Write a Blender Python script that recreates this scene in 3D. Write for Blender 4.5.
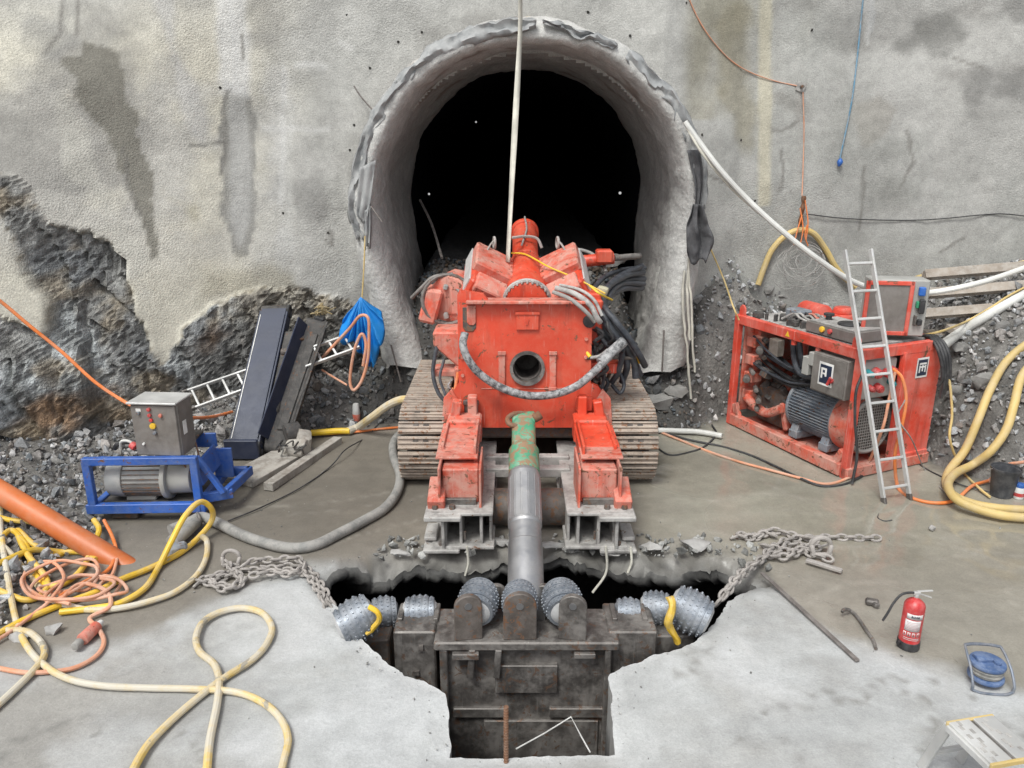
import bpy, bmesh, math, random
import numpy as np
from mathutils import Vector, Matrix, Euler
from mathutils.geometry import delaunay_2d_cdt

for o in list(bpy.data.objects):
    bpy.data.objects.remove(o)
S = bpy.context.scene
COL = S.collection
R = math.radians
random.seed(7)

# ------------------------------------------------------------------ camera, sky, sun, exposure
CAMH, PITCH, F = 3.6, 17.0, 769.0
cam = bpy.data.cameras.new('camera')
cam.sensor_width = 36
cam.lens = F / 1024 * 36
cam.clip_end = 300
camo = bpy.data.objects.new('camera', cam)
COL.objects.link(camo)
camo.location = (0, 0, CAMH)
camo.rotation_euler = (R(90 - PITCH), 0, 0)
S.camera = camo

SUN_EL, SUN_AZ = 58, -150        # azimuth measured from +Y towards +X
w = bpy.data.worlds.new('World'); S.world = w; w.use_nodes = True
nt = w.node_tree
sky = nt.nodes.new('ShaderNodeTexSky'); sky.sky_type = 'NISHITA'; sky.sun_disc = False
sky.sun_elevation = R(SUN_EL); sky.sun_rotation = R(SUN_AZ)
sky.dust_density = 4.0; sky.air_density = 1.0; sky.ozone_density = 1.0
hs = nt.nodes.new('ShaderNodeHueSaturation'); hs.inputs['Saturation'].default_value = 0.32
nt.links.new(sky.outputs[0], hs.inputs['Color'])
nt.links.new(hs.outputs[0], nt.nodes['Background'].inputs[0])
nt.nodes['Background'].inputs[1].default_value = 0.14
sl = bpy.data.lights.new('sun', 'SUN'); sl.energy = 1.5; sl.angle = R(17); sl.color = (.975, 1, .955)
so = bpy.data.objects.new('sun', sl); COL.objects.link(so)
sd = Vector((math.sin(R(SUN_AZ)) * math.cos(R(SUN_EL)), math.cos(R(SUN_AZ)) * math.cos(R(SUN_EL)), math.sin(R(SUN_EL))))
so.rotation_euler = sd.to_track_quat('Z', 'Y').to_euler()
S.view_settings.view_transform = 'Standard'
S.view_settings.look = 'None'
S.view_settings.exposure = 0.38
S.view_settings.gamma = 1
S.view_settings.use_curve_mapping = False

# ------------------------------------------------------------------ noise
def _h(ix, iy, iz):
    n = (ix * 374761393 + iy * 668265263 + iz * 2147483647 + 144665) & 0xffffffff
    n = ((n ^ (n >> 13)) * 1274126177) & 0xffffffff
    n = n ^ (n >> 16)
    return (n & 0xffff) / 65535.0
def vn(x, y, z=0.0):
    x = np.asarray(x, float); y = np.asarray(y, float); z = np.asarray(z, float) + x * 0
    y = y + x * 0
    ix, iy, iz = [np.floor(a).astype(np.int64) for a in (x, y, z)]
    fx, fy, fz = x - ix, y - iy, z - iz
    fx, fy, fz = [a * a * (3 - 2 * a) for a in (fx, fy, fz)]
    def L(a, b, t): return a + (b - a) * t
    c = {}
    for i in (0, 1):
        for j in (0, 1):
            c[i, j] = L(_h(ix + i, iy + j, iz), _h(ix + i, iy + j, iz + 1), fz)
    return L(L(c[0, 0], c[1, 0], fx), L(c[0, 1], c[1, 1], fx), fy) * 2 - 1
def fbm(x, y, z=0.0, oct=4, gain=.5):
    a, s, t = 1.0, 0.0, 0.0
    for k in range(oct):
        s = s + a * vn(x * 2 ** k + 13.7 * k, y * 2 ** k + 5.1 * k, z * 2 ** k if not np.isscalar(z) else z + 3.3 * k)
        t += a; a *= gain
    return s / t
def sst(a, b, x):
    t = np.clip((x - a) / (b - a), 0, 1)
    return t * t * (3 - 2 * t)

def vcell(a, b, seed=0):
    """Voronoi cells: cell value, offset from the cell centre, distance to the crack"""
    ia, ib = np.floor(a).astype(np.int64), np.floor(b).astype(np.int64)
    F1 = np.full(a.shape, 9.); F2 = F1.copy(); hv = np.zeros(a.shape); oa = hv.copy(); ob = hv.copy()
    for i in (-1, 0, 1):
        for j in (-1, 0, 1):
            ca, cb = ia + i, ib + j
            da = ca + _h(ca, cb, ia * 0 + seed) - a; db = cb + _h(ca, cb, ia * 0 + seed + 7) - b
            d = np.hypot(da, db); nw = d < F1
            F2 = np.where(nw, F1, np.minimum(F2, d)); F1 = np.where(nw, d, F1)
            hv = np.where(nw, _h(ca, cb, ia * 0 + seed + 13), hv); oa = np.where(nw, da, oa); ob = np.where(nw, db, ob)
    return hv, oa, ob, F2 - F1
def rock_facets(X, Z):
    X, Z = np.asarray(X, float), np.asarray(Z, float)
    a, b = X * .95 + Z * .32, X * .32 - Z * .95
    a = a + .14 * fbm(X * 1.6, Z * 1.6, 41, 3); out = 0; tone = 0; crack = 1.0
    for sa, sb, amp, tl, sd in ((1.15, .42, .30, .40, 3), (3.3, .9, .10, .16, 5), (9, 2.0, .022, .04, 9)):
        h, da, db, e = vcell(a * sa, b * sb, sd)
        out = out + amp * (h - .5) + tl * (da * (h * 3 % 1 - .5) + db * (h * 7 % 1 - .5)); tone = tone + (h * 5 % 1 - .5) * (.6 if sd == 3 else .5 if sd == 5 else .25)
        crack = np.minimum(crack, sst(0, .10 if sd < 9 else .16, e))
    return out, tone, crack
# ------------------------------------------------------------------ surfaces of the place as functions
BANKS = [[(-30, 1.5), (-4.9, 1.5), (-4.45, 4.2), (-4.12, 5.3), (-4.1, 6.6), (-4.35, 7.3), (-4.3, 8.0), (-3.6, 8.9), (-2.7, 9.55),
          (-1.9, 9.95), (-1.2, 9.95), (-.8, 9.85), (1.2, 9.85), (1.7, 9.8), (2.3, 9.7), (2.7, 10.1), (3.3, 10.45), (4.3, 10.75), (5.0, 10.3),
          (5.12, 9.3), (5.1, 8.5), (5.45, 8.0), (6.3, 7.3), (9, 5.6), (30, 3), (30, 60), (-30, 60)]]
def poly_sd(x, y, P):
    """signed distance, positive inside"""
    x = np.asarray(x, float); y = np.asarray(y, float)
    d = np.full(x.shape, 1e9); ins = np.zeros(x.shape, bool)
    n = len(P)
    for i in range(n):
        ax, ay = P[i]; bx, by = P[(i + 1) % n]
        ex, ey = bx - ax, by - ay
        L2 = ex * ex + ey * ey + 1e-12
        t = np.clip(((x - ax) * ex + (y - ay) * ey) / L2, 0, 1)
        d = np.minimum(d, np.hypot(x - ax - t * ex, y - ay - t * ey))
        if ay != by:
            c = ((ay > y) != (by > y)) & (x < (bx - ax) * (y - ay) / (by - ay) + ax)
            ins ^= c
    return np.where(ins, d, -d)
def interp(x, tab):
    return np.interp(x, [a for a, b in tab], [b for a, b in tab])
def bank_z(X, Y):
    d = poly_sd(X, Y, BANKS[0]) + .10 * fbm(X * 1.7, Y * 1.7, 3)
    H = interp(X, [(-8, 1.0), (-5, .34), (-3.5, .62), (-2.2, .7), (-1.6, 1.4), (-1.2, 2.05), (1.5, 2.05), (1.8, .95), (2.3, .95), (2.7, 1.9), (3.2, 2.6), (4.3, 2.4), (5.2, 1.95), (7, 2.35)])
    k = interp(X, [(-8, .6), (-4.6, .7), (-4, .9), (-2.2, 1.3), (-1.2, 2.1), (1.5, 2.1), (3, 2.3), (4.3, 1.8), (5, 1.15), (7, .85)])
    z = H * (1 - np.exp(-k * np.maximum(d, 0)))
    return np.where(d > 0, z + .09 * fbm(X * 2.3, Y * 2.3, 1) * np.minimum(d * 3, 1), d * .5)

def px_poly(pts, Y=None, f=None):
    return [f(*p) for p in pts]
def ray(px, py):
    u, t = (px - 512) / F, (py - 384) / F
    c, s = math.cos(R(PITCH)), math.sin(R(PITCH))
    return u, c - t * s, -s - t * c
def P(px, py, Y):
    u, dy, dz = ray(px, py); d = Y / dy
    return Vector((u * d, Y, CAMH + dz * d))
def G(px, py, z=0.0):
    u, dy, dz = ray(px, py); d = (z - CAMH) / dz
    return Vector((u * d, d * dy, z))

def wall_base(X, Z):
    X = np.asarray(X, float)
    cur = interp(X, [(-12, 6.4), (-9, 4.9), (-7, 3.5), (-6, 2.7), (-5.2, 1.9), (-4.5, 1.2), (-3.8, .6), (-3, .2), (-2.3, 0), (2, 0), (3.2, -.45), (6, -.55), (9, -.3), (12, .4)])
    pos = np.maximum(cur, 0)
    return 10.62 - np.minimum(cur, 0) - pos * np.clip(1 - .12 * (Z - .4), .35, 1.05) + .07 * np.maximum(Z, 0)
def _wxz(pts):           # photo outline -> (X, Z) on the smooth wall
    out = []
    for px, py in pts:
        u, dy, dz = ray(px, py)
        dd = np.arange(5, 16, .01)
        k = np.argmax(dd * dy > wall_base(dd * u, CAMH + dd * dz))
        out.append((dd[k] * u, CAMH + dd[k] * dz))
    return out
ROCK = _wxz([(-500, 150), (-60, 172), (8, 180), (40, 205), (48, 216), (75, 226), (112, 242), (122, 262), (128, 290), (150, 330), (163, 362), (186, 332), (214, 306),
             (255, 292), (300, 292), (345, 300), (395, 330), (395, 560), (-500, 600)])
PATCH = _wxz([(-300, 160), (0, 212), (18, 232), (24, 262), (30, 286), (42, 300), (44, 320), (40, 338), (20, 322), (0, 314), (-300, 300)])
def rock_mask(X, Z):
    wob = .10 * fbm(X * 2.2, Z * 2.2, 9)
    a = sst(-.022, .022, poly_sd(X, Z, ROCK) + wob + .05 * fbm(X * 8, Z * 8, 19, 2))
    b = sst(-.022, .022, poly_sd(X, Z, PATCH) + wob)
    low = sst(.25, .0, Z - 1.1 - .5 * fbm(X * 1.2, Z * 1.2, 4)) * (X > 1.5) * (X < 3.2)
    return np.maximum(a * (1 - b), low)
def wall_y(X, Z, fine=True):
    y = wall_base(X, Z)
    m = rock_mask(X, Z)
    y = y + .16 * fbm(X * .55, Z * .55, 2, 3) + .05 * fbm(X * 1.4, Z * .9, 22, 2) * (1 - m) + .022 * fbm(X * 2.6, Z * 2.6, 5, 3) * (1 - m)
    # smooth drips and hollows of the sprayed concrete
    y = y + .10 * np.exp(-((X - 5.1) / .8) ** 2 - ((Z - 5.0) / .35) ** 2) + .08 * np.exp(-((X - 3.6) / .5) ** 2 - ((Z - 6.0) / 1.6) ** 2)
    c, s = math.cos(R(62)), math.sin(R(62))
    a, b = X * c + Z * -s, X * s + Z * c            # strata run down to the right
    a, b = (X * .88 + Z * .47), (-X * .47 + Z * .88)
    strata = np.abs(fbm(a * 3.4, b * .9, 7, 4))
    st2 = np.abs(fbm(a * 8, b * 3.2, 17, 3))
    y = y + .006 * fbm(X * 7, Z * 7, 33, 2) * (1 - m)
    rf = rock_facets(X, Z)
    y = y + m * (.10 + .40 * fbm(X * .9, Z * .9, 11, 3) + rf[0] + .04 * (1 - rf[2]) + .03 * fbm(X * 12, Z * 12, 12, 2))
    return y
def surf_hit(px, py, off=0.0, near=2.0):
    """first point of ground, bank or wall along the view line, moved back by off"""
    u, dy, dz = ray(px, py)
    d = np.arange(near, 16, .01)
    X, Y, Z = u * d, dy * d, CAMH + dz * d
    h = (Z < np.maximum(bank_z(X, Y), 0)) | (Y > wall_y(X, Z))
    k = d[np.argmax(h)] if h.any() else 15.0
    k -= off
    return Vector((u * k, dy * k, CAMH + dz * k))

# ------------------------------------------------------------------ tagging
WM = {}
def tag(o, label=None, cat=None, group=None, kind=None):
    if label: o['label'] = label
    if cat: o['category'] = cat
    if group: o['group'] = group
    if kind: o['kind'] = kind
    return o
def thing(name, label, cat, loc=(0, 0, 0), rz=0.0, group=None):
    o = bpy.data.objects.new(name, None); COL.objects.link(o)
    o.empty_display_size = .1
    o.location = loc; o.rotation_euler = (0, 0, rz)
    WM[o.name] = Matrix.Translation(Vector(loc)) @ Matrix.Rotation(rz, 4, 'Z')
    return tag(o, label, cat, group)
def children(o): return [c for c in bpy.data.objects if c.parent == o]
def copy_tree(o, parent=None):
    kids = children(o)
    c = o.copy(); COL.objects.link(c); c.parent = parent
    if o.name in WM: WM[c.name] = WM[o.name]
    for k in kids: copy_tree(k, c)
    return c

# ------------------------------------------------------------------ mesh builder
def basis(axis, up=(0, 0, 1)):
    z = Vector(axis).normalized(); u = Vector(up)
    x = u.cross(z)
    if x.length < 1e-4: x = Vector((1, 0, 0)).cross(z)
    x.normalize(); y = z.cross(x)
    return Matrix((x, y, z)).transposed()
def spline(pts, n=8):
    pts = [Vector(p) for p in pts]
    if len(pts) < 3: return pts
    q = [pts[0] * 2 - pts[1]] + pts + [pts[-1] * 2 - pts[-2]]
    out = []
    for i in range(1, len(q) - 2):
        a, b, c, d = q[i - 1:i + 3]
        for k in range(n):
            t = k / n
            out.append(.5 * ((2 * b) + (c - a) * t + (2 * a - 5 * b + 4 * c - d) * t * t + (3 * b - a - 3 * c + d) * t ** 3))
    out.append(q[-2])
    return out
class MB:
    def __init__(s, parent=None, local=False):
        s.bm = bmesh.new(); s.parent = parent; s.local = local
    def _merge(s, tb, M=None):
        if M is not None: bmesh.ops.transform(tb, matrix=M, verts=tb.verts)
        me = bpy.data.meshes.new('tmp'); tb.to_mesh(me); tb.free()
        s.bm.from_mesh(me); bpy.data.meshes.remove(me)
    def box(s, c, size, rot=None, bv=.008, seg=1):
        tb = bmesh.new(); bmesh.ops.create_cube(tb, size=1)
        bmesh.ops.scale(tb, vec=size, verts=tb.verts)
        if bv: bmesh.ops.bevel(tb, geom=tb.edges[:], offset=min(bv, min(size) * .3), segments=seg, affect='EDGES', profile=.5)
        M = Matrix.Translation(Vector(c))
        if rot is not None:
            M = M @ (rot.to_4x4() if isinstance(rot, Matrix) else Euler(rot).to_matrix().to_4x4())
        s._merge(tb, M); return s
    def bar(s, p0, p1, w, h, up=(0, 0, 1), bv=.005):
        p0, p1 = Vector(p0), Vector(p1)
        L = (p1 - p0).length
        return s.box((p0 + p1) / 2, (w, h, L), basis(p1 - p0, up), bv)
    def cyl(s, p0, p1, r0, r1=None, seg=20, bv=0.0):
        p0, p1 = Vector(p0), Vector(p1); r1 = r0 if r1 is None else r1
        tb = bmesh.new()
        bmesh.ops.create_cone(tb, cap_ends=True, segments=seg, radius1=r0, radius2=r1, depth=(p1 - p0).length)
        if bv:
            e = [e for e in tb.edges if len(e.link_faces) == 2 and any(len(f.verts) > 4 for f in e.link_faces)]
            bmesh.ops.bevel(tb, geom=e, offset=bv, segments=2, affect='EDGES', profile=.5)
        s._merge(tb, Matrix.Translation((p0 + p1) / 2) @ basis(p1 - p0).to_4x4()); return s
    def ring(s, p0, p1, ro, ri, seg=28):
        """hollow cylinder"""
        p0, p1 = Vector(p0), Vector(p1); B = basis(p1 - p0)
        prof = [(p0, ri), (p0, ro), (p1, ro), (p1, ri)]
        tb = bmesh.new(); rows = []
        for k in range(seg):
            a = 2 * math.pi * k / seg; dv = B @ Vector((math.cos(a), math.sin(a), 0))
            rows.append([tb.verts.new(c + dv * r) for c, r in prof])
        for k in range(seg):
            A, C = rows[k], rows[(k + 1) % seg]
            for j in range(4): tb.faces.new((A[j], A[(j + 1) % 4], C[(j + 1) % 4], C[j]))
        bmesh.ops.recalc_face_normals(tb, faces=tb.faces)
        s._merge(tb); return s
    def tube(s, pts, r, seg=10, smooth=8, cap=True, rfun=None):
        pts = spline(pts, smooth) if smooth else [Vector(p) for p in pts]
        n = len(pts); tb = bmesh.new(); rings = []
        T = (pts[1] - pts[0]).normalized(); N = T.orthogonal().normalized()
        for i, p in enumerate(pts):
            t = (pts[min(i + 1, n - 1)] - pts[max(i - 1, 0)])
            if t.length < 1e-7: t = T
            t = t.normalized(); N = (N - t * N.dot(t))
            N = N.normalized() if N.length > 1e-6 else t.orthogonal().normalized()
            T = t; Bn = t.cross(N)
            rr = rfun(i / (n - 1)) if rfun else r
            rings.append([tb.verts.new(p + (N * math.cos(2 * math.pi * k / seg) + Bn * math.sin(2 * math.pi * k / seg)) * rr) for k in range(seg)])
        for i in range(n - 1):
            for k in range(seg):
                tb.faces.new((rings[i][k], rings[i][(k + 1) % seg], rings[i + 1][(k + 1) % seg], rings[i + 1][k]))
        if cap:
            tb.faces.new(rings[0][::-1]); tb.faces.new(rings[-1])
        s._merge(tb); return s
    def prism(s, poly, depth, M=None, bv=0.0):
        """outline in local XZ, thickness along local Y (centred)"""
        tb = bmesh.new()
        a = [tb.verts.new((x, -depth / 2, z)) for x, z in poly]; b = [tb.verts.new((x, depth / 2, z)) for x, z in poly]
        tb.faces.new(a); tb.faces.new(b[::-1]); n = len(poly)
        for i in range(n): tb.faces.new((a[i], b[i], b[(i + 1) % n], a[(i + 1) % n]))
        bmesh.ops.recalc_face_normals(tb, faces=tb.faces)
        if bv: bmesh.ops.bevel(tb, geom=tb.edges[:], offset=bv, segments=1, affect='EDGES')
        s._merge(tb, M); return s
    def torus(s, c, B, R0, r, sx=1.0, sy=1.0, seg=18, rs=8, arc=2 * math.pi):
        """ring in the plane of B's x,y axes, stretched by sx, sy"""
        pts = []
        for k in range(seg + (0 if arc >= 6.28 else 1)):
            a = arc * k / seg
            pts.append(Vector(c) + B @ Vector((R0 * sx * math.cos(a), R0 * sy * math.sin(a), 0)))
        if arc < 6.28: return s.tube(pts, r, rs, 0)
        tb = bmesh.new(); n = len(pts); rows = []
        for i in range(n):
            t = (pts[(i + 1) % n] - pts[i - 1]).normalized(); up = B @ Vector((0, 0, 1)); sd_ = t.cross(up)
            rows.append([tb.verts.new(pts[i] + (sd_ * math.cos(2 * math.pi * k / rs) + up * math.sin(2 * math.pi * k / rs)) * r) for k in range(rs)])
        for i in range(n):
            for k in range(rs): tb.faces.new((rows[i][k], rows[i][(k + 1) % rs], rows[(i + 1) % n][(k + 1) % rs], rows[(i + 1) % n][k]))
        bmesh.ops.recalc_face_normals(tb, faces=tb.faces)
        s._merge(tb); return s
    def grid(s, rows, closed=False):
        vs = [[s.bm.verts.new(p) for p in r] for r in rows]
        n = len(rows[0])
        for i in range(len(rows) - 1):
            for k in range(n if closed else n - 1):
                s.bm.faces.new((vs[i][k], vs[i][(k + 1) % n], vs[i + 1][(k + 1) % n], vs[i + 1][k]))
        return s
    def jit(s, amp, sc=6.0, seed=0):
        for v in s.bm.verts:
            x, y, z = v.co
            v.co.x += amp * float(vn(x * sc + seed, y * sc, z * sc)); v.co.y += amp * float(vn(x * sc + 31, y * sc + seed, z * sc)); v.co.z += amp * float(vn(x * sc, y * sc + 57, z * sc + seed))
        return s
    def islands(s):
        bm = s.bm; seen = set(); out = []
        for v in bm.verts:
            if v in seen: continue
            st, comp = [v], []; seen.add(v)
            while st:
                q = st.pop(); comp.append(q)
                for e in q.link_edges:
                    w_ = e.other_vert(q)
                    if w_ not in seen: seen.add(w_); st.append(w_)
            out.append(comp)
        return out
    def build_each(s, name, mat, parent=None, angle=35, label=None):
        """one object for every loose piece"""
        s.bm.verts.index_update(); r = []
        for comp in s.islands():
            ids = {v.index: i for i, v in enumerate(comp)}; o = MB(s.parent, s.local)
            vs = [o.bm.verts.new(v.co) for v in comp]
            for f in {f for v in comp for f in v.link_faces}: o.bm.faces.new([vs[ids[v.index]] for v in f.verts])
            r.append(o.build(name, mat, parent, angle, label))
        s.bm.free(); return r
    def build(s, name, mat, parent=None, angle=35, label=None):
        me = bpy.data.meshes.new(name); s.bm.to_mesh(me); s.bm.free()
        me.materials.append(mat)
        o = bpy.data.objects.new(name, me); COL.objects.link(o)
        if parent is not None:
            o.parent = parent
            M = WM[parent.name] if parent.name in WM else Matrix()
            WM[o.name] = M
            if not s.local: me.transform(M.inverted())
        else:
            co = [v.co for v in me.vertices]
            c = Vector(((min(v.x for v in co) + max(v.x for v in co)) / 2, (min(v.y for v in co) + max(v.y for v in co)) / 2, min(v.z for v in co)))
            me.transform(Matrix.Translation(-c)); o.location = c
            WM[o.name] = Matrix.Translation(c)
        me.polygons.foreach_set('use_smooth', [True] * len(me.polygons))
        me.set_sharp_from_angle(angle=R(angle)); me.update()
        if label: o['label'] = label
        return o

# ------------------------------------------------------------------ materials
DRIPS = ('red_machine_paint', 'worn_red_paint', 'red_frame_paint', 'dark_worn_steel')
def new_mat(name):
    m = bpy.data.materials.new(name); m.use_nodes = True
    return m, m.node_tree, m.node_tree.nodes['Principled BSDF']
def N(nt, t, **k):
    n = nt.nodes.new(t)
    for a, b in k.items(): setattr(n, a, b)
    return n
def noise(nt, vec, scale, detail=4, rough=.6, dist=0.0):
    n = N(nt, 'ShaderNodeTexNoise'); n.inputs['Scale'].default_value = scale; n.inputs['Detail'].default_value = detail
    n.inputs['Roughness'].default_value = rough; n.inputs['Distortion'].default_value = dist
    nt.links.new(vec, n.inputs['Vector']); return n.outputs['Fac']
def ramp(nt, fac, a, b, va=0.0, vb=1.0):
    n = N(nt, 'ShaderNodeMapRange'); n.interpolation_type = 'SMOOTHSTEP'
    nt.links.new(fac, n.inputs[0])
    for i, v in zip((1, 2, 3, 4), (a, b, va, vb)): n.inputs[i].default_value = v
    return n.outputs[0]
def mixc(nt, fac, a, b, blend='MIX'):
    n = N(nt, 'ShaderNodeMix', data_type='RGBA', blend_type=blend)
    for sock, v in ((n.inputs[0], fac), (n.inputs[6], a), (n.inputs[7], b)):
        if isinstance(v, (int, float)): sock.default_value = v
        elif isinstance(v, tuple): sock.default_value = (*v, 1) if len(v) == 3 else v
        else: nt.links.new(v, sock)
    return n.outputs[2]
def math_(nt, op, a, b=None):
    n = N(nt, 'ShaderNodeMath', operation=op)
    for i, v in enumerate((a, b)):
        if v is None: continue
        if isinstance(v, (int, float)): n.inputs[i].default_value = v
        else: nt.links.new(v, n.inputs[i])
    return n.outputs[0]
def bump(nt, h, strength, dist, normal=None):
    n = N(nt, 'ShaderNodeBump'); n.inputs['Strength'].default_value = strength; n.inputs['Distance'].default_value = dist
    nt.links.new(h, n.inputs['Height'])
    if normal is not None: nt.links.new(normal, n.inputs['Normal'])
    return n.outputs[0]
def weathered(name, col, rough=.5, metal=0.0, dust=.35, dustc=(.42, .39, .36), chip=0.0, chipc=(.16, .08, .045), var=.25, scale=6.0, bmp=.15, lvl=.5, spec=.5, fine=.0):
    m, nt, b = new_mat(name)
    tc = N(nt, 'ShaderNodeTexCoord').outputs['Object']
    n1 = noise(nt, tc, scale, 6, .65, .4); n2 = noise(nt, tc, scale * 5, 5, .7); n3 = noise(nt, tc, scale * .35, 3, .5)
    dark = tuple(c * (1 - var) for c in col); lite = tuple(min(1, c * (1 + var * .6)) for c in col)
    c = mixc(nt, ramp(nt, n3, .3, .7), dark, lite)
    rr = rough
    if dust:
        f = math_(nt, 'MULTIPLY', ramp(nt, math_(nt, 'ADD', math_(nt, 'MULTIPLY', n1, .7), math_(nt, 'MULTIPLY', n2, .3)), lvl - .12, lvl + .16), dust)
        c = mixc(nt, f, c, dustc)
        rr = math_(nt, 'ADD', math_(nt, 'MULTIPLY', f, .9 - rough), rough)
    if chip:
        v = N(nt, 'ShaderNodeMapping'); v.inputs['Location'].default_value = (7, 3, 5); nt.links.new(tc, v.inputs['Vector'])
        n4 = noise(nt, v.outputs[0], scale * 2.2, 7, .72, .6)
        c = mixc(nt, ramp(nt, n4, .64 - chip * .2, .67 - chip * .2), c, chipc)
    if name in DRIPS:
        mp = N(nt, 'ShaderNodeMapping'); mp.inputs['Scale'].default_value = (26, 26, 1.1); nt.links.new(tc, mp.inputs['Vector'])
        dr = noise(nt, mp.outputs[0], 1.0, 5, .65, .3); mp2 = N(nt, 'ShaderNodeMapping'); mp2.inputs['Scale'].default_value = (9, 9, .7); mp2.inputs['Location'].default_value = (4, 2, 1); nt.links.new(tc, mp2.inputs['Vector'])
        c = mixc(nt, math_(nt, 'MULTIPLY', ramp(nt, dr, .60, .70), .38), c, (.66, .50, .45) if 'red' in name else (.30, .29, .27))
        c = mixc(nt, math_(nt, 'MULTIPLY', ramp(nt, noise(nt, mp2.outputs[0], 1.0, 5, .6), .52, .72), .45), c, (.22, .045, .03) if 'red' in name else (.05, .045, .042))
        c = mixc(nt, math_(nt, 'MULTIPLY', ramp(nt, noise(nt, tc, 70, 3, .7), .60, .75), .35), c, dustc)
    nt.links.new(c, b.inputs['Base Color'])
    if isinstance(rr, float): b.inputs['Roughness'].default_value = rr
    else: nt.links.new(rr, b.inputs['Roughness'])
    b.inputs['Metallic'].default_value = metal
    b.inputs['Specular IOR Level'].default_value = spec
    if bmp: nt.links.new(bump(nt, n2, bmp, .01), b.inputs['Normal'])
    return m
M = {}
M['red'] = weathered('red_machine_paint', (.64, .062, .026), .42, dust=.26, dustc=(.58, .26, .17), chip=.16, scale=3.2, var=.15, bmp=.08)
M['red_worn'] = weathered('worn_red_paint', (.62, .085, .040), .55, dust=.8, dustc=(.53, .33, .27), chip=.28, scale=4.5, lvl=.46, bmp=.12)
M['red_pack'] = weathered('red_frame_paint', (.68, .065, .035), .42, dust=.36, dustc=(.62, .40, .34), chip=.12, scale=2.6, bmp=.08)
M['red_plain'] = weathered('bright_red_plastic', (.55, .04, .04), .4, dust=.3, scale=20)
M['steel_dusty'] = weathered('dusty_beam_steel', (.22, .21, .20), .6, .15, dust=.85, dustc=(.52, .505, .48), chip=.14, scale=5, lvl=.45)
M['steel_dark'] = weathered('dark_worn_steel', (.115, .105, .098), .42, .45, dust=.85, dustc=(.30, .28, .26), chip=.34, chipc=(.17, .11, .08), scale=5, lvl=.5)
M['steel_rust'] = weathered('rusty_saddle_steel', (.10, .085, .075), .6, .3, dust=.5, dustc=(.26, .23, .21), chip=.5, chipc=(.20, .105, .06), scale=7)
M['steel_bright'] = weathered('worn_bright_steel', (.42, .42, .43), .34, .85, dust=.55, dustc=(.36, .35, .34), scale=5, bmp=.05)
M['cutter'] = weathered('dusty_cutter_steel', (.22, .245, .28), .36, .55, dust=.65, dustc=(.36, .37, .39), scale=12, lvl=.48)
M['cutter_end'] = weathered('concrete_dusted_cutter_end', (.42, .42, .42), .8, .1, dust=.6, dustc=(.55, .55, .55), scale=12)
M['green'] = weathered('chipped_green_paint', (.06, .27, .15), .45, dust=.4, chip=.75, chipc=(.27, .17, .10), scale=6, lvl=.52)
M['track'] = weathered('muddy_track_steel', (.29, .245, .205), .6, .2, dust=.8, dustc=(.50, .42, .35), chip=.38, chipc=(.27, .14, .08), scale=6, lvl=.47)
M['track_dark'] = weathered('track_gap_steel', (.06, .05, .045), .8, .1, dust=.3, scale=8)
M['black'] = weathered('black_rubber', (.022, .022, .024), .55, dust=.25, dustc=(.2, .2, .2), scale=9)
M['hose_dusty'] = weathered('cement_splashed_hose', (.05, .05, .053), .65, dust=.95, dustc=(.44, .44, .44), scale=16, lvl=.48, bmp=.3)
M['hose_grey'] = weathered('grey_suction_hose', (.21, .21, .20), .65, dust=.8, dustc=(.36, .345, .32), scale=9, lvl=.47, bmp=.2)
M['hose_blue'] = weathered('bluish_black_hose', (.028, .032, .040), .42, dust=.4, dustc=(.16, .17, .19), scale=9)
M['yellow'] = weathered('yellow_hose', (.74, .47, .03), .45, dust=.5, dustc=(.58, .50, .34), scale=4, lvl=.52, bmp=.05, chip=.16, chipc=(.36, .31, .20))
M['yellow_dusty'] = weathered('dusty_yellow_hose', (.64, .43, .08), .55, dust=.95, dustc=(.56, .53, .46), scale=2.2, lvl=.43, bmp=.05, chip=.2, chipc=(.34, .31, .25))
M['yellow_pale'] = weathered('ochre_pale_hose', (.60, .44, .16), .55, dust=.5, dustc=(.54, .46, .32), scale=3, bmp=.05)
M['yellow_bright'] = weathered('bright_yellow_rubber', (.85, .55, .02), .45, dust=.2, dustc=(.6, .5, .3), scale=5)
M['white_hose'] = weathered('white_hose', (.66, .66, .63), .5, dust=.4, dustc=(.5, .49, .45), scale=4, bmp=.05)
M['orange'] = weathered('orange_cable', (.78, .20, .035), .5, dust=.45, dustc=(.58, .34, .24), scale=5, bmp=.03)
M['orange_pale'] = weathered('dusty_orange_cable', (.68, .30, .17), .6, dust=.6, dustc=(.55, .43, .36), scale=5, bmp=.03)
M['orange_pipe'] = weathered('orange_plastic_pipe', (.62, .16, .04), .4, dust=.35, dustc=(.46, .26, .17), scale=4, bmp=.03)
M['alu'] = weathered('dull_aluminium', (.58, .58, .57), .42, .3, dust=.55, dustc=(.5, .49, .46), scale=8, bmp=.05)
M['blue'] = weathered('blue_frame_paint', (.02, .10, .42), .42, dust=.4, dustc=(.2, .25, .36), chip=.12, scale=6)
M['navy'] = weathered('navy_belt_paint', (.016, .024, .055), .45, dust=.3, dustc=(.09, .095, .115), scale=5)
M['conv_steel'] = weathered('muddy_conveyor_steel', (.045, .043, .042), .7, .1, dust=.7, dustc=(.15, .14, .13), chip=.2, scale=6)
M['grey_box'] = weathered('brownish_grey_cabinet', (.17, .155, .14), .5, dust=.5, dustc=(.28, .265, .25), scale=5)
M['grey_light'] = weathered('light_grey_cabinet', (.36, .36, .34), .5, dust=.4, dustc=(.42, .40, .37), scale=5)
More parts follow.
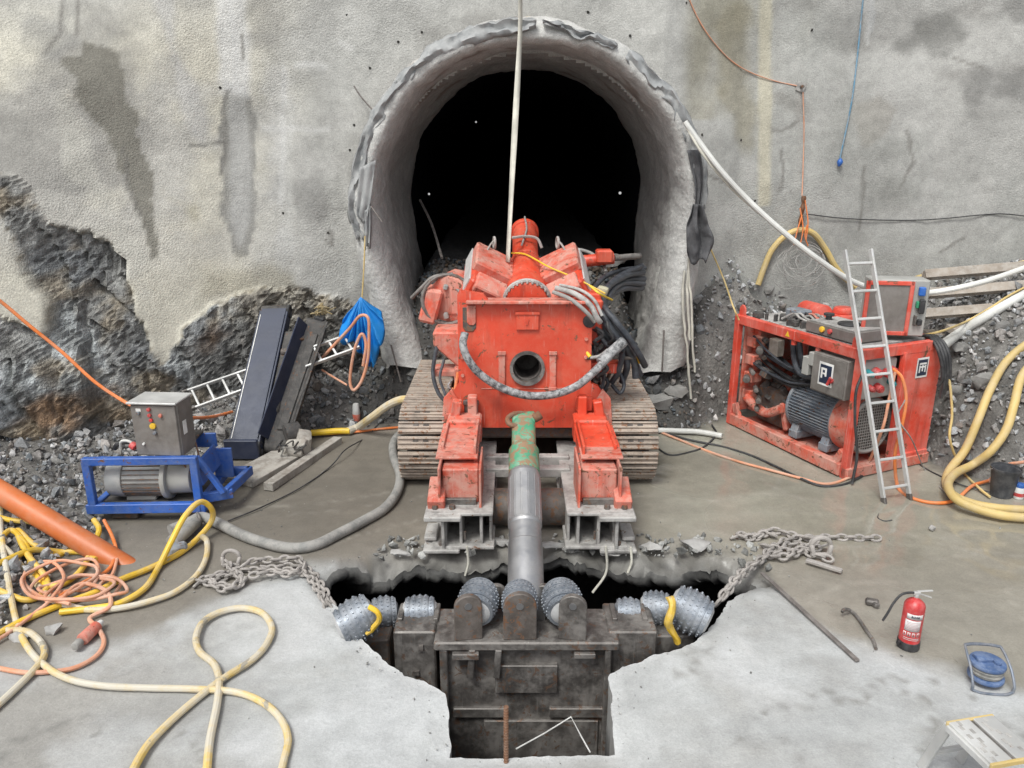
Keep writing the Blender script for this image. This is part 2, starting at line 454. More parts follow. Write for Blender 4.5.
M['motor'] = weathered('grey_motor_paint', (.30, .31, .31), .5, dust=.6, dustc=(.42, .41, .39), scale=6)
M['motor_blue'] = weathered('blue_grey_motor_paint', (.15, .18, .215), .5, dust=.7, dustc=(.33, .33, .335), chip=.3, scale=7)
M['white'] = weathered('off_white_paint', (.75, .75, .73), .5, dust=.2, scale=12, bmp=0)
M['ink'] = weathered('black_print', (.02, .03, .06), .5, dust=0, bmp=0, scale=12)
M['yellow_btn'] = weathered('yellow_plastic', (.8, .5, .03), .4, dust=.1, scale=12)
M['blue_plastic'] = weathered('blue_plastic', (.02, .12, .45), .4, dust=.15, dustc=(.3, .35, .45), scale=12)
M['green_plastic'] = weathered('green_plastic', (.03, .3, .15), .4, dust=.1, scale=12)
M['teal_plastic'] = weathered('teal_plastic', (.03, .3, .33), .4, dust=.1, scale=12)
M['reel_blue'] = weathered('pale_blue_plastic', (.055, .11, .25), .45, dust=.4, dustc=(.35, .4, .5), scale=14)
M['reel_frame'] = weathered('grey_blue_tube', (.16, .19, .24), .45, .3, dust=.4, scale=14)
M['wood'] = weathered('grey_weathered_wood', (.34, .29, .24), .8, dust=.7, dustc=(.46, .43, .39), scale=7)
M['plank'] = weathered('cement_covered_plank', (.24, .21, .18), .8, dust=.85, dustc=(.44, .42, .38), scale=5, lvl=.46)
M['chain'] = weathered('dusty_grey_chain', (.27, .25, .23), .6, .2, dust=.8, dustc=(.44, .41, .385), scale=10, lvl=.44)
M['rebar'] = weathered('rusty_rebar', (.20, .09, .045), .75, .2, dust=.4, dustc=(.3, .24, .19), scale=12)
M['rebar_dusty'] = weathered('greyish_iron_bar', (.16, .14, .13), .6, .3, dust=.6, dustc=(.33, .31, .29), scale=12)
M['bucket'] = weathered('black_bucket_plastic', (.045, .048, .055), .5, dust=.4, dustc=(.2, .2, .2), scale=9)
M['sling'] = weathered('cream_webbing', (.60, .58, .50), .8, dust=.4, dustc=(.48, .46, .42), scale=10, bmp=.2)
M['stone_big'] = weathered('grey_boulder', (.22, .215, .205), .9, dust=.6, dustc=(.34, .33, .31), scale=6, bmp=.6)
M['chunk'] = weathered('pale_concrete_lump', (.36, .35, .335), .9, dust=.6, dustc=(.48, .475, .46), scale=6, bmp=.5)
M['bulb'] = None
def cloth(name, col, dustc, scale=4):
    m = weathered(name, col, .8, dust=.6, dustc=dustc, scale=scale, bmp=.4, lvl=.48); return m
M['fleece'] = cloth('grey_fleece', (.27, .28, .285), (.46, .46, .45))
M['tarp_dark'] = cloth('dark_grey_sheet', (.06, .06, .065), (.16, .16, .165))
M['tarp_blue'] = weathered('blue_tarpaulin', (.008, .23, .68), .45, dust=.25, dustc=(.08, .42, .75), scale=5, bmp=.3)
# ================================================================== THE SETTING
def col_attr(me, name, arr):
    a = me.color_attributes.new(name, 'FLOAT_COLOR', 'POINT')
    rgba = np.ones((len(me.vertices), 4), np.float32); rgba[:, :3] = arr
    a.data.foreach_set('color', rgba.ravel())
def flt_attr(me, name, arr):
    a = me.attributes.new(name, 'FLOAT', 'POINT'); a.data.foreach_set('value', np.asarray(arr, np.float32))
def mesh_np(name, V, faces, mat, smooth=True):
    me = bpy.data.meshes.new(name); me.from_pydata([tuple(v) for v in V], [], faces); me.materials.append(mat)
    me.polygons.foreach_set('use_smooth', [smooth] * len(me.polygons)); me.update()
    o = bpy.data.objects.new(name, me); COL.objects.link(o); return o
def attr(nt, name, out='Color'):
    n = N(nt, 'ShaderNodeAttribute'); n.attribute_name = name; return n.outputs[out]
def lerp3(a, b, m):
    return a * (1 - m[:, None]) + np.asarray(b)[None, :] * m[:, None] if np.ndim(b) == 1 else a * (1 - m[:, None]) + b * m[:, None]

def surf_mat(name, scale_f, bump_amt, lump=None, grit=.12, rockbump=0.0, speck=.16):
    m, nt, b = new_mat(name)
    tc = N(nt, 'ShaderNodeTexCoord').outputs['Object']
    c = attr(nt, 'col')
    nf = noise(nt, tc, scale_f, 6, .7); ng = noise(nt, tc, scale_f * 6, 3, .6)
    f = math_(nt, 'ADD', math_(nt, 'MULTIPLY', ramp(nt, nf, .3, .7), grit * 2), 1 - grit)
    f2 = math_(nt, 'ADD', math_(nt, 'MULTIPLY', ramp(nt, ng, .3, .7), grit), 1 - grit * .5)
    g = N(nt, 'ShaderNodeVectorMath', operation='SCALE'); nt.links.new(c, g.inputs[0]); nt.links.new(math_(nt, 'MULTIPLY', math_(nt, 'MULTIPLY', f, f2), math_(nt, 'MULTIPLY', ramp(nt, noise(nt, tc, 95, 2, .6), .3, .7, 1 - speck, 1 + speck), ramp(nt, noise(nt, tc, 38, 4, .75), .28, .40, 1 - speck * 2, 1))), g.inputs['Scale'])
    if rockbump:
        rk = attr(nt, 'rk', 'Fac')
        mp = N(nt, 'ShaderNodeMapping'); mp.inputs['Rotation'].default_value = (0, R(28), 0); mp.inputs['Scale'].default_value = (3.2, 3.2, .8); nt.links.new(tc, mp.inputs['Vector'])
        s1 = noise(nt, mp.outputs[0], 1.6, 8, .62, .6)
        s2 = noise(nt, tc, 16, 6, .75)
        k1 = math_(nt, 'MULTIPLY', ramp(nt, s1, .3, .7, .62, 1.38), ramp(nt, s2, .3, .7, .6, 1.4))
        kk = N(nt, 'ShaderNodeMix'); nt.links.new(rk, kk.inputs[0]); kk.inputs[2].default_value = 1.0; nt.links.new(k1, kk.inputs[3])
        g2 = N(nt, 'ShaderNodeVectorMath', operation='SCALE'); nt.links.new(g.outputs[0], g2.inputs[0]); nt.links.new(kk.outputs[0], g2.inputs['Scale']); g = g2
        nf = math_(nt, 'ADD', nf, math_(nt, 'MULTIPLY', rk, math_(nt, 'ADD', math_(nt, 'MULTIPLY', s1, .5), math_(nt, 'MULTIPLY', s2, .9))))
    nt.links.new(g.outputs[0], b.inputs['Base Color'])
    nt.links.new(attr(nt, 'rough', 'Fac'), b.inputs['Roughness'])
    h = math_(nt, 'ADD', nf, math_(nt, 'MULTIPLY', ng, .3))
    if lump:
        v = N(nt, 'ShaderNodeTexVoronoi', feature='SMOOTH_F1'); v.inputs['Scale'].default_value = lump; nt.links.new(tc, v.inputs['Vector'])
        h = math_(nt, 'SUBTRACT', math_(nt, 'ADD', math_(nt, 'MULTIPLY', nf, .35), math_(nt, 'MULTIPLY', ng, .45)), math_(nt, 'MULTIPLY', v.outputs['Distance'], .7))
    s = math_(nt, 'MULTIPLY', attr(nt, 'bmp', 'Fac'), bump_amt)
    n = N(nt, 'ShaderNodeBump'); n.inputs['Distance'].default_value = .02
    nt.links.new(h, n.inputs['Height']); nt.links.new(s, n.inputs['Strength']); nt.links.new(n.outputs[0], b.inputs['Normal'])
    return m
M['ground'] = surf_mat('cement_mud_floor', 7, .5, None, .08, 0, .07)
M['shotcrete'] = surf_mat('sprayed_concrete_and_rock', 9, .8, 48, .10, 1.0)
M['lining'] = surf_mat('sprayed_lining', 9, 1.0, 18, .12)
M['bank'] = surf_mat('crushed_rock', 9, 1.0, 26, .25)

# ------------------------------------------------------------------ pit outline (ground coordinates)
PIT_PX = [(322, 574), (333, 567), (348, 563), (372, 561), (400, 560), (425, 558), (448, 556), (470, 556), (490, 552), (505, 553), (528, 553), (545, 552), (560, 553),
          (575, 556), (600, 556), (630, 560), (660, 559), (700, 557), (728, 561), (750, 570), (757, 578), (744, 588), (728, 600), (716, 616), (704, 630), (688, 642), (672, 650),
          (655, 655), (640, 662), (625, 668), (608, 672), (608, 680), (611, 700), (613, 730), (615, 752), (560, 753), (500, 752), (450, 753), (449, 735), (448, 710),
          (446, 690), (434, 684), (420, 677), (404, 671), (392, 664), (378, 655), (366, 645), (358, 634), (349, 622), (340, 610), (331, 600), (324, 588)]
_pp = [G(*p) for p in PIT_PX]
PIT = []
for i in range(len(_pp)):
    a, b = _pp[i], _pp[(i + 1) % len(_pp)]
    n = max(1, int((b - a).length / .022))
    for k in range(n):
        q = a.lerp(b, k / n)
        am = .016 if (440 < PIT_PX[i][0] < 620 and PIT_PX[i][1] > 690) else .035
        jg = .020 if q.y > 4.6 else .007
        PIT.append((q.x + am * float(fbm(q.x * 7, q.y * 7, 1, 3)) + jg * float(fbm(q.x * 22, q.y * 22, 11, 3, .7)), q.y + am * float(fbm(q.x * 7, q.y * 7, 5, 3)) + jg * float(fbm(q.x * 22, q.y * 22, 15, 3, .7))))
def axis_pts(segs):
    out = []
    for a, b, st in segs: out += list(np.arange(a, b, st))
    return np.array(out)
gx = axis_pts([(-40, -9, 2.5), (-9, -5.2, .3), (-5.2, 5.6, .055), (5.6, 9, .3), (9, 40, 2.5)])
gy = axis_pts([(-40, -4, 3), (-4, 2.6, .3), (2.6, 10.9, .055), (10.9, 13, .3)])
GX, GY = np.meshgrid(gx, gy); gxf, gyf = GX.ravel(), GY.ravel()
rs = np.random.RandomState(3)
inner = (np.abs(gxf) < 5.1) & (gyf > 2.7) & (gyf < 10.8)
gxf = gxf + inner * rs.uniform(-.012, .012, gxf.shape); gyf = gyf + inner * rs.uniform(-.012, .012, gyf.shape)
sdp = poly_sd(gxf, gyf, PIT)
keep = sdp < -.028
pts = [Vector(p) for p in PIT] + [Vector((a, b)) for a, b in zip(gxf[keep], gyf[keep])]
npit = len(PIT)
v2, _, f2, _, _, _ = delaunay_2d_cdt(pts, [(i, (i + 1) % npit) for i in range(npit)], [], 0, 1e-6)
V = np.array([(v.x, v.y) for v in v2])
F2 = [tuple(f) for f in f2]
cx = np.array([V[list(f)].mean(0) for f in F2])
ins = poly_sd(cx[:, 0], cx[:, 1], PIT) > 0
F2 = [f for f, i in zip(F2, ins) if not i]
X, Y = V[:, 0], V[:, 1]
sd_ = -poly_sd(X, Y, PIT)
near_bank = bank_z(X, Y)
Z = .02 * fbm(X * .8, Y * .8, 3, 3) + .010 * fbm(X * 4, Y * 4, 8, 3)
# broken shoulders round the hole
rear = sst(5.7, 6.1, Y)
rb = rear * sst(.45, .10, sd_ + .15 * fbm(X * 2.2, Y * 2.2, 71, 3)) * (X > -1.3) * (X < 2.3)
hv_, _, _, ed_ = vcell(X * 5.5, Y * 5.5, 4)
hv2_, _, _, ed2_ = vcell(X * 14, Y * 14, 8)
Z += -(.035 + .05 * rear) * sst(.16, 0, sd_) * (.6 + .8 * fbm(X * 5, Y * 5, 4, 3)) - .10 * rear * sst(.30, .0, sd_) * (.5 + fbm(X * 2.5, Y * 2.5, 14, 3)) * (X > -1.4) * (X < 2.4)
Z += rb * (-.05 + .07 * (hv_ - .5) + .04 * (hv2_ - .5) - .02 * sst(.1, 0, ed_))
Z[near_bank > .05] -= .03
# colour : pale sprayed cement near, brown wet slurry behind
LC = [(-8.0, 3.6), (-5.0, 4.9)] + [(G(*p).x, G(*p).y) for p in [(0, 655), (60, 650), (110, 640), (160, 625), (190, 606), (225, 592), (262, 578), (300, 570), (330, 566)]] + \
     [(G(*p).x, G(*p).y) for p in [(742, 568), (768, 578), (800, 610), (840, 640), (880, 648), (930, 668), (1024, 688)]] + [(8, 3.8)]
lim = interp(X, LC)
n_a = fbm(X * 1.3, Y * 1.3, 21, 5, .6); n_b = fbm(X * 4.2, Y * 4.2, 25, 4, .6); n_c = fbm(X * .5, Y * .5, 29, 2)
pale = sst(-.16, .18, lim - Y + .22 * n_a + .10 * n_b)
slab = np.array([.405, .412, .408])[None, :] * (1 + .14 * n_a + .10 * n_b + .06 * fbm(X * 14, Y * 14, 2, 3))[:, None]
stain = sst(.10, .42, n_a + .4 * n_c) * .42
slab = lerp3(slab, np.array([.30, .295, .28]), stain * 1.3)
slab = lerp3(slab, np.array([.50, .505, .505]), .6 * sst(.1, .4, fbm(X * 1.8, Y * 1.8, 55, 4)))
# faint tan film on the left foreground
slab = lerp3(slab, np.array([.285, .27, .245]), .8 * sst(-1.5, -3.0, X + .5 * n_a + .25 * (Y - 4.4)))
slab = lerp3(slab, np.array([.33, .32, .30]), .6 * sst(3.6, 3.0, Y + .5 * n_a))
wet = np.array([.165, .148, .122])[None, :] * (1 + .18 * n_a + .10 * n_b)[:, None]
wet = lerp3(wet, np.array([.300, .290, .240]), sst(.8, 2.6, X + .5 * n_a))
wet = lerp3(wet, np.array([.24, .22, .19]), .7 * sst(6.9, 6.1, Y + .3 * n_a))
wet = lerp3(wet, np.array([.27, .245, .21]), sst(.05, .45, n_c + .5 * n_a) * .45)
crv = np.abs(fbm(X * 1.1 + .4 * n_a, Y * 1.1, 66, 2)); wet = lerp3(wet, np.array([.36, .335, .29]), .5 * sst(.03, .0, crv) * sst(1.5, 3, X))
pud = np.maximum(sst(.35, -.25, np.hypot((X - 4.0) / 1.9, (Y - 6.9) / .95) - 1 + .5 * n_a), sst(.3, -.2, np.hypot((X - 2.3) / .9, (Y - 8.2) / .6) - 1 + .5 * n_a))
wet = lerp3(wet, np.array([.22, .20, .16]), pud * .6)
c = wet * (1 - pale[:, None]) + slab * pale[:, None]
dirt = sst(.35, .0, -poly_sd(X, Y, BANKS[0]) + .15 * n_b)
c = lerp3(c, np.array([.12, .112, .10]), dirt * .8)
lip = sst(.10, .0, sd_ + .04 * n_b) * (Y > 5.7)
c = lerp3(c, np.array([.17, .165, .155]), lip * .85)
rc = (np.array([.20, .195, .18])[None, :] * (.35 + .75 * hv_ + .5 * (hv2_ - .5))[:, None]); c = lerp3(c, np.clip(rc, .05, .5), rb * .85)
# scuffs, footprints, grout splashes and hair cracks on the pale slab
f1 = fbm(X * 2.6 + .6 * n_a, Y * 6, 81, 5, .65); c = lerp3(c, np.array([.29, .285, .27]), pale * .45 * sst(.12, .45, fbm(X * .9, Y * 1.7, 82, 5, .6)))
f2_ = fbm(X * 9, Y * 9, 84, 4, .7); c = lerp3(c, np.array([.33, .32, .30]), pale * .3 * sst(.1, .45, f1) * sst(-.1, .3, n_a))
c = lerp3(c, np.array([.50, .51, .515]), pale * .5 * sst(.0, .35, fbm(X * 1.5, Y * 1.5, 88, 5, .6)))
crk = np.abs(fbm(X * .9 + .25 * n_b, Y * .9 + .25 * n_b, 91, 3)); c = lerp3(c, np.array([.22, .215, .20]), pale * .75 * sst(.012, .0, crk) * sst(.1, .3, fbm(X * .6, Y * .6, 93, 2) + .2))
edge_ = sst(.10, .0, sd_ + .03 * n_b) * (Y < 5.8); c = lerp3(c, np.array([.52, .525, .52]), edge_ * .5)
# tyre and drag arcs in the slurry
for (ax0, ay0, rr0, wd0) in ((3.2, 9.4, 2.9, .035), (3.2, 9.4, 3.2, .03), (5.6, 9.2, 3.0, .03), (1.2, 3.0, 4.6, .03), (-2.6, 10.0, 2.6, .03), (-2.5, 10.1, 2.9, .03)):
    dd_ = np.abs(np.hypot(X - ax0, Y - ay0) - rr0 + .04 * n_a); c = lerp3(c, np.array([.33, .31, .27]), (1 - pale) * .4 * sst(wd0, .0, dd_) * sst(-.1, .3, n_b + .2))
c = c * (1 + .10 * fbm(X * .45, Y * .45, 99, 2) - .10 * sst(.0, .4, fbm(X * 1.1, Y * 2.2, 98, 4)))[:, None]
rg = .68 - .60 * pud * (1 - pale) - (1 - pale) * (1 - pud) * .32 * sst(.8, 2.4, X) - .12 * (1 - pale) * (1 - pud) * sst(-.2, .3, n_a)
ground = mesh_np('ground', np.column_stack([X, Y, Z]), F2, M['ground'])
col_attr(ground.data, 'col', c); flt_attr(ground.data, 'rough', np.clip(rg + .12 * pale, .08, .95)); flt_attr(ground.data, 'bmp', np.clip(.9 - .85 * pud - .3 * (1 - pale), .04, 1))
ground['kind'] = 'structure'
ZB = {}
for i in range(len(v2)):
    ZB[(round(X[i], 4), round(Y[i], 4))] = Z[i]
# ------------------------------------------------------------------ pit walls and floor
pc = np.array([.15, 5.2])
PT = np.array(PIT)
z0 = np.array([ZB.get((round(a, 4), round(b, 4)), 0) for a, b in PIT])
dirv = PT - pc; dirv /= np.linalg.norm(dirv, axis=1)[:, None]
rearw = sst(5.4, 5.9, PT[:, 1])
levels = [0, .03, .08, .14, .20, .27, .34, .36, .45, .7, 1.1, 1.6, 2.2, 2.6]
rows, cols = [], []
for k, dz in enumerate(levels):
    n = fbm(PT[:, 0] * 5, PT[:, 1] * 5, dz * 6, 3)
    under = sst(.10, .5, dz) * (2.0 * rearw)
    off = under + .005 + .05 * n * (dz > 0) * (.35 + .65 * rearw) + (.09 * fbm(PT[:, 0] * 1.5, PT[:, 1] * 1.5, dz * 4, 2) * rearw * (dz > 0))
    if k == 0: off = off * 0
    p = PT + dirv * off[:, None]
    rows.append(np.column_stack([p, z0 - dz]))
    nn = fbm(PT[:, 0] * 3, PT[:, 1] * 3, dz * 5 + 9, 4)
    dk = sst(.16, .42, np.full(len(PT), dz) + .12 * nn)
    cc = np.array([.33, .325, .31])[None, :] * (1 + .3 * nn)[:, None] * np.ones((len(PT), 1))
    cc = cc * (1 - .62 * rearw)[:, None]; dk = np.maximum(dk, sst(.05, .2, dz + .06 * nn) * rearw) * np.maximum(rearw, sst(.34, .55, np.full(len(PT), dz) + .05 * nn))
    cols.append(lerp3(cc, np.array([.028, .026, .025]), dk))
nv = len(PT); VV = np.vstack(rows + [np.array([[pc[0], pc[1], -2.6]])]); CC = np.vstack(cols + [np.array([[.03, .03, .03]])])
ff = []
for k in range(len(levels) - 1):
    for i in range(nv):
        j = (i + 1) % nv
        ff.append((k * nv + i, k * nv + j, (k + 1) * nv + j, (k + 1) * nv + i))
for i in range(nv): ff.append(((len(levels) - 1) * nv + i, (len(levels) - 1) * nv + (i + 1) % nv, len(VV) - 1))
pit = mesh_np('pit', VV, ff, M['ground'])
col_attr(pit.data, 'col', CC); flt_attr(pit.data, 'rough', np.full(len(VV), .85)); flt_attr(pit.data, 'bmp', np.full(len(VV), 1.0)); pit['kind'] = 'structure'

# ------------------------------------------------------------------ the rock face with its sprayed concrete
TX, TZ = .21, 2.8                       # axis of the tunnel
xs = axis_pts([(-14, -6.6, .2), (-6.6, 7.6, .04), (7.6, 14, .2)]); zs = axis_pts([(-.6, 6.4, .04), (6.4, 14, .25)])
WX, WZ = np.meshgrid(xs, zs); nx, nz = len(xs), len(zs)
X, Z = WX.ravel(), WZ.ravel(); Y = wall_y(X, Z)
m = rock_mask(X, Z)
n1 = fbm(X * .7, Z * .7, 3, 5, .6); n2 = fbm(X * 3, Z * 3, 6, 5, .6); n3 = fbm(X * .3, Z * .3, 8, 3); n4 = fbm(X * 12, Z * 12, 6, 3, .6)
c = np.array([.425, .424, .405])[None, :] * (1 + .13 * n1 + .08 * n2 + .08 * n4)[:, None]
c = lerp3(c, np.array([.31, .315, .30]), .7 * sst(2.2, 3.6, X))
c = c * (1 + .16 * fbm(X * 2.4 + .2 * n1, Z * .22, 51, 4) + .08 * fbm(X * 7, Z * .5, 53, 3))[:, None]
cream = sst(-2.6, -4.2, X + .7 * n1) * sst(6.0, 4.6, Z + .8 * n1)
c = lerp3(c, np.array([.66, .63, .53]), .85 * cream)
c = lerp3(c, np.array([.43, .425, .41]), .7 * sst(.05, .35, n3 + .3 * n2) * sst(1.5, 3, Z))
c = lerp3(c, np.array([.31, .29, .215]), .7 * sst(.05, .45, fbm(X * 1.1, Z * .5, 40, 4)) * sst(3, 2, np.abs(X - 3.3) * 2.5) * (Z > 4))
c = lerp3(c, np.array([.22, .215, .205]), .75 * sst(.1, .5, fbm(X * .8, Z * 2.2, 44, 4)) * sst(3.3, 4.6, X) * sst(3.8, 4.6, Z))
c = lerp3(c, np.array([.24, .235, .225]), .6 * sst(.15, .5, fbm(X * 1.0, Z * 1.2, 48, 4)) * (X < 2))
def stainpoly(px, colr, a, soft=.03, wob=.10, wf=3.0):
    global c
    Q = _wxz(px)
    d = poly_sd(X, Z, Q) + wob * fbm(X * wf, Z * wf, 61, 4)
    c = lerp3(c, np.array(colr), a * sst(-soft, soft, d))
    return d
# dark wet runs, pale runs
stainpoly([(66, 56), (82, 60), (86, 44), (104, 42), (118, 52), (126, 84), (133, 110), (138, 140), (146, 170), (156, 210), (159, 262), (150, 262), (146, 240), (130, 205), (112, 150), (84, 108), (74, 80)], (.185, .178, .152), .85, .010, .10, 5.0)
stainpoly([(222, 82), (246, 84), (252, 120), (254, 180), (255, 225), (246, 254), (236, 254), (224, 225), (218, 170), (216, 130)], (.235, .235, .225), .85, .012, .07, 5.0)
stainpoly([(227, 100), (244, 100), (249, 150), (249, 215), (240, 244), (230, 215), (225, 160)], (.40, .40, .39), .85, .04, .06)
stainpoly([(214, -40), (246, -40), (250, 40), (247, 96), (222, 92), (216, 30)], (.60, .60, .59), .8, .07, .12)
stainpoly([(150, -40), (168, -40), (182, 50), (206, 120), (200, 145), (184, 120), (166, 60)], (.50, .495, .48), .75, .06, .12)
stainpoly([(264, 60), (284, 60), (292, 150), (290, 250), (280, 260), (268, 150)], (.52, .52, .51), .5, .08, .2)
stainpoly([(761, -60), (775, -60), (772, 100), (769, 206), (757, 206), (759, 100)], (.50, .47, .37), .85, .03, .03)
stainpoly([(716, 20), (745, 10), (752, 60), (750, 120), (742, 140), (722, 110), (714, 60)], (.26, .235, .16), .6, .15, .3)
stainpoly([(868, -30), (880, -30), (878, 20), (874, 40)], (.52, .53, .54), .5, .03, .1)
stainpoly([(850, 105), (880, 92), (895, 110), (885, 135), (862, 142)], (.28, .265, .235), .5, .05, .12)
stainpoly([(165, 195), (200, 200), (208, 215), (196, 240), (180, 215)], (.36, .33, .22), .5, .1, .3)
stainpoly([(275, 170), (330, 180), (335, 210), (300, 215), (280, 200)], (.22, .22, .215), .6, .12, .3)
stainpoly([(195, 262), (300, 268), (300, 300), (190, 306)], (.36, .33, .235), .45, .15, .3)
stainpoly([(890, 40), (925, 22), (975, 24), (985, 38), (940, 52), (905, 58)], (.17, .172, .165), .75, .10, .3)
stainpoly([(960, 86), (985, 70), (1040, 68), (1050, 104), (1000, 100), (970, 104)], (.20, .20, .195), .75, .10, .3)
stainpoly([(985, -10), (1060, -10), (1060, 24), (1010, 14)], (.19, .19, .185), .7, .08, .3)
stainpoly([(780, 96), (800, 90), (812, 112), (800, 124), (780, 116)], (.23, .225, .21), .6, .06, .2)
stainpoly([(20, 20), (70, 10), (90, 40), (60, 60), (30, 50)], (.25, .25, .245), .5, .10, .3)
stainpoly([(60, 100), (92, 150), (128, 235), (160, 300), (140, 300), (100, 220), (60, 150)], (.52, .51, .46), .7, .06, .2)
stainpoly([(280, 120), (292, 120), (296, 250), (284, 270)], (.50, .50, .48), .6, .04, .1)
def stainline(px, colr, a, wd):
    global c
    Q = _wxz(px); d = np.full(X.shape, 9.)
    wx_, wz_ = X + .05 * fbm(X * 4, Z * 4, 5, 3), Z + .05 * fbm(X * 4, Z * 4, 8, 3)
    for (x0, z0_), (x1, z1_) in zip(Q[:-1], Q[1:]):
        ex, ez = x1 - x0, z1_ - z0_; t = np.clip(((wx_ - x0) * ex + (wz_ - z0_) * ez) / (ex * ex + ez * ez), 0, 1)
        d = np.minimum(d, np.hypot(wx_ - x0 - t * ex, wz_ - z0_ - t * ez))
    c = lerp3(c, np.array(colr), a * sst(wd, wd * .3, d))
for q_ in ([(188, 145), (205, 146), (226, 143)], [(60, 5), (62, 30), (48, 50)], [(74, 0), (76, 34)], [(240, 35), (243, 60)], [(228, 92), (222, 110), (224, 140), (218, 175)], [(905, 130), (912, 160), (900, 185)], [(770, 130), (790, 128), (800, 120)],
           [(330, 230), (332, 245), (326, 240)], [(690, 160), (735, 190)], [(865, 165), (862, 200), (858, 230)], [(940, 250), (965, 236)], [(955, 60), (980, 70)], [(780, 150), (784, 170), (778, 190)], [(120, 150), (128, 190), (140, 215)]):
    stainline(q_, (.17, .165, .155), .7, .035)
for q_ in ([(296, 66), (310, 64), (325, 66)], [(340, 45), (352, 50)], [(262, 128), (330, 130)], [(282, 70), (280, 200)], [(232, 0), (236, 90)], [(868, 0), (872, 40)]):
    stainline(q_, (.58, .58, .57), .5, .05)
# exposed rock
strat = fbm((X * .88 + Z * .47) * 4, (-X * .47 + Z * .88) * .9, 70, 5, .62)
rf_ = rock_facets(X, Z)
strat = fbm((X * .95 + Z * .32) * 6, (X * .32 - Z * .95) * .8, 70, 5, .65)
r = np.array([.225, .225, .215])[None, :] * (1 + .75 * strat + .25 * n4 + .45 * rf_[1])[:, None]
r = lerp3(r, np.array([.13, .14, .15]), .7 * sst(.0, .35, fbm(X * 1.3, Z * 1.3, 73, 3)))
r = lerp3(r, np.array([.42, .45, .455]), .75 * sst(.10, .35, fbm((X * .95 + Z * .32) * 2.6, (X * .32 - Z * .95) * .7, 76, 4)))
r = lerp3(r, np.array([.34, .20, .10]), .75 * sst(.18, .45, fbm(X * 1.8, Z * 1.8, 79, 4)) * (X < -3.6) * (Z < 2.6))
r = lerp3(r, np.array([.07, .066, .06]), .6 * (1 - rf_[2]))
r = lerp3(r, np.array([.27, .22, .15]), .65 * sst(.15, .4, fbm(X * 2.6, Z * 2.6, 77, 4)))
r = lerp3(r, np.array([.215, .19, .15])[None, :] * (1 + .35 * n2 + .3 * strat)[:, None], .75 * sst(-4.0, -3.5, X) * (X < 0) * sst(.7, 1.3, Z + .3 * n2))
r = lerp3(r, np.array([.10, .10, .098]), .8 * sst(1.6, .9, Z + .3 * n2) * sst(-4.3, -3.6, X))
r = np.clip(r, .02, .6)
c = lerp3(c, np.array([.16, .13, .085]), .85 * np.exp(-((m - .25) / .18) ** 2))
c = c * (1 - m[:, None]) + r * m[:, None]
ff = []
hx = 1.97
xc = (WX[:-1, :-1] + WX[1:, 1:]) / 2; zc = (WZ[:-1, :-1] + WZ[1:, 1:]) / 2
hole = ((np.hypot(xc - TX, zc - TZ) < 2.0) | ((np.abs(xc - TX) < 1.8) & (zc < TZ))) & (zc > -1)
idx = np.arange(nx * nz).reshape(nz, nx)
for j in range(nz - 1):
    for i in range(nx - 1):
        if not hole[j, i]: ff.append((idx[j, i], idx[j, i + 1], idx[j + 1, i + 1], idx[j + 1, i]))
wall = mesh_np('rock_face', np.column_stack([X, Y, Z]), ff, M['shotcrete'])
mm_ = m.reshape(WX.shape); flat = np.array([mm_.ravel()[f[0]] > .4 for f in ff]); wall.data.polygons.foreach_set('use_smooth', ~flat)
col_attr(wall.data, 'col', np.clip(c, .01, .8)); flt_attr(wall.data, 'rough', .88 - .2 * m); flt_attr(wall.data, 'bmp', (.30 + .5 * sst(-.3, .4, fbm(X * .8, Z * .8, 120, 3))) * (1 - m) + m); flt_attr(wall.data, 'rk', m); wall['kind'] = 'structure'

# ------------------------------------------------------------------ rubble banks
bx_ = axis_pts([(-14, -6.5, .2), (-6.5, 7.5, .05), (7.5, 14, .2)]); by_ = axis_pts([(1, 3.5, .15), (3.5, 12.2, .05), (12.2, 31, .5)])
BX, BY = np.meshgrid(bx_, by_); X, Y = BX.ravel(), BY.ravel(); Z = bank_z(X, Y)
vor = fbm(X * 7, Y * 7, 31, 4, .6)
Z2 = np.where(Z > 0, Z + .055 * vor * np.minimum(Z * 4, 1) + .02 * fbm(X * 20, Y * 20, 3, 2), Z)
n1 = fbm(X * .8, Y * .8, 90, 4); n2 = fbm(X * 5, Y * 5, 95, 4, .7)
c = np.array([.155, .148, .138])[None, :] * (1 + .35 * n1 + .6 * n2)[:, None]
c = lerp3(c, np.array([.30, .285, .26]), .55 * sst(2.0, 3, X) * sst(.1, .4, n1 + .4 * n2))
c = lerp3(c, np.array([.045, .043, .040]), .85 * sst(2.6, 2.2, np.abs(X - .2)) * (Y < 11))  # shade of the hollow under the portal legs painted into the rubble colour
c = lerp3(c, np.array([.02, .019, .018]), sst(10.9, 11.6, Y) * (np.abs(X - TX) < 2.1))  # darkness inside the tunnel painted into the floor colour, near black
inside = (np.abs(X - TX) < 2.6) & (Y > 10.6)
ok = (Z > -.12).reshape(BX.shape) & ((BY < 11.0 + 0 * BX) | (np.abs(BX - TX) < 1.95))
idx = np.arange(X.size).reshape(BX.shape); ff = []
for j in range(BX.shape[0] - 1):
    for i in range(BX.shape[1] - 1):
        if ok[j, i] and ok[j + 1, i] and ok[j, i + 1] and ok[j + 1, i + 1]: ff.append((idx[j, i], idx[j, i + 1], idx[j + 1, i + 1], idx[j + 1, i]))
bank = mesh_np('rubble_bank', np.column_stack([X, Y, Z2]), ff, M['bank'])
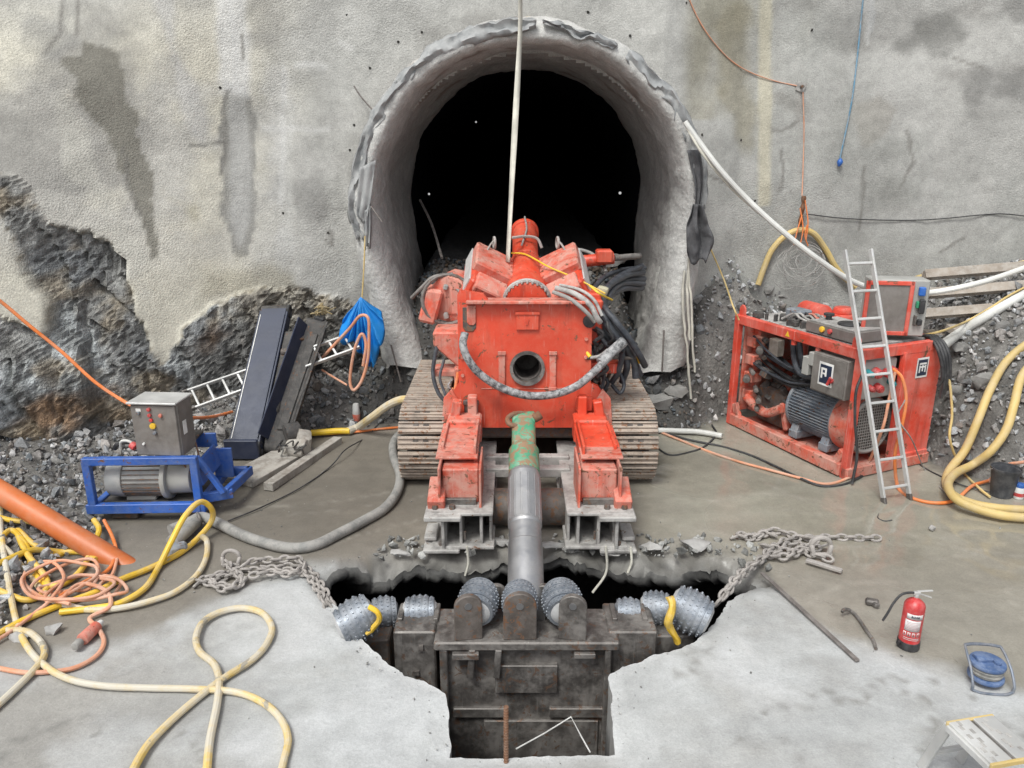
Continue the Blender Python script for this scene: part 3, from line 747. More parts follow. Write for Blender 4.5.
col_attr(bank.data, 'col', np.clip(c, .02, .5)); flt_attr(bank.data, 'rough', np.full(X.size, .85)); flt_attr(bank.data, 'bmp', np.ones(X.size)); bank['kind'] = 'structure'

# loose stones lying on the banks: nobody could count them
def stone_mesh(seed, n=11):
    rr = random.Random(seed); tb = bmesh.new()
    for k in range(n):
        v = Vector((rr.gauss(0, 1), rr.gauss(0, 1), rr.gauss(0, 1))).normalized() * rr.uniform(.8, 1)
        tb.verts.new((v.x, v.y * .8, v.z * .6))
    bmesh.ops.convex_hull(tb, input=tb.verts)
    bmesh.ops.delete(tb, geom=[v for v in tb.verts if not v.link_faces], context='VERTS')
    tb.verts.index_update()
    r_ = (np.array([v.co[:] for v in tb.verts]), [tuple(v.index for v in f.verts) for f in tb.faces]); tb.free(); return r_
protos = [stone_mesh(i) for i in range(24)]
SV, SF, SC = [], [], []; base = 0
rr = np.random.RandomState(11)
cnt = 0
while cnt < 9500:
    x, y = rr.uniform(-6.4, 7.4), rr.uniform(4.0, 11.6)
    z = float(bank_z(x, y))
    if z < -.06 or y > float(wall_y(x, max(z, 0))) + .1 and abs(x - TX) > 1.8: continue
    if z < 0 and rr.rand() < .65: continue
    sz = .016 + .046 * rr.rand() ** 2 + (.08 * rr.rand() if rr.rand() < .08 else 0)
    V0, F0 = protos[rr.randint(24)]
    e = Euler(rr.uniform(0, 6.28, 3)).to_matrix()
    Q = (V0 * sz) @ np.array(e).T + np.array([x, y, max(z, 0) + .02 + sz * .25 + .035 * float(vn(x * 7, y * 7, 31))])
    SV.append(Q); SF += [tuple(i + base for i in f) for f in F0]; base += len(Q)
    g_ = rr.uniform(.12, .30) if rr.rand() < .8 else rr.uniform(.30, .48)
    if x > 2.2: g_ = g_ * 1.2 + .02
    if abs(x - TX) < 2.35: g_ *= .5 if y < 10.9 else .25  # stones here darkened to match: shade of portal and tunnel put into their colour
    t_ = rr.uniform(-.015, .025)
    SC.append(np.tile([g_ + t_, g_, g_ - t_ * .8], (len(Q), 1))); cnt += 1
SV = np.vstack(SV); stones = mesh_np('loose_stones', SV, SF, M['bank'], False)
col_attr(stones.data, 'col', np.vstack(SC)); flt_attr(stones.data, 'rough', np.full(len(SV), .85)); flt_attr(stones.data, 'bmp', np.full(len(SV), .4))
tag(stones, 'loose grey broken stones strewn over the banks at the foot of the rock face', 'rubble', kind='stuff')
# crumbs on the floor
SV, SF, SC = [], [], []; base = 0
for k in range(1150):
    if k < 170: x, y = rr.uniform(-4, 5), rr.uniform(3.2, 9.5)
    elif k < 300: x, y = rr.uniform(-4.2, -2.2), rr.uniform(5.6, 8.4)
    elif k < 620: x, y = rr.uniform(-1.3, 2.4), rr.uniform(6.1, 6.75)
    else:
        q = PIT[rr.randint(len(PIT))]; x, y = q[0] + rr.normal(0, .10), q[1] + rr.normal(0, .10)
    if float(poly_sd(x, y, PIT)) > -.03: continue
    sz = .004 + .013 * rr.rand() ** 3
    if 300 <= k < 620: sz = .012 + .05 * rr.rand() ** 2.2
    V0, F0 = protos[rr.randint(24)]
    Q = (V0 * sz) @ np.array(Euler(rr.uniform(0, 6.28, 3)).to_matrix()).T + np.array([x, y, .006 + .02 * float(fbm(x * .8, y * .8, 3, 3))])
    SV.append(Q); SF += [tuple(i + base for i in f) for f in F0]; base += len(Q); g_ = rr.uniform(.12, .4)
    SC.append(np.tile([g_, g_, g_ * .95], (len(Q), 1)))
SV = np.vstack(SV); cr = mesh_np('concrete_crumbs', SV, SF, M['bank'], False)
col_attr(cr.data, 'col', np.vstack(SC)); flt_attr(cr.data, 'rough', np.full(len(SV), .85)); flt_attr(cr.data, 'bmp', np.full(len(SV), .3))
tag(cr, 'small crumbs of concrete and grit scattered over the floor', 'rubble', kind='stuff')

# ------------------------------------------------------------------ tunnel portal : sprayed lining, fleece edge, dark membrane
def arch(Rr, cz, zb, legx, n=120, nleg=34):
    out = []
    for k in range(nleg): 
        t = k / nleg; z = zb + (cz - zb) * t; out.append((-(legx + (Rr - legx) * t ** .7), z))
    for k in range(n + 1):
        a = math.pi * (1 - k / n); out.append((Rr * math.cos(a), cz + Rr * math.sin(a)))
    for k in range(nleg):
        t = 1 - (k + 1) / nleg; z = zb + (cz - zb) * t; out.append(((legx + (Rr - legx) * t ** .7), z))
    return np.array(out)
portal = thing('tunnel_portal', 'round tunnel mouth with thick sprayed concrete collar and dark interior behind the red machine', 'tunnel', (TX, 10.4, 0))
prof = [(10.95, 2.42, 2.8, .72, 2.12), (10.45, 2.36, 2.8, .70, 2.08), (10.22, 2.30, 2.8, .68, 2.02), (10.10, 2.24, 2.8, .68, 1.94), (10.05, 2.18, 2.8, .70, 1.82), (10.04, 2.12, 2.8, .70, 1.68), (10.08, 2.07, 2.81, .70, 1.55),
        (10.17, 2.03, 2.82, .72, 1.46), (10.30, 2.00, 2.84, .74, 1.42), (10.50, 1.975, 2.86, .76, 1.42), (10.8, 1.95, 2.88, .8, 1.52), (11.2, 1.93, 2.9, .9, 1.52), (11.6, 1.91, 2.91, .9, 1.54), (12.0, 1.895, 2.92, .9, 1.58), (12.4, 1.88, 2.93, .9, 1.62), (12.95, 1.86, 2.94, .9, 1.66), (13.0, 1.95, 2.94, .9, 1.8)]
dense = []
for (a, b) in zip(prof[:-1], prof[1:]):
    L_ = math.hypot(b[0] - a[0], b[1] - a[1]); k_ = max(1, int(L_ / .06))
    for q in range(k_): dense.append(tuple(a[i] + (b[i] - a[i]) * q / k_ for i in range(5)))
dense.append(prof[-1])
rows = []
for (y, Rr, cz, zb, lx) in dense:
    A = arch(Rr, cz, zb, lx)
    X, Z = A[:, 0] + TX + .10 * np.clip((cz - A[:, 1]) / 2.1, 0, 1), A[:, 1]
    n_ = np.column_stack([A[:, 0], np.maximum(A[:, 1] - cz, 0)]); n_ /= np.linalg.norm(n_, axis=1)[:, None] + 1e-9
    d = .055 * fbm(X * 1.8, Z * 1.8, y * 1.8, 3) + .028 * fbm(X * 8, Z * 8, y * 8, 3) + .07 * sst(1.9, 1.0, Z) * fbm(X * 4, Z * 4, y * 4, 3)
    yy = y + .03 * fbm(X * 4, Z * 4, y * 4 + 9, 3) + .06 * fbm(X * 1.2, Z * 1.2, 3, 2)
    Zb = Z + .16 * fbm(X * 5, y * 5, 44, 3) * sst(1.1, .7, Z)
    rows.append(np.column_stack([X + n_[:, 0] * d, yy, Zb + n_[:, 1] * d]))
nr, na = len(rows), len(rows[0]); VV = np.vstack(rows)
ff = [(i * na + k, i * na + k + 1, (i + 1) * na + k + 1, (i + 1) * na + k) for i in range(nr - 1) for k in range(na - 1)]
X, Y, Z = VV.T
c = np.array([.49, .485, .465])[None, :] * (1 + .16 * fbm(X * 1.5, Y * 1.5, Z * 1.5, 4) + .12 * fbm(X * 6, Y * 6, Z * 6, 4))[:, None]
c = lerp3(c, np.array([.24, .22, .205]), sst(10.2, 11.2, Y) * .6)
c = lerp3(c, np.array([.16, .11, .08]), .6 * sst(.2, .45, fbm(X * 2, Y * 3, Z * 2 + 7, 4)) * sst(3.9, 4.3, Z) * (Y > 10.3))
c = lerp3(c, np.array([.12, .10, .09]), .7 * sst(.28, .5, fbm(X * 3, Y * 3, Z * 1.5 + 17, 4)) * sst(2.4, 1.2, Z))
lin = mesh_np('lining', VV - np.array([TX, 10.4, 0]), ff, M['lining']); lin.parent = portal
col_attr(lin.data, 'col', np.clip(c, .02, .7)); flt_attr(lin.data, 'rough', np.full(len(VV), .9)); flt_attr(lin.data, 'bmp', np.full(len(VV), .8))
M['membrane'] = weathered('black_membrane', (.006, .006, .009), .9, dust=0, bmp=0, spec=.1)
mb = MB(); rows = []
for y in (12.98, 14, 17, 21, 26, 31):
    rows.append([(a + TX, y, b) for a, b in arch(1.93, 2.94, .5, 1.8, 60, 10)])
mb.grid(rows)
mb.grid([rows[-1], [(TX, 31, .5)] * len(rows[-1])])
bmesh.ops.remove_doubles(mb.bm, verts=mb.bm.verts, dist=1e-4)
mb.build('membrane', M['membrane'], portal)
# fleece folded over the collar
def fleece(a0, a1, wid, seed, rad=2.26, yy=10.03):
    mb = MB(); rows = []; n = max(8, int(abs(a1 - a0) / 1.1))
    for k in range(n + 1):
        a = R(a0 + (a1 - a0) * k / n); ca, sa = math.cos(a), math.sin(a)
        q = float(fbm(k * .11, seed, 0, 3)); e = min(1, min(k, n - k) / 4)
        row = []
        for j in range(7):
            t = j / 6
            rr_ = rad + .05 * q - (t - .35) * wid * (.55 + .45 * e + .35 * float(vn(k * .3, seed + 3)))
            fold = .03 * math.sin(t * 9 + q * 6) + .045 * float(fbm(k * .35, t * 3 + seed, 2, 2))
            if t < .2: fold += (.2 - t) * .6
            row.append((TX + rr_ * ca, yy + fold, 2.8 + rr_ * sa * 1.0 + .02 * float(vn(k * .8, t * 4, seed))))
        rows.append(row)
    mb.grid(rows)
    return mb
for i, (a0, a1, wd) in enumerate([(188, 128, .18), (129, 88, .20), (86, 62, .12), (58, 2, .17)]):
    o = fleece(a0, a1, wd, 3 + i * 5).build('fleece_edge', M['fleece'], portal, 60)
    md = o.modifiers.new('t', 'SOLIDIFY'); md.thickness = .012
def rag(pts0, pts1, n, seed, mat, name, parent=None, amp=.04, jag=.05):
    """hanging cloth between two edge polylines (top to bottom), folded"""
    A, B = spline(pts0, 8), spline(pts1, 8)
    m_ = min(len(A), len(B)); rows = []
    for i in range(m_):
        row = []
        for k in range(n + 1):
            t = k / n; p = A[i].lerp(B[i], t)
            p = p + Vector((0, -amp * (1 + math.sin(t * 11 + seed + i * .12)) * .5 - amp * .6 * float(fbm(t * 5, i * .22, seed, 2)), 0))
            if i == m_ - 1: p.z += jag * float(vn(t * 6, seed, 4))
            row.append(p)
        rows.append(row)
    mb = MB(); mb.grid(rows); o = mb.build(name, mat, parent, 70)
    md = o.modifiers.new('t', 'SOLIDIFY'); md.thickness = .008
    return o
YF = 10.0
rag([P(360, 168, YF), P(358, 195, YF), P(357, 214, YF), P(362, 222, YF)], [P(376, 160, YF), P(372, 195, YF), P(369, 212, YF), P(368, 220, YF)], 8, 1, M['fleece'], 'fleece_edge', portal)
rag([P(363, 212, YF), P(365, 232, YF), P(366, 247, YF)], [P(371, 206, YF), P(372, 226, YF), P(370, 246, YF)], 6, 4, M['fleece'], 'fleece_edge', portal)
rag([P(686, 150, YF), P(694, 185, YF), P(694, 215, YF)], [P(700, 150, YF), P(703, 180, YF), P(699, 212, YF)], 7, 7, M['tarp_dark'], 'fleece_edge', portal)
for q in ([(688, 265), (690, 290), (692, 330), (695, 372)], [(684, 270), (683, 310), (687, 350), (691, 398)], [(697, 215), (690, 250), (687, 300), (690, 340)]):
    MB().tube([P(x, y, 9.98) for x, y in q], .016, 6).jit(.012, 9).build('hanging_strip', M['sling'], portal)
MB().tube([P(420, 200, 12.2), P(432, 225, 11.6), P(442, 258, 10.9)], .02, 6).build('iron_bar', M['rebar_dusty'], portal)

o = rag([P(692, 204, 9.9), P(686, 225, 9.9), P(687, 248, 9.9), P(690, 263, 9.9)], [P(700, 204, 9.9), P(706, 222, 9.9), P(712, 242, 9.9), P(706, 259, 9.9)], 12, 9, M['tarp_dark'], 'hanging_sheet', None, .10)
tag(o, 'dark grey plastic sheet bunched and hanging beside the right side of the tunnel collar', 'plastic sheet')

# marker lamps inside the tunnel
m_, nt_, b_ = new_mat('white_marker_light'); b_.inputs['Emission Color'].default_value = (1, 1, 1, 1); b_.inputs['Emission Strength'].default_value = .4; M['bulb'] = m_
def lamp(px, py, y, r, label):
    r *= .75; p = P(px, py, y); t = thing('marker_lamp', label, 'lamp', p, 0, 'small marker lamps inside the tunnel')
    MB().box(p + Vector((0, r * 1.3, 0)), (r * 1.6, r, r * 1.6), bv=.002).build('bracket', M['steel_dark'], t)
    mb = MB(); bmesh.ops.create_uvsphere(mb.bm, u_segments=12, v_segments=8, radius=r); bmesh.ops.translate(mb.bm, vec=p, verts=mb.bm.verts)
    mb.build('bulb', M['bulb'], t)
lamp(476, 122, 24, .035, 'faint white lamp high on the left inside the dark tunnel')
lamp(585, 124, 24, .035, 'faint white lamp high on the right inside the dark tunnel')
lamp(429, 194, 14.6, .026, 'white lamp low on the left inside the dark tunnel')
lamp(620, 193, 14.6, .034, 'brightest white lamp low on the right inside the dark tunnel')

# boulders one can tell apart
def boulder(px, py, size, seed, label, mat='stone_big', on=None, sq=(1, .8, .7)):
    p = on or surf_hit(px, py, 0)
    tb = MB(); V0, F0 = stone_mesh(seed, 16)
    vs = [tb.bm.verts.new((v[0] * size * sq[0], v[1] * size * sq[1], v[2] * size * sq[2] * 1.4)) for v in V0]
    for f in F0: tb.bm.faces.new([vs[i] for i in f])
    bmesh.ops.subdivide_edges(tb.bm, edges=tb.bm.edges[:], cuts=2, use_grid_fill=True)
    bmesh.ops.translate(tb.bm, vec=p + Vector((0, 0, size * .25)), verts=tb.bm.verts)
    tb.jit(size * .09, 3 / size, seed)
    o = tb.build('boulder' if mat == 'stone_big' else 'concrete_lump', M[mat], None, 40)
    return tag(o, label, 'rock' if mat == 'stone_big' else 'concrete lump')
boulder(612, 262, .25, 101, 'grey boulder lying in the tunnel mouth behind the machine hoses', on=P(613, 262, 11.2) + Vector((0, 0, -.05)))
boulder(660, 405, .26, 102, 'grey block of rock in the hollow under the right foot of the tunnel collar')
boulder(642, 432, .16, 103, 'smaller grey rock beside the right crawler track')
boulder(675, 395, .20, 104, 'rounded grey rock leaning at the foot of the right bank near the hanging strips')
boulder(426, 322, .22, 105, 'rough grey rock stuck beside the dented red drum of the machine', on=P(424, 330, 10.6))
boulder(415, 375, .15, 106, 'dark rock under the left foot of the tunnel collar')
boulder(770, 292, .13, 107, 'light grey angular stone on the bank below the arched hose')
boulder(784, 298, .10, 108, 'small pale stone right of the arched hose end')
boulder(58, 463, .10, 109, 'white stone on the rubble left of the blue pump unit')
boulder(960, 352, .17, 110, 'flat grey stone on the bank between the white pipe and the yellow hoses')
boulder(985, 385, .20, 111, 'broad grey stone half buried between the two thick yellow hoses')
boulder(955, 395, .16, 112, 'dark round stone on the bank right of the red power pack')
boulder(1003, 330, .15, 113, 'grey stone just above the thick yellow hose by the right edge')
# ================================================================== THE RED RAISE-BORING MACHINE
CX = .165
mach = thing('boring_machine', 'big red crawler raise boring machine standing in front of the tunnel mouth', 'machine', (CX, 8.8, 0))
# housing: thick front plate with shoulders, cut-out hole, skirt
def mirror_x(pts): return [(-x, z) for x, z in reversed(pts)]
HZ, HR = 1.33, .19                      # hole
def plate_with_hole(outline, depth, hole, M_=None, n=36):
    cxh, czh, rh = hole
    pts = [Vector(p) for p in outline]; no = len(pts)
    pts += [Vector((cxh + rh * math.cos(2 * math.pi * k / n), czh + rh * math.sin(2 * math.pi * k / n))) for k in range(n)]
    e = [(i, (i + 1) % no) for i in range(no)] + [(no + i, no + (i + 1) % n) for i in range(n)]
    v, _, f, _, _, _ = delaunay_2d_cdt(pts, e, [], 0, 1e-6)
    tb = bmesh.new(); A = [tb.verts.new((p.x, -depth / 2, p.y)) for p in v]; B = [tb.verts.new((p.x, depth / 2, p.y)) for p in v]
    for t in f:
        cxx = sum((v[i] for i in t), Vector((0, 0))) / 3
        if (cxx - Vector((cxh, czh))).length < rh * .999 and all((v[i] - Vector((cxh, czh))).length < rh * 1.001 for i in t): continue
        if float(poly_sd(cxx.x, cxx.y, outline)) < 0: continue
        tb.faces.new([A[i] for i in t]); tb.faces.new([B[i] for i in reversed(t)])
    for a, b in e: tb.faces.new((A[a], A[b], B[b], B[a]))
    bmesh.ops.recalc_face_normals(tb, faces=tb.faces)
    return tb
out = [(-.90, .66), (.90, .66), (.88, .78), (.86, 1.0), (.78, 1.12), (.69, 1.16), (.69, 2.08), (.64, 2.11), (.54, 2.11), (.48, 2.04), (.10, 2.02), (-.10, 2.02), (-.40, 2.04), (-.47, 2.13), (-.72, 2.17), (-.745, 2.12), (-.745, 1.16), (-.80, 1.08), (-.88, .95), (-.90, .78)]
PY = 8.02
tilt = Matrix.Translation((CX, PY, .66)) @ Matrix.Rotation(R(-4), 4, 'X') @ Matrix.Translation((0, 0, -.66))
mb = MB(); tb = plate_with_hole(out, .12, (0, HZ, HR)); mb._merge(tb, tilt)
# side cheeks and rear box behind the plate
for s in (-1, 1):
    mb.box(tilt @ Vector((s * .66, .42, 1.40)), (.08, .74, 1.30), None, .01)
mb.box(tilt @ Vector((0, .42, 1.98)), (1.34, .72, .06), None, .01)
mb.box(tilt @ Vector((0, .40, .72)), (1.7, .7, .10), None, .01)
mb.box(tilt @ Vector((0, .78, 1.3)), (1.4, .06, 1.2), None, .01)
mb.build('housing', M['red'], mach)
mb = MB(); mb.ring(tilt @ Vector((0, -.10, HZ)), tilt @ Vector((0, .30, HZ)), HR, HR - .035, 40)
mb.build('chuck_opening', M['steel_dark'], mach)
mb = MB(); mb.ring(tilt @ Vector((0, .02, HZ)), tilt @ Vector((0, .6, HZ)), HR - .04, HR - .055, 30); mb.cyl(tilt @ Vector((0, .5, HZ)), tilt @ Vector((0, .55, HZ)), HR - .04)
mb.build('chuck_bore', M['track_dark'], mach)
def T(x, y, z): return tilt @ Vector((x, y, z))
# plates welded on the front
mb = MB()
for s in (-1, 1): 
    mb.box(T(s * .275, -.075, HZ - .02), (.07, .035, .36), (R(-4), 0, 0), .004)
    mb.box(T(s * .275, -.095, HZ + .17), (.085, .03, .04), (R(-4), 0, 0), .004); mb.box(T(s * .275, -.095, HZ - .22), (.085, .03, .04), (R(-4), 0, 0), .004)
mb.build_each('guide_plate', M['red_worn'], mach)
mb = MB(); mb.box(T(0, -.075, 1.84), (.24, .04, .18), (R(-4), 0, 0), .006); mb.box(T(0, -.10, 1.84), (.02, .012, .07), (R(-4), .25, 0), 0); mb.box(T(0, -.08, 1.93), (.26, .06, .03), (R(-4), 0, 0), .003)
mb.build('lug', M['red'], mach)
mb = MB(); mb.box(T(.62, -.09, .94), (.18, .08, .16), (R(-4), 0, 0), .012); mb.build('lug', M['red'], mach)
mb = MB(); mb.box(T(-.61, -.08, .90), (.15, .09, .17), (R(-4), 0, 0), .012); mb.box(T(-.61, -.13, .96), (.17, .02, .05), (R(-4), 0, 0), .004); mb.build('socket_box', M['steel_dark'], mach)
# slot in the left shoulder: a recessed oval pocket
mb = MB(); mb.prism([(-.07, -.09), (-.04, -.13), (.04, -.13), (.07, -.09), (.07, .13), (-.07, .13)], .02, tilt @ Matrix.Translation((-.62, -.062, 1.86)), .004); mb.build('pocket', M['steel_rust'], mach)
mb = MB(); mb.prism([(-.045, -.05), (-.02, -.08), (.03, -.08), (.05, -.05), (.05, .13), (-.045, .13)], .02, tilt @ Matrix.Translation((-.60, -.075, 1.88)), .004); mb.build('pocket', M['red_worn'], mach)
mb = MB(); mb.box(T(0, .0, 2.05), (1.30, .34, .035), (R(-4), 0, 0), .008); mb.build('top_ledge', M['red_worn'], mach)
mb = MB(); mb.cyl(T(.66, -.08, 1.84), T(.66, .1, 1.84), .07, None, 16, .01); mb.build('plug', M['black'], mach)
# skirt wings at the bottom of the plate
for s in (-1, 1):
    mb = MB(); mb.prism([(-.10, 0), (.10, 0), (.07, .34), (-.02, .44), (-.10, .30)], .05, tilt @ Matrix.Translation((s * .84, -.06, .66)) @ Matrix.Scale(s, 4, (1, 0, 0)), .006)
    mb.box(T(s * .80, -.10, .80), (.04, .10, .3), (R(-4), 0, 0), .006)
    mb.box(T(s * .86, -.02, .72), (.07, .16, .22), (R(-4), 0, 0), .01)
    mb.build('gusset', M['red_worn'], mach)
# tube and cylinders along the drill axis
EL = R(17); ax = Vector((0, math.cos(EL), math.sin(EL))); nn = Vector((0, -math.sin(EL), math.cos(EL)))
o0 = Vector((CX, 8.32, 1.98))
mb = MB(); mb.cyl(o0, o0 + ax * .34, .235, .235, 32, .02); mb.cyl(o0 + ax * .34, o0 + ax * .95, .20, .19, 32, .01); mb.cyl(o0 + ax * .95, o0 + ax * 1.95, .16, .16, 32); 
mb.cyl(o0 + ax * 1.9, o0 + ax * 2.0, .185, .185, 32, .01); mb.cyl(o0 + ax * 1.0, o0 + ax * 1.05, .18, .18, 32, .01)
mb.build('feed_tube', M['red'], mach)
mb = MB(); mb.torus(o0 + ax * .06, basis(ax), .245, .028, seg=40)
for k in range(15):
    a = math.pi * (k / 14); mb.box(o0 + ax * .015 + (Vector((1, 0, 0)) * math.cos(a) + nn * math.sin(a)) * .25, (.022, .03, .03), None, .003)
mb.build('bolt_collar', M['steel_dusty'], mach)
# paint splashes on the tube
for s in (-1, 1):
    side = Vector((s, 0, 0))
    # inclined yoke block, stepped like a gabled casting
    roll = Matrix.Rotation(s * R(-28), 3, ax)
    B = roll @ Matrix((side * s, ax, nn)).transposed()
    c0 = o0 + ax * .55 + side * .47 + nn * .0
    mb = MB(); mb.box(c0, (.46, .86, .30), B, .03); mb.build('cylinder_block', M['red'], mach)
    mb = MB(); mb.box(c0 + B @ Vector((0, .10, .19)), (.48, .56, .12), B, .02); mb.box(c0 + B @ Vector((0, -.40, .13)), (.36, .22, .12), B @ Euler((R(28), 0, 0)).to_matrix(), .015)
    for k in range(4): mb.cyl(c0 + B @ Vector((-s * .20, -.15 + .14 * k, .22)), c0 + B @ Vector((-s * .20, -.15 + .14 * k, .26)), .022, None, 6)
    mb.build('cover_plate', M['red_worn'], mach)
    mb = MB(); mb.box(c0 + B @ Vector((s * .236, .05, .02)), (.02, .8, .18), B, .004); mb.build('scale_strip', M['alu'], mach)
    e = c0 + B @ Vector((s * .05, .42, .30)); mb = MB(); mb.torus(e, basis((1, .2, 0)), .05, .016, 1, 1.3, 14, 8); mb.tube([e + Vector((0, 0, .03)), e + Vector((s * .05, -.1, -.02)), e + Vector((s * .12, -.2, -.14))], .012, 6); mb.build('shackle', M['chain'], mach)
    # hydraulic cylinder below, towards the tunnel
    mb = MB(); mb.cyl(c0 + B @ Vector((0, .3, -.2)), c0 + B @ Vector((0, .8, -.2)), .12, None, 20, .01); mb.build('hydraulic_cylinder', M['red'], mach)
mb = MB(); mb.tube([o0 + ax * 1.35 + nn * .19 + Vector((-.16, 0, 0)), o0 + ax * 1.3 + nn * .23, o0 + ax * 1.3 + nn * .2 + Vector((.14, 0, 0)), o0 + ax * 1.25 + nn * .1 + Vector((.2, 0, 0))], .018, 6)
mb.tube([o0 + ax * 1.1 + nn * .2 + Vector((-.05, 0, 0)), o0 + ax * 1.45 + nn * .19, o0 + ax * 1.7 + nn * .18 + Vector((.02, 0, 0)), o0 + ax * 1.95 + nn * .22 + Vector((.0, 0, 0))], .012, 6)
mb.build_each('wire_rope', M['chain'], mach)
mb = MB(); q = [o0 + ax * .9 + nn * .19 + Vector((-.17, 0, 0)), o0 + ax * .8 + nn * .215 + Vector((0, 0, 0)), o0 + ax * .45 + nn * .22 + Vector((.26, 0, 0)), o0 + ax * .2 + nn * .2 + Vector((.55, 0, 0)), o0 + ax * .0 + nn * .12 + Vector((.85, 0, 0))]
mb.tube(q, .010, 6); mb.build('orange_cable', M['yellow_bright'], mach)
# core body behind
mb = MB(); mb.box((CX, 9.35, 1.2), (1.1, 1.3, 1.1), None, .03); mb.box((CX, 9.3, .62), (1.5, 1.6, .3), None, .03); mb.build('rear_body', M['red_worn'], mach)

# left drum (reel guard) and mount
mb = MB(); c1 = P(445, 300, 8.75)
mb.cyl(c1 + Vector((.03, -.02, 0)), c1 + Vector((.12, .42, .05)), .27, .25, 14, .03); mb.box(c1 + Vector((-.16, .05, -.06)), (.20, .3, .40), (0, R(12), 0), .03)
mb.box(c1 + Vector((.16, .1, .0)), (.22, .3, .36), (0, 0, 0), .03); mb.jit(.03, 5, 3)
mb.build('drum_guard', M['red_worn'], mach)
mb = MB(); mb.torus(c1 + Vector((.03, -.03, .01)), basis((.15, -1, .05)), .285, .024, 1, 1, 22, 8); mb.tube([c1 + Vector((-.38, -.05, .03)), c1 + Vector((-.25, -.06, .16)), c1 + Vector((-.12, -.03, .27)), c1 + Vector((.1, 0, .30))], .022, 8)
mb.build('steel_rim', M['steel_dark'], mach)
mb = MB()
for k in range(7):
    a = k * .9; mb.box(c1 + Vector((.05 + .17 * math.cos(a), -.045, .17 * math.sin(a))), (.07, .05, .05), (0, a, 0), .012)
mb.jit(.02, 9); mb.build_each('mud_clump', M['stone_big'], mach)
mb = MB(); c2 = P(452, 347, 8.4)
mb.prism([(-.20, .20), (.22, .20), (.22, -.05), (.12, -.25), (-.02, -.12), (-.20, .04)], .45, Matrix.Translation(c2 + Vector((0, .1, 0))), .02); mb.box(c2 + Vector((-.02, 0, -.27)), (.36, .3, .07), None, .01)
mb.box(c2 + Vector((.14, -.1, -.30)), (.22, .2, .22), None, .02)
mb.build('side_bracket', M['red_worn'], mach)
mb = MB()
mb.tube([P(437, 345, 8.3), P(433, 372, 8.2), P(438, 392, 8.1), P(448, 404, 8.05)], .022, 8)
mb.tube([P(444, 360, 8.2), P(440, 378, 8.1), P(446, 396, 8.0)], .016, 8); mb.build_each('hose', M['hose_blue'], mach)
mb = MB(); mb.tube([P(458, 372, 8.1), P(455, 390, 8.05), P(452, 410, 8.0)], .018, 8); mb.build('hose', M['orange'], mach)

# crawler tracks
def track(x, label=None):
    r, y0, y1, zc = .40, 8.17, 10.0, .43
    path = []
    L1 = y1 - y0; per = 2 * L1 + 2 * math.pi * r; n = 37
    for k in range(n):
        s = per * k / n
        if s < L1: path.append((y1 - s, zc + r, 0))
        elif s < L1 + math.pi * r: a = (s - L1) / r; path.append((y0 - r * math.sin(a), zc + r * math.cos(a), a))
        elif s < 2 * L1 + math.pi * r: path.append((y0 + (s - L1 - math.pi * r), zc - r, math.pi))
        else: a = (s - 2 * L1 - math.pi * r) / r; path.append((y1 + r * math.sin(a), zc - r * math.cos(a), math.pi + a))
    mb = MB(); wd = .50
    for (y, z, a) in path:
        E = Euler((a, 0, 0)).to_matrix()
        mb.box(Vector((x, y, z)), (wd, .145, .022), E, .005)
        for q in (-.052, .0, .052): mb.box(Vector((x, y, z)) + E @ Vector((0, q, .020)), (wd * .99, .022, .030 if q else .022), E, .005)
    nf_ = len(mb.bm.faces)
    for (y, z, a) in path:
        E = Euler((a, 0, 0)).to_matrix()
        for q in (-.055, .055): mb.box(Vector((x + q, y, z)) + E @ Vector((0, .026, .014)), (.06, .028, .012), E, 0)
    tr = mb.build('crawler_track', M['track'], mach, label=label); tr.data.materials.append(M['track_dark'])
    for f in tr.data.polygons[nf_:]: f.material_index = 1
    mb = MB()
    for y in (y0, y1): mb.cyl((x - .16, y, zc), (x + .16, y, zc), r - .05, None, 28, .02)
    mb.box((x, (y0 + y1) / 2, zc), (.3, y1 - y0, .40), None, .03); mb.build('track_frame', M['track_dark'], tr)
track(CX - 1.155); track(CX + 1.175)

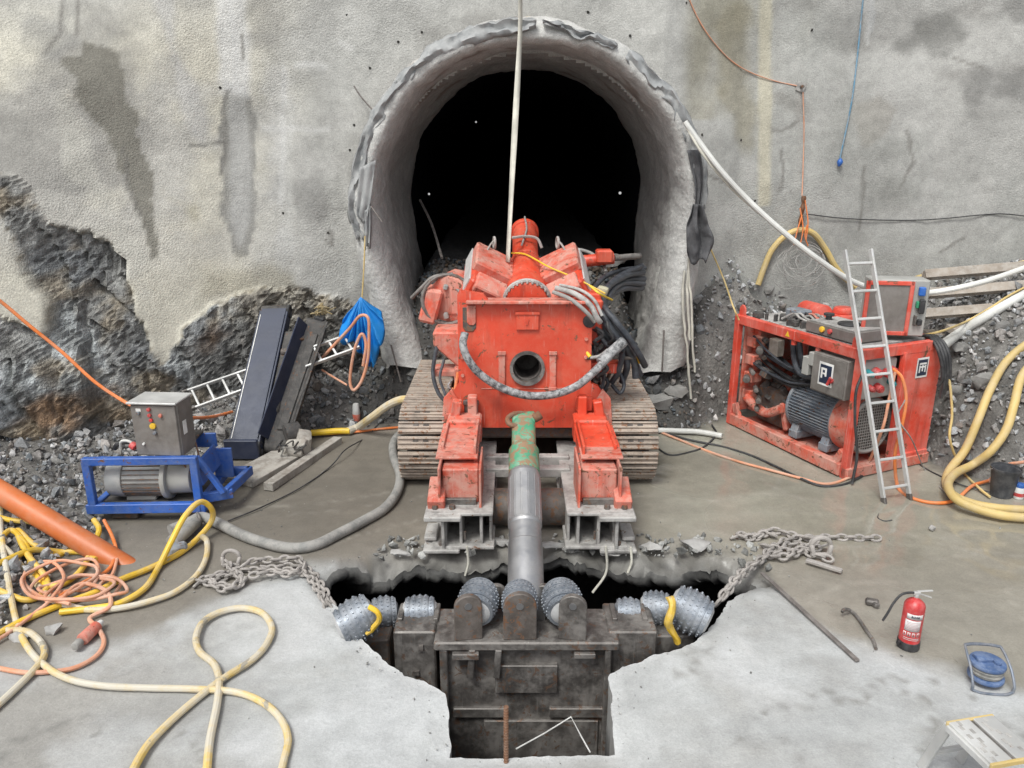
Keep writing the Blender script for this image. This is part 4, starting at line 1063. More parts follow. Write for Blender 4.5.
# skid beams at the front (box-and-flange section), red feet on them
def skid(s):
    x0 = CX + s * .62
    mb = MB(); y0, y1 = 6.40, 8.25; L = y1 - y0; yc = (y0 + y1) / 2
    mb.box((x0, yc, .385), (.56, L, .028), None, .006)
    mb.box((x0, yc - .02, .055), (.58, L, .03), None, .006)
    for q in (-.17, .02): mb.box((x0 + s * q, yc + .02, .22), (.028, L - .03, .31), None, .005)
    mb.box((x0 - s * .255, yc + .05, .22), (.026, L - .1, .36), None, .005)
    mb.box((x0 + s * .17, yc + .03, .22), (.03, L - .05, .31), None, .005)
    mb.box((x0 + s * .18, 6.46, .37), (.34, .26, .05), (0, 0, 0), .01); mb.box((x0 + s * .2, 6.46, .035), (.34, .24, .04), (0, 0, 0), .01)
    mb.box((x0 + s * .18, 6.46, .20), (.03, .2, .30), (0, 0, 0), .006)
    mb.box((x0 + s * .31, 6.62, .10), (.12, .3, .04), None, .01)
    o = mb.build('skid_beam', M['steel_dusty'], mach)
    mb = MB()
    for (xx, yy, zz) in ((s * .2, 6.42, .07), (s * .26, 6.50, .41), (s * .1, 6.50, .41)): mb.cyl((x0 + xx, yy, zz - .01), (x0 + xx, yy, zz + .03), .03, None, 6)
    mb.cyl((x0 - s * .02, 6.40, .14), (x0 - s * .02, 6.40, .22), .012, None, 6)
    mb.build_each('bolt', M['steel_rust'], o)
    # foot: lower channel and upper arm
    f = MB(); xf = x0 + s * .03
    f.box((xf, 6.86, .57), (.34, .46, .34), None, .012)
    for q in (-.19, .19): f.box((xf + q, 6.80, .59), (.022, .56, .40), None, .005)
    f.box((xf + s * .22, 6.66, .47), (.16, .34, .16), (R(20), 0, 0), .01)
    f.box((xf + s * .04, 6.98, .80), (.40, .46, .025), None, .005)
    lf = f.build('foot', M['red_worn'], mach)
    a = MB(); a.box((xf + s * .04, 7.32, .68), (.34, .72, .24), None, .012); a.box((xf + s * .04, 7.34, .81), (.40, .66, .022), None, .004)
    a.box((xf - s * .13, 7.2, .76), (.026, .76, .28), None, .005); a.box((xf + s * .19, 7.3, .74), (.03, .7, .24), None, .005)
    a.box((xf + s * .02, 7.75, .74), (.36, .28, .26), None, .02)
    a.box((xf + s * -.06, 7.86, .92), (.10, .12, .30), None, .012); a.box((xf + s * .12, 7.82, .90), (.10, .12, .26), (0, s * R(-10), 0), .012)
    a.build('arm', M['red_worn' if s < 0 else 'red'], mach)
    b = MB(); b.cyl((xf - .2, 7.02, .70), (xf + .2, 7.02, .70), .045, None, 16, .006); b.box((xf, 6.60, .43), (.3, .04, .06), None, .004); b.build_each('pin', M['steel_dark'], lf)
skid(-1); skid(1)
mb = MB(); mb.cyl((CX - .42, 6.95, .20), (CX + .42, 6.95, .20), .185, None, 28, .01); mb.build('cross_roller', M['steel_rust'], mach)
mb = MB(); mb.box((CX, 7.42, .38), (.88, .12, .10), None, .01); mb.box((CX, 7.72, .38), (.9, .10, .12), None, .01); mb.build_each('cross_beam', M['steel_dusty'], mach)
mb = MB()
mb.box((CX, 8.4, .52), (1.15, .5, .22), (R(-15), 0, 0), .02); mb.build('tilt_frame', M['steel_rust'], mach)
# white and yellow drips hanging off beam ends
for (x, y, z, L) in ((CX - .58, 6.34, .05, .24), (CX + .93, 6.34, .04, .20), (CX + .70, 6.34, .05, .42)):
    MB().tube([(x, y, z + .05), (x + .01, y - .02, z - L * .5), (x - .02 - (.09 if L > .4 else 0), y - .03, z - L)], .012, 6).build('hanging_strip', M['sling'], mach)

# big cement splashed hose hanging across the housing
def hose(name, pts, r, mat, parent=mach, seg=12):
    return MB().tube(pts, r, seg).build(name, mat, parent)
hose('hose', [P(465, 333, 7.88), P(463, 345, 7.82), P(468, 359, 7.80), P(480, 374, 7.78), P(500, 387, 7.78), P(524, 395, 7.78), P(550, 395, 7.78), P(575, 387, 7.80), P(595, 371, 7.85), P(612, 353, 7.95), P(624, 343, 8.05)], .043, M['hose_dusty'])
mb = MB(); mb.cyl(P(600, 363, 7.9), P(624, 341, 8.06), .062, .058, 14, .01); mb.build('hose_clamp', M['hose_dusty'], mach)
hose('hose', [P(556, 288, 8.2), P(575, 294, 8.05), P(590, 305, 7.95), P(597, 318, 7.9), P(600, 322, 7.95)], .030, M['steel_dusty'])
hose('hose', [P(553, 292, 8.1), P(570, 299, 7.98), P(585, 311, 7.9), P(595, 322, 7.92)], .022, M['hose_grey'])
hose('hose', [P(560, 285, 8.3), P(580, 290, 8.1), P(594, 300, 8.0), P(602, 316, 7.95)], .018, M['steel_dusty'])
for i, q in enumerate([
    [(643, 272, 10.0), (625, 276, 9.5), (608, 287, 8.9), (600, 304, 8.4), (607, 325, 8.2), (622, 342, 8.2), (634, 362, 8.3), (636, 378, 8.3)],
    [(644, 279, 10.1), (625, 281, 9.6), (610, 293, 8.9), (602, 310, 8.3), (612, 328, 8.2), (628, 348, 8.3), (640, 375, 8.5)],
    [(642, 288, 10.0), (622, 289, 9.4), (606, 300, 8.8), (599, 318, 8.4), (606, 336, 8.3), (622, 350, 8.3), (627, 366, 8.3), (622, 382, 8.4)],
    [(645, 268, 10.2), (622, 270, 9.8), (603, 278, 9.2), (592, 292, 8.6)],
    [(598, 326, 8.3), (604, 342, 8.2), (616, 348, 8.15), (624, 352, 8.1)],
    [(612, 385, 8.3), (620, 393, 8.2), (624, 384, 8.25), (618, 370, 8.3), (610, 360, 8.4)],
    [(642, 266, 9.9), (620, 276, 9.4), (606, 290, 8.7), (604, 306, 8.3), (616, 322, 8.15), (630, 340, 8.15), (640, 356, 8.2), (645, 366, 8.3)],
    [(644, 284, 9.9), (622, 284, 9.4), (608, 297, 8.7), (606, 314, 8.3), (614, 332, 8.2), (622, 352, 8.15), (618, 372, 8.2), (612, 382, 8.3)],
    [(556, 262, 9.6), (570, 250, 9.8), (588, 252, 9.8), (602, 262, 9.7), (606, 272, 9.5)],
    [(596, 352, 8.2), (604, 372, 8.15), (602, 392, 8.2), (606, 402, 8.25)]]):
    hose('hose', [P(*k) for k in q], (.042, .040, .038, .030, .026, .022, .036, .032, .022, .018)[i], M['hose_blue'] if i != 8 else M['hose_grey'])
mb = MB(); mb.box(P(599, 296, 8.5), (.13, .12, .24), (R(10), R(20), 0), .04, 2); mb.jit(.02, 10); mb.build('tape_wrap', weathered('yellowish_tape', (.45, .42, .28), .7, dust=.5), mach)
hose('cable', [P(590, 286, 8.2), P(600, 294, 8.1), P(612, 300, 8.4)], .012, M['yellow_bright'])
hose('hose', [P(578, 327, 8.2), P(586, 350, 8.05), P(590, 357, 8.0)], .02, M['yellow_bright'])
hose('hose', [P(632, 342, 8.15), P(637, 352, 8.2), P(640, 362, 8.3)], .024, M['yellow_bright'])
hose('hose', [P(590, 358, 8.0), P(600, 356, 8.0), P(608, 350, 8.0)], .02, M['steel_dusty'])
# side box and fittings on the right
mb = MB(); c3 = P(606, 368, 8.2); mb.box(c3 + Vector((-.03, .15, 0)), (.36, .35, .12), None, .012); mb.box(P(594, 320, 8.4), (.16, .3, .5), None, .02); mb.box(P(592, 300, 8.5), (.16, .4, .22), None, .02); mb.build('side_bracket', M['red'], mach)
mb = MB(); mb.cyl(P(586, 358, 8.0), P(640, 358, 8.3), .018, None, 10); mb.build('bar', M['steel_rust'], mach)
mb = MB()
rr_ = random.Random(5)
for k in range(12):
    p = P(rr_.uniform(590, 618), rr_.uniform(325, 398), rr_.uniform(8.2, 8.5)); q = p + Vector((rr_.uniform(-.05, .05), rr_.uniform(-.05, .05), rr_.uniform(.05, .12))); mb.cyl(p, q, rr_.uniform(.018, .04), None, 10, .004)
mb.build_each('valve', M['steel_dark'], mach)
mb = MB(); mb.cyl(P(576, 262, 9.6), P(614, 258, 9.6), .075, None, 16, .01); mb.box(P(604, 256, 9.55), (.2, .2, .16), None, .02); mb.build('hydraulic_cylinder', M['red'], mach)
mb = MB(); mb.cyl(P(614, 258, 9.6), P(640, 256, 9.8), .04, None, 12); mb.build('hose_fitting', M['steel_dark'], mach)
mb = MB()
for x, y, dx in ((600, 330, .03), (604, 350, -.02), (600, 385, .02), (610, 398, -.03), (596, 340, .01)):
    p = P(x, y, 8.35); mb.tube([p, p + Vector((dx, -.05, -.1)), p + Vector((dx * 3, -.02, -.22)), p + Vector((0, .02, -.34))], .011, 6)
mb.build_each('hose', M['hose_dusty'], mach)

# extra fittings, weld beads and bolts that break up the plain plates
rq = random.Random(21)
for (x, z) in ((-.70, 1.25), (-.70, 1.45), (-.70, 1.65), (.63, 1.25), (.63, 1.45), (.63, 1.65), (-.70, .72), (-.55, .72), (.55, .72), (.72, .72)):
    MB().cyl(T(x, -.06, z), T(x, -.085, z), .020, None, 6).build('bolt', M['red_worn'], mach)
MB().tube([T(-.50, -.062, 1.10), T(-.2, -.062, 1.105), T(.2, -.062, 1.10), T(.46, -.062, 1.105)], .006, 6).jit(.003, 40).build('weld_bead', M['red_worn'], mach)
for k in range(9):
    p = T(.70 + rq.uniform(0, .20), rq.uniform(.0, .35), rq.uniform(.85, 1.9)); L = rq.uniform(.10, .3)
    MB().tube([p, p + Vector((rq.uniform(.0, .10), -.05, -L * .4)), p + Vector((rq.uniform(-.04, .10), -.03, -L)), p + Vector((rq.uniform(-.08, .04), .05, -L * 1.4))], rq.uniform(.010, .022), 8).build('hose', M[rq.choice(('black', 'hose_blue', 'hose_dusty', 'black'))], mach)
for k in range(7):
    p = T(-.82 + rq.uniform(-.1, .08), rq.uniform(.0, .3), rq.uniform(.9, 1.3)); L = rq.uniform(.10, .22)
    MB().tube([p, p + Vector((rq.uniform(-.06, .02), -.05, -L * .5)), p + Vector((rq.uniform(-.04, .06), -.02, -L))], rq.uniform(.008, .016), 8).build('hose', M[rq.choice(('black', 'hose_dusty', 'orange'))], mach)
# ------------------------------------------------------------------ lifting sling hanging from above
mb = MB(); t0, t1 = Vector((P(520, 30, 9.95))), P(508, 262, 8.95); rows = []
up0 = P(521, -260, 9.7)
for k in range(50):
    t = k / 49; p = up0.lerp(t0, min(1, t * 2.5)) if t < .4 else t0.lerp(t1, (t - .4) / .6)
    tw = .9 * math.sin(t * 5) ; wv = Vector((math.cos(tw), math.sin(tw), 0)) * .035
    rows.append([p - wv, p + wv])
mb.grid(rows); o = mb.build('lifting_sling', M['sling'], None, 70); md = o.modifiers.new('t', 'SOLIDIFY'); md.thickness = .008
tag(o, 'long cream webbing sling hanging down in front of the tunnel to the machine', 'lifting sling')

# ------------------------------------------------------------------ drill rod, green lifting head and its shackle
e2 = R(26); rax = Vector((0, math.cos(e2), math.sin(e2))); rn = Vector((0, -math.sin(e2), math.cos(e2)))
RP = P(525.5, 560, 5.72)                 # a point on the axis
def ra(py):                              # distance along the axis for a given height in the photo
    u, dy, dz = ray(525, py); k = -dz / dy
    return ((CAMH - k * RP.y) - RP.z) / (rax.z + k * rax.y)
rod = thing('drill_rod', 'thick bare steel drill rod sloping down from the machine into the pit', 'drill rod', RP)
R0 = .148
mb = MB()
prof_r = [(ra(618), R0), (ra(546), R0), (ra(545), R0 * .95), (ra(528), R0 * .95), (ra(526), R0 * 1.01), (ra(478), R0 * 1.01), (ra(475), R0 * .96)]
for (a, r1_), (b, r2_) in zip(prof_r[:-1], prof_r[1:]): mb.cyl(RP + rax * a, RP + rax * b, r1_, r2_, 40)
mb.build('pipe', M['steel_bright'], rod, 30)
mb = MB()
for k in range(7):
    a = math.pi * (.12 + .76 * k / 6); dv = Vector((1, 0, 0)) * math.cos(a) + rn * math.sin(a)
    mb.bar(RP + rax * ra(524) + dv * R0 * 1.0, RP + rax * ra(482) + dv * R0 * 1.0, .006, .05, Vector((1, 0, 0)) * -math.sin(a) + rn * math.cos(a), .002)
mb.build_each('wrench_flat', M['steel_bright'], rod)
hd = MB(); a0, a1, a2, a3 = ra(475), ra(452), ra(445), ra(428)
hd.cyl(RP + rax * a0, RP + rax * a1, R0 * .98, R0 * .98, 32); hd.cyl(RP + rax * a1, RP + rax * a2, R0 * .98, R0 * .72, 32)
hd.box(RP + rax * (a2 + .12), (.23, .22, .40), basis(rax), .06, 3)
hd.cyl(RP + rax * (a2 + .30) - Vector((.115, 0, 0)), RP + rax * (a2 + .30) + Vector((.115, 0, 0)), .112, None, 24, .02)
head = hd.build('lifting_head', M['green'], rod)
mb = MB(); c = RP + rax * (a2 + .30) + rn * .03; Bs = basis(Vector((.25, -.55, .9)))
mb.torus(c + Vector((-.04, -.07, .03)), Bs, .10, .026, 1.25, .8, 26, 10); mb.cyl(c + Vector((.10, -.04, .03)), c + Vector((.17, -.02, .07)), .045, None, 14, .01)
mb.build('shackle', M['rebar'], head)

# ------------------------------------------------------------------ reamer in the pit
RX = .11
reamer = thing('reamer_head', 'wide steel reamer head with toothed roller cutters sitting in the pit', 'reamer', (CX, 5.3, -1.1))
FY = 4.97
mb = MB()
mb.box((RX, FY + .22, .01), (1.40, .46, .075), None, .012)                # top flange
mb.build('flange', M['steel_dark'], reamer)
mb = MB(); mb.box((RX, FY + .26, -.62), (1.32, .40, 1.19), None, .02)
for x in (-.42, -.22): mb.box((RX + x, FY + .03, -.14), (.05, .10, .25), (0, R(4), 0), .006)
mb.box((RX - .63, FY + .05, -.55), (.06, .10, 1.05), None, .008); mb.box((RX + .62, FY + .05, -.55), (.05, .10, 1.05), None, .008)
mb.box((RX - .36, FY + .045, -.62), (.42, .04, .09), None, .008); mb.box((RX + .40, FY + .045, -.62), (.44, .04, .09), None, .008)
mb.box((RX - .0, FY + .04, -.30), (.48, .05, .25), None, .006); mb.box((RX + .12, FY + .05, -.95), (.9, .03, .5), None, .006)
mb.box((RX - .46, FY + .0, -.06), (.20, .08, .05), None, .004); mb.box((RX + .44, FY + .0, -.06), (.16, .06, .04), None, .004)
mb.build('core_body', M['steel_dark'], reamer)
def cutter(c, axis, r, wd, nrow=6, nb=34, end=True, cone=0.0):
    """roller: ribbed drum with rows of buttons, pale dusty ends"""
    axis = Vector(axis).normalized(); B = basis(axis)
    mb = MB()
    for k in range(nrow):
        t = (k + .5) / nrow - .5; rr1 = r * (1 - .20 * abs(t * 2) ** 2.2) * (1 - cone * (t + .5))
        p = c + axis * wd * t
        mb.cyl(p - axis * wd / nrow * .5, p + axis * wd / nrow * .5, rr1 * .95, None, 30)
        mb.ring(p - axis * wd / nrow * .32, p + axis * wd / nrow * .32, rr1 * .985, rr1 * .8, 30)
        for j in range(nb):
            a = 2 * math.pi * (j + .5 * (k % 2)) / nb; dv = B @ Vector((math.cos(a), math.sin(a), 0))
            mb.cyl(p + dv * rr1 * .93, p + dv * rr1 * 1.035, .0115, .007, 6)
    cu = mb.build('roller_cutter', M['cutter'], reamer, 30)
    mb = MB()
    for s in (-1, 1): mb.cyl(c + axis * wd * .5 * s, c + axis * (wd * .5 + .02) * s, r * .70 * (1 - cone * (s > 0)), r * .5, 26)
    mb.build_each('end_cap', M['cutter'] if wd < .2 else M['cutter_end'], cu)
    return cu
def saddle(c, w_, h_, d, rot=0, mat='steel_rust', oval=True):
    n = 16; poly = [(-w_ / 2, -h_), (w_ / 2, -h_), (w_ / 2, 0)] + [(w_ / 2 * math.cos(math.pi * k / n), w_ / 2 * math.sin(math.pi * k / n)) for k in range(1, n)] + [(-w_ / 2, 0)]
    Mx = Matrix.Translation(c) @ Matrix.Rotation(rot, 4, 'Z')
    mb = MB(); mb.prism(poly, d, Mx, .006); s_ = mb.build('saddle', M[mat], reamer)
    if oval:
        mb = MB(); mb.cyl(Vector(c) + Matrix.Rotation(rot, 3, 'Z') @ Vector((0, -d / 2 - .006, .02)), Vector(c) + Matrix.Rotation(rot, 3, 'Z') @ Vector((0, -d / 2 + .01, .02)), .028, None, 16)
        mb.build('pin', M['steel_bright'], s_)
    return s_
# three middle cutters: axles run along the rod, saddles in front
y0 = FY + .05
for (px, py, rot, dx) in ((468, 607, R(8), .09), (520, 607, 0, .0), (573, 607, R(-8), -.09)):
    c = P(px, py, y0)
    saddle(c, .21 if dx else .25, .27, .05, rot, 'steel_rust' if px < 550 else 'steel_dark')
    cc = c + Vector((dx * .75, .19, -.075)); av = Vector((dx * 1.3, 1, .12))
    cutter(cc, av, .158 if dx else .14, .26, 5, 27)
    saddle(c + Vector((dx * 2.2, .38, -.13)), .18, .12, .05, rot, 'steel_dark', False)
# inner and outer gauge cutters
def bracket(px0, px1, py0, py1, Yb, dep=.4):
    a, b = P(px0, py0, Yb), P(px1, py1, Yb); mb = MB()
    mb.box(((a.x + b.x) / 2, Yb + dep / 2, (a.z + b.z) / 2), (abs(b.x - a.x), dep, abs(a.z - b.z)), None, .012); return mb
for mbx, mt in ((bracket(393, 438, 632, 720, 5.08), 'steel_dark'), (bracket(608, 652, 632, 720, 5.08), 'steel_dark'), (bracket(352, 392, 640, 700, 5.25, .3), 'steel_rust'), (bracket(653, 690, 636, 700, 5.25, .3), 'steel_dark')):
    ob = mbx.build('wing', M[mt], reamer)
mb = MB(); mb.box(P(421, 648, 5.07), (.035, .02, .045), None, 0); mb.box(P(611, 652, 5.07), (.03, .02, .05), None, 0); mb.box(P(617, 673, 5.07), (.05, .02, .04), None, 0); mb.box(P(416, 673, 5.07), (.05, .02, .04), None, 0)
mb.build_each('bolt_hole', M['track_dark'], reamer)
for (x, s_) in ((402, 1), (437, 1), (613, 1), (643, 1)):
    c = P(x, 617, 5.33); mb = MB(); mb.prism([(-.02, -.16), (.02, -.16), (.02, .06), (-.02, .06)], .22, Matrix.Translation(c), .006); mb.build('saddle', M['steel_dark'], reamer)
cutter(P(420, 612, 5.40), (1, .05, 0), .135, .23, 5, 26)
cutter(P(628, 613, 5.42), (1, -.05, 0), .125, .18, 4, 26)
cutter(P(384, 613, 5.55), (1, .25, -.05), .14, .19, 4, 26)
cutter(P(656, 608, 5.50), (1, -.2, .05), .14, .21, 5, 26)
cutter(P(356, 620, 5.22), (.85, .42, .30), .165, .27, 5, 26, cone=-.1)
cutter(P(690, 611, 5.30), (-.85, .40, .32), .175, .29, 6, 26)
mb = MB(); mb.tube([P(369, 608, 5.10), P(378, 613, 5.08), P(379, 621, 5.1), P(372, 630, 5.12), P(366, 634, 5.1)], .022, 8); mb.jit(.012, 12)
mb.build('lashing_strap', M['yellow'], reamer)
mb = MB(); mb.tube([P(668, 596, 5.12), P(672, 608, 5.06), P(667, 620, 5.05), P(670, 632, 5.06), P(676, 642, 5.08)], .030, 8); mb.jit(.02, 10)
mb.build('lashing_strap', M['yellow'], reamer)
# hub where the rod lands
# wire lying in front of the body
o = MB().tube([P(516, 749, 4.6), P(545, 733, 4.75), P(571, 717, 4.9), P(580, 734, 4.75), P(590, 752, 4.5)], .006, 6, 0).build('bent_wire', M['white'], None)
tag(o, 'thin white bent wire in front of the reamer body in the pit', 'wire')
o = MB(); a, b = P(506, 707, 3.9), G(506.5, 790); b = Vector((a.x, 3.86, -.22))
o.tube([a, (a + b) / 2, b], .014, 10)
for k in range(30):
    p = a.lerp(b, k / 30); o.torus(p, basis((b - a) + Vector((.01, .02, .0))), .0135, .0035, 1, 1, 12, 5)
tag(o.build('rebar', M['rebar'], None), 'rusty ribbed reinforcing bar sticking up at the front edge of the pit', 'rebar')
# ================================================================== THE RED POWER PACK ON THE RIGHT
PA = math.atan2(.917, -.40) - math.pi / 2           # local +Y runs back along the long side, +X along the short side
pk = thing('power_pack', 'red framed hydraulic power pack with electric motor and switch boxes at the right bank', 'power pack', (3.78, 8.04, 0), PA)
PL, PW, PH = 2.10, 1.30, 1.52
def lbox(mb, c, s, rot=None, bv=.006): mb.box(c, s, rot, bv); return mb
def LM(): return MB(local=True)
t_ = .085
for (x, y) in ((t_ / 2, t_ / 2), (t_ / 2, PL - t_ / 2), (PW - t_ / 2, PL - t_ / 2)): LM().box((x, y, PH / 2), (t_, t_, PH), None, .008).build('frame_post', M['red_pack'], pk)
mb = LM(); mb.box((t_ / 2, PL / 2, PH - .06), (t_ * .98, PL - t_ * 2.02, .12), None, .008); mb.build('top_rail', M['red_pack'], pk)
mb = LM(); mb.box((PW / 2, t_ / 2, PH - .06), (PW - t_ * 2.02, t_ * .98, .12), None, .008); mb.build('top_rail', M['red_pack'], pk)
mb = LM(); mb.box((PW - t_ / 2, PL / 2, PH - .06), (t_ * .98, PL - t_ * 2.02, .12), None, .008); mb.build('top_rail', M['red_pack'], pk)
mb = LM(); mb.box((t_ / 2 - .01, PL / 2, .09), (.10, PL - t_ * 2.02, .15), None, .01); mb.build('bottom_rail', M['red_worn'], pk)
mb = LM(); mb.box((PW / 2, t_ / 2 - .02, .075), (PW, .10, .13), None, .01); mb.build('bottom_rail', M['red_worn'], pk)
for y, z in ((.12, .22), (PL - .12, .22)):
    mb = LM(); sg = 1 if y < 1 else -1
    mb.prism([(-.13, -.10), (.0, .24), (-.13, .24)] if sg > 0 else [(.13, -.10), (.13, .24), (.0, .24)], .05, Matrix.Translation((t_ / 2, y + .05 * sg, z)) @ Matrix.Rotation(R(90), 4, 'Z'), .004) if False else mb.box((t_ / 2, y + .03 * sg, z), (.06, .10, .20), (R(28 * sg), 0, 0), .01)
    mb.build('corner_gusset', M['red_worn'], pk)
# side panel on the right half of the end face
mb = LM(); mb.box((PW - .33, .03, .78), (.62, .05, 1.30), None, .006); mb.box((PW - .02, .3, .78), (.04, .55, 1.32), None, .006); mb.box((PW - .64, .01, .78), (.03, .07, 1.3), None, .004)
mb.box((PW - .33, -.004, .16), (.58, .03, .05), None, .003)
mb.build('side_panel', M['red_pack'], pk)
def logo(parent, c, size, rot, variant=0):
    """white bordered dark square with a white letter form, flat on its plate"""
    Mx = Matrix.Translation(c) @ rot.to_4x4()
    def q(mb, x, z, w_, h_, y): mb.box(Mx @ Vector((x * size, y, z * size)), (w_ * size, .003, h_ * size), rot, 0)
    mb = LM(); q(mb, 0, 0, .78, 1.0, -.002); a = mb.build('emblem_plate', M['white'], parent)
    mb = LM(); q(mb, 0, 0, .62, .80, -.0045); mb.build('emblem_field', M['ink'], a)
    mb = LM()
    if variant == 0:
        q(mb, 0, .20, .46, .09, -.007)
        for x, z, h_ in ((-.19, -.06, .36), (.0, -.03, .30), (.19, -.06, .36)): q(mb, x, z, .08, h_, -.0072)
        q(mb, -.02, .04, .42, .08, -.0075)
    else:
        q(mb, -.10, .22, .30, .09, -.007); q(mb, -.20, .02, .09, .42, -.0072); q(mb, .02, .08, .09, .34, -.0073); q(mb, -.09, .02, .16, .07, -.0076)
    mb.build('emblem_letters', M['white'], a)
I3 = Matrix.Identity(3)
logo(pk, Vector((PW - .33, .0, 1.22)), .235, I3, 0)
# warning plate and lifting eyes on the rail
for y in (PL - .10, .12):
    mb = LM(); mb.prism([(-.06, 0), (.06, 0), (.05, .10), (.02, .14), (-.02, .14), (-.05, .10)], .025, Matrix.Translation((t_ / 2, y, PH - .005)) @ Matrix.Rotation(R(90), 4, 'Z'), .003)
    mb.build('lifting_eye', M['red_pack'], pk)
mb = LM(); mb.prism([(-.035, -.03), (.035, -.03), (0, .035)], .004, Matrix.Translation((-.003, 1.12, PH - .06)) @ Matrix.Rotation(R(90), 4, 'Z')); mb.build('warning_triangle', M['yellow_btn'], pk)
mb = LM(); mb.box((PW * .55, PL * .5, .05), (PW - .15, PL - .2, .04), None, .004); mb.build('drip_tray', M['red_worn'], pk)
mb = LM(); mb.box((PW - .05, PL * .55, .75), (.03, PL * .8, 1.3), None, .004); mb.build('back_panel', M['steel_dark'], pk)
mb = LM(); mb.box((PW * .5, PL - .05, .78), (PW - .3, .03, 1.2), None, .004); mb.box((PW * .32, PL - .12, .80), (.24, .12, 1.25), None, .01); mb.build('rear_panel', M['red_worn'], pk)
# electric motor
mo = LM(); my0, my1, mx, mz, mr = .45, 1.15, .49, .52, .345
mo.cyl((mx, my0, mz), (mx, my1, mz), mr - .03, None, 36)
mo.build('motor', M['motor_blue'], pk)
motor = children(pk)[-1]
motor = [c for c in children(pk) if c.name.startswith('motor')][-1]
fb = LM()
for k in range(56):
    a = 2 * math.pi * k / 56; dv = Vector((math.cos(a), 0, math.sin(a)))
    fb.box(Vector((mx, (my0 + my1) / 2, mz)) + dv * (mr - .015), (.045, my1 - my0 - .03, .007), Matrix.Rotation(-a, 3, 'Y'), 0)
fb.build('cooling_fin', M['motor_blue'], motor)['kind'] = 'stuff'
for y in (my0 - .0, my1):
    fb = LM(); fb.cyl((mx, y - .02, mz), (mx, y + .02, mz), mr + .015, None, 40, .008); fb.build('end_ring', M['motor_blue'], motor)
fb = LM(); fb.cyl((mx, .20, mz), (mx, .45, mz), mr + .01, mr + .025, 40, .02); fb.build('fan_cover', M['red_worn'], motor)
fb = LM(); fb.torus((mx, .19, mz), basis((0, 1, 0)), mr - .03, .028, seg=36); fb.build('grille_rim', M['grey_light'], motor)
fb = LM(); fb.cyl((mx, .185, mz), (mx, .195, mz), mr - .03, None, 32); fb.build('grille_back', M['track_dark'], motor)
fb = LM()
for k in range(-8, 9):
    q = k * .036; L = math.sqrt(max(0, .305 ** 2 - q * q))
    fb.bar((mx + q, .178, mz - L), (mx + q, .178, mz + L), .008, .005, (0, 1, 0), 0); fb.bar((mx - L, .172, mz + q), (mx + L, .172, mz + q), .008, .005, (0, 1, 0), 0)
fb.build('grille_mesh', M['grey_light'], motor)
for y in (my0 + .1, my1 - .1):
    fb = LM(); fb.box((mx, y, .17), (.62, .14, .10), None, .01); fb.box((mx - .24, y, .26), (.08, .12, .22), (0, R(20), 0), .01); fb.build('motor_foot', M['motor_blue'], motor)
fb = LM(); fb.cyl((mx, my1 + .02, mz), (mx, my1 + .25, mz), .24, .13, 24, .02); fb.cyl((mx, my1 + .24, mz), (mx, my1 + .42, mz), .12, None, 20, .01); fb.box((mx - .1, my1 + .16, .30), (.30, .08, .36), (R(-20), 0, 0), .02); fb.build('bell_housing', M['red_worn'], pk)
fb = LM(); fb.cyl((mx, my1 + .42, mz), (mx, my1 + .62, mz), .15, .13, 18, .02); fb.cyl((mx, my1 + .5, mz), (mx - .1, my1 + .5, mz - .25), .05); fb.build('hydraulic_pump', M['steel_dark'], pk)
fb = LM(); fb.box((mx, my0 + .3, mz + mr + .05), (.26, .24, .12), None, .01); fb.build('terminal_box', M['blue'], motor)
# switch box inside, next to the front post
mb = LM(); mb.box((.08, .40, 1.13), (.20, .52, .46), None, .01); sb = mb.build('switch_box', M['grey_box'], pk)
mb = LM(); mb.box((-.025, .40, 1.13), (.012, .48, .42), None, .003); mb.build('door', M['grey_box'], sb)
rotX = Matrix.Rotation(R(-90), 3, 'Z')
logo(sb, Vector((-.032, .43, 1.14)), .27, rotX, 1)
mb = LM(); mb.cyl((-.03, .33, 1.09), (-.07, .33, 1.09), .028, None, 14, .004); mb.box((-.08, .33, 1.09), (.02, .03, .11), (.4, 0, 0), .004); mb.build('rotary_switch', M['red_plain'], sb)
mb = LM(); mb.box((.02, .76, 1.16), (.10, .10, .22), None, .008); mb.box((.02, .68, 1.26), (.10, .08, .16), None, .008); mb.build('socket_box', M['grey_light'], pk)
mb = LM(); mb.box((.25, 1.55, 1.17), (.12, .16, .22), None, .01); mb.build('gauge_box', M['wood'], pk)
# socket panel in the end face
mb = LM(); mb.box((.36, .10, 1.14), (.52, .10, .44), None, .012); sp = mb.build('socket_panel', M['grey_light'], pk)
for (x, z, r_, mt) in ((.28, 1.24, .06, 'red_plain'), (.44, 1.22, .05, 'red_plain'), (.22, 1.07, .035, 'red_plain'), (.34, 1.06, .05, 'red_plain'), (.17, 1.25, .035, 'teal_plastic'), (.53, 1.10, .035, 'teal_plastic'), (.53, 1.24, .045, 'red_plain')):
    mb = LM(); mb.cyl((x, .05, z), (x, -.03, z - .02), r_, r_ * .9, 18, .006); mb.cyl((x, -.03, z - .02), (x, -.045, z - .022), r_ * .6, None, 14); mb.build('socket', M[mt], sp)
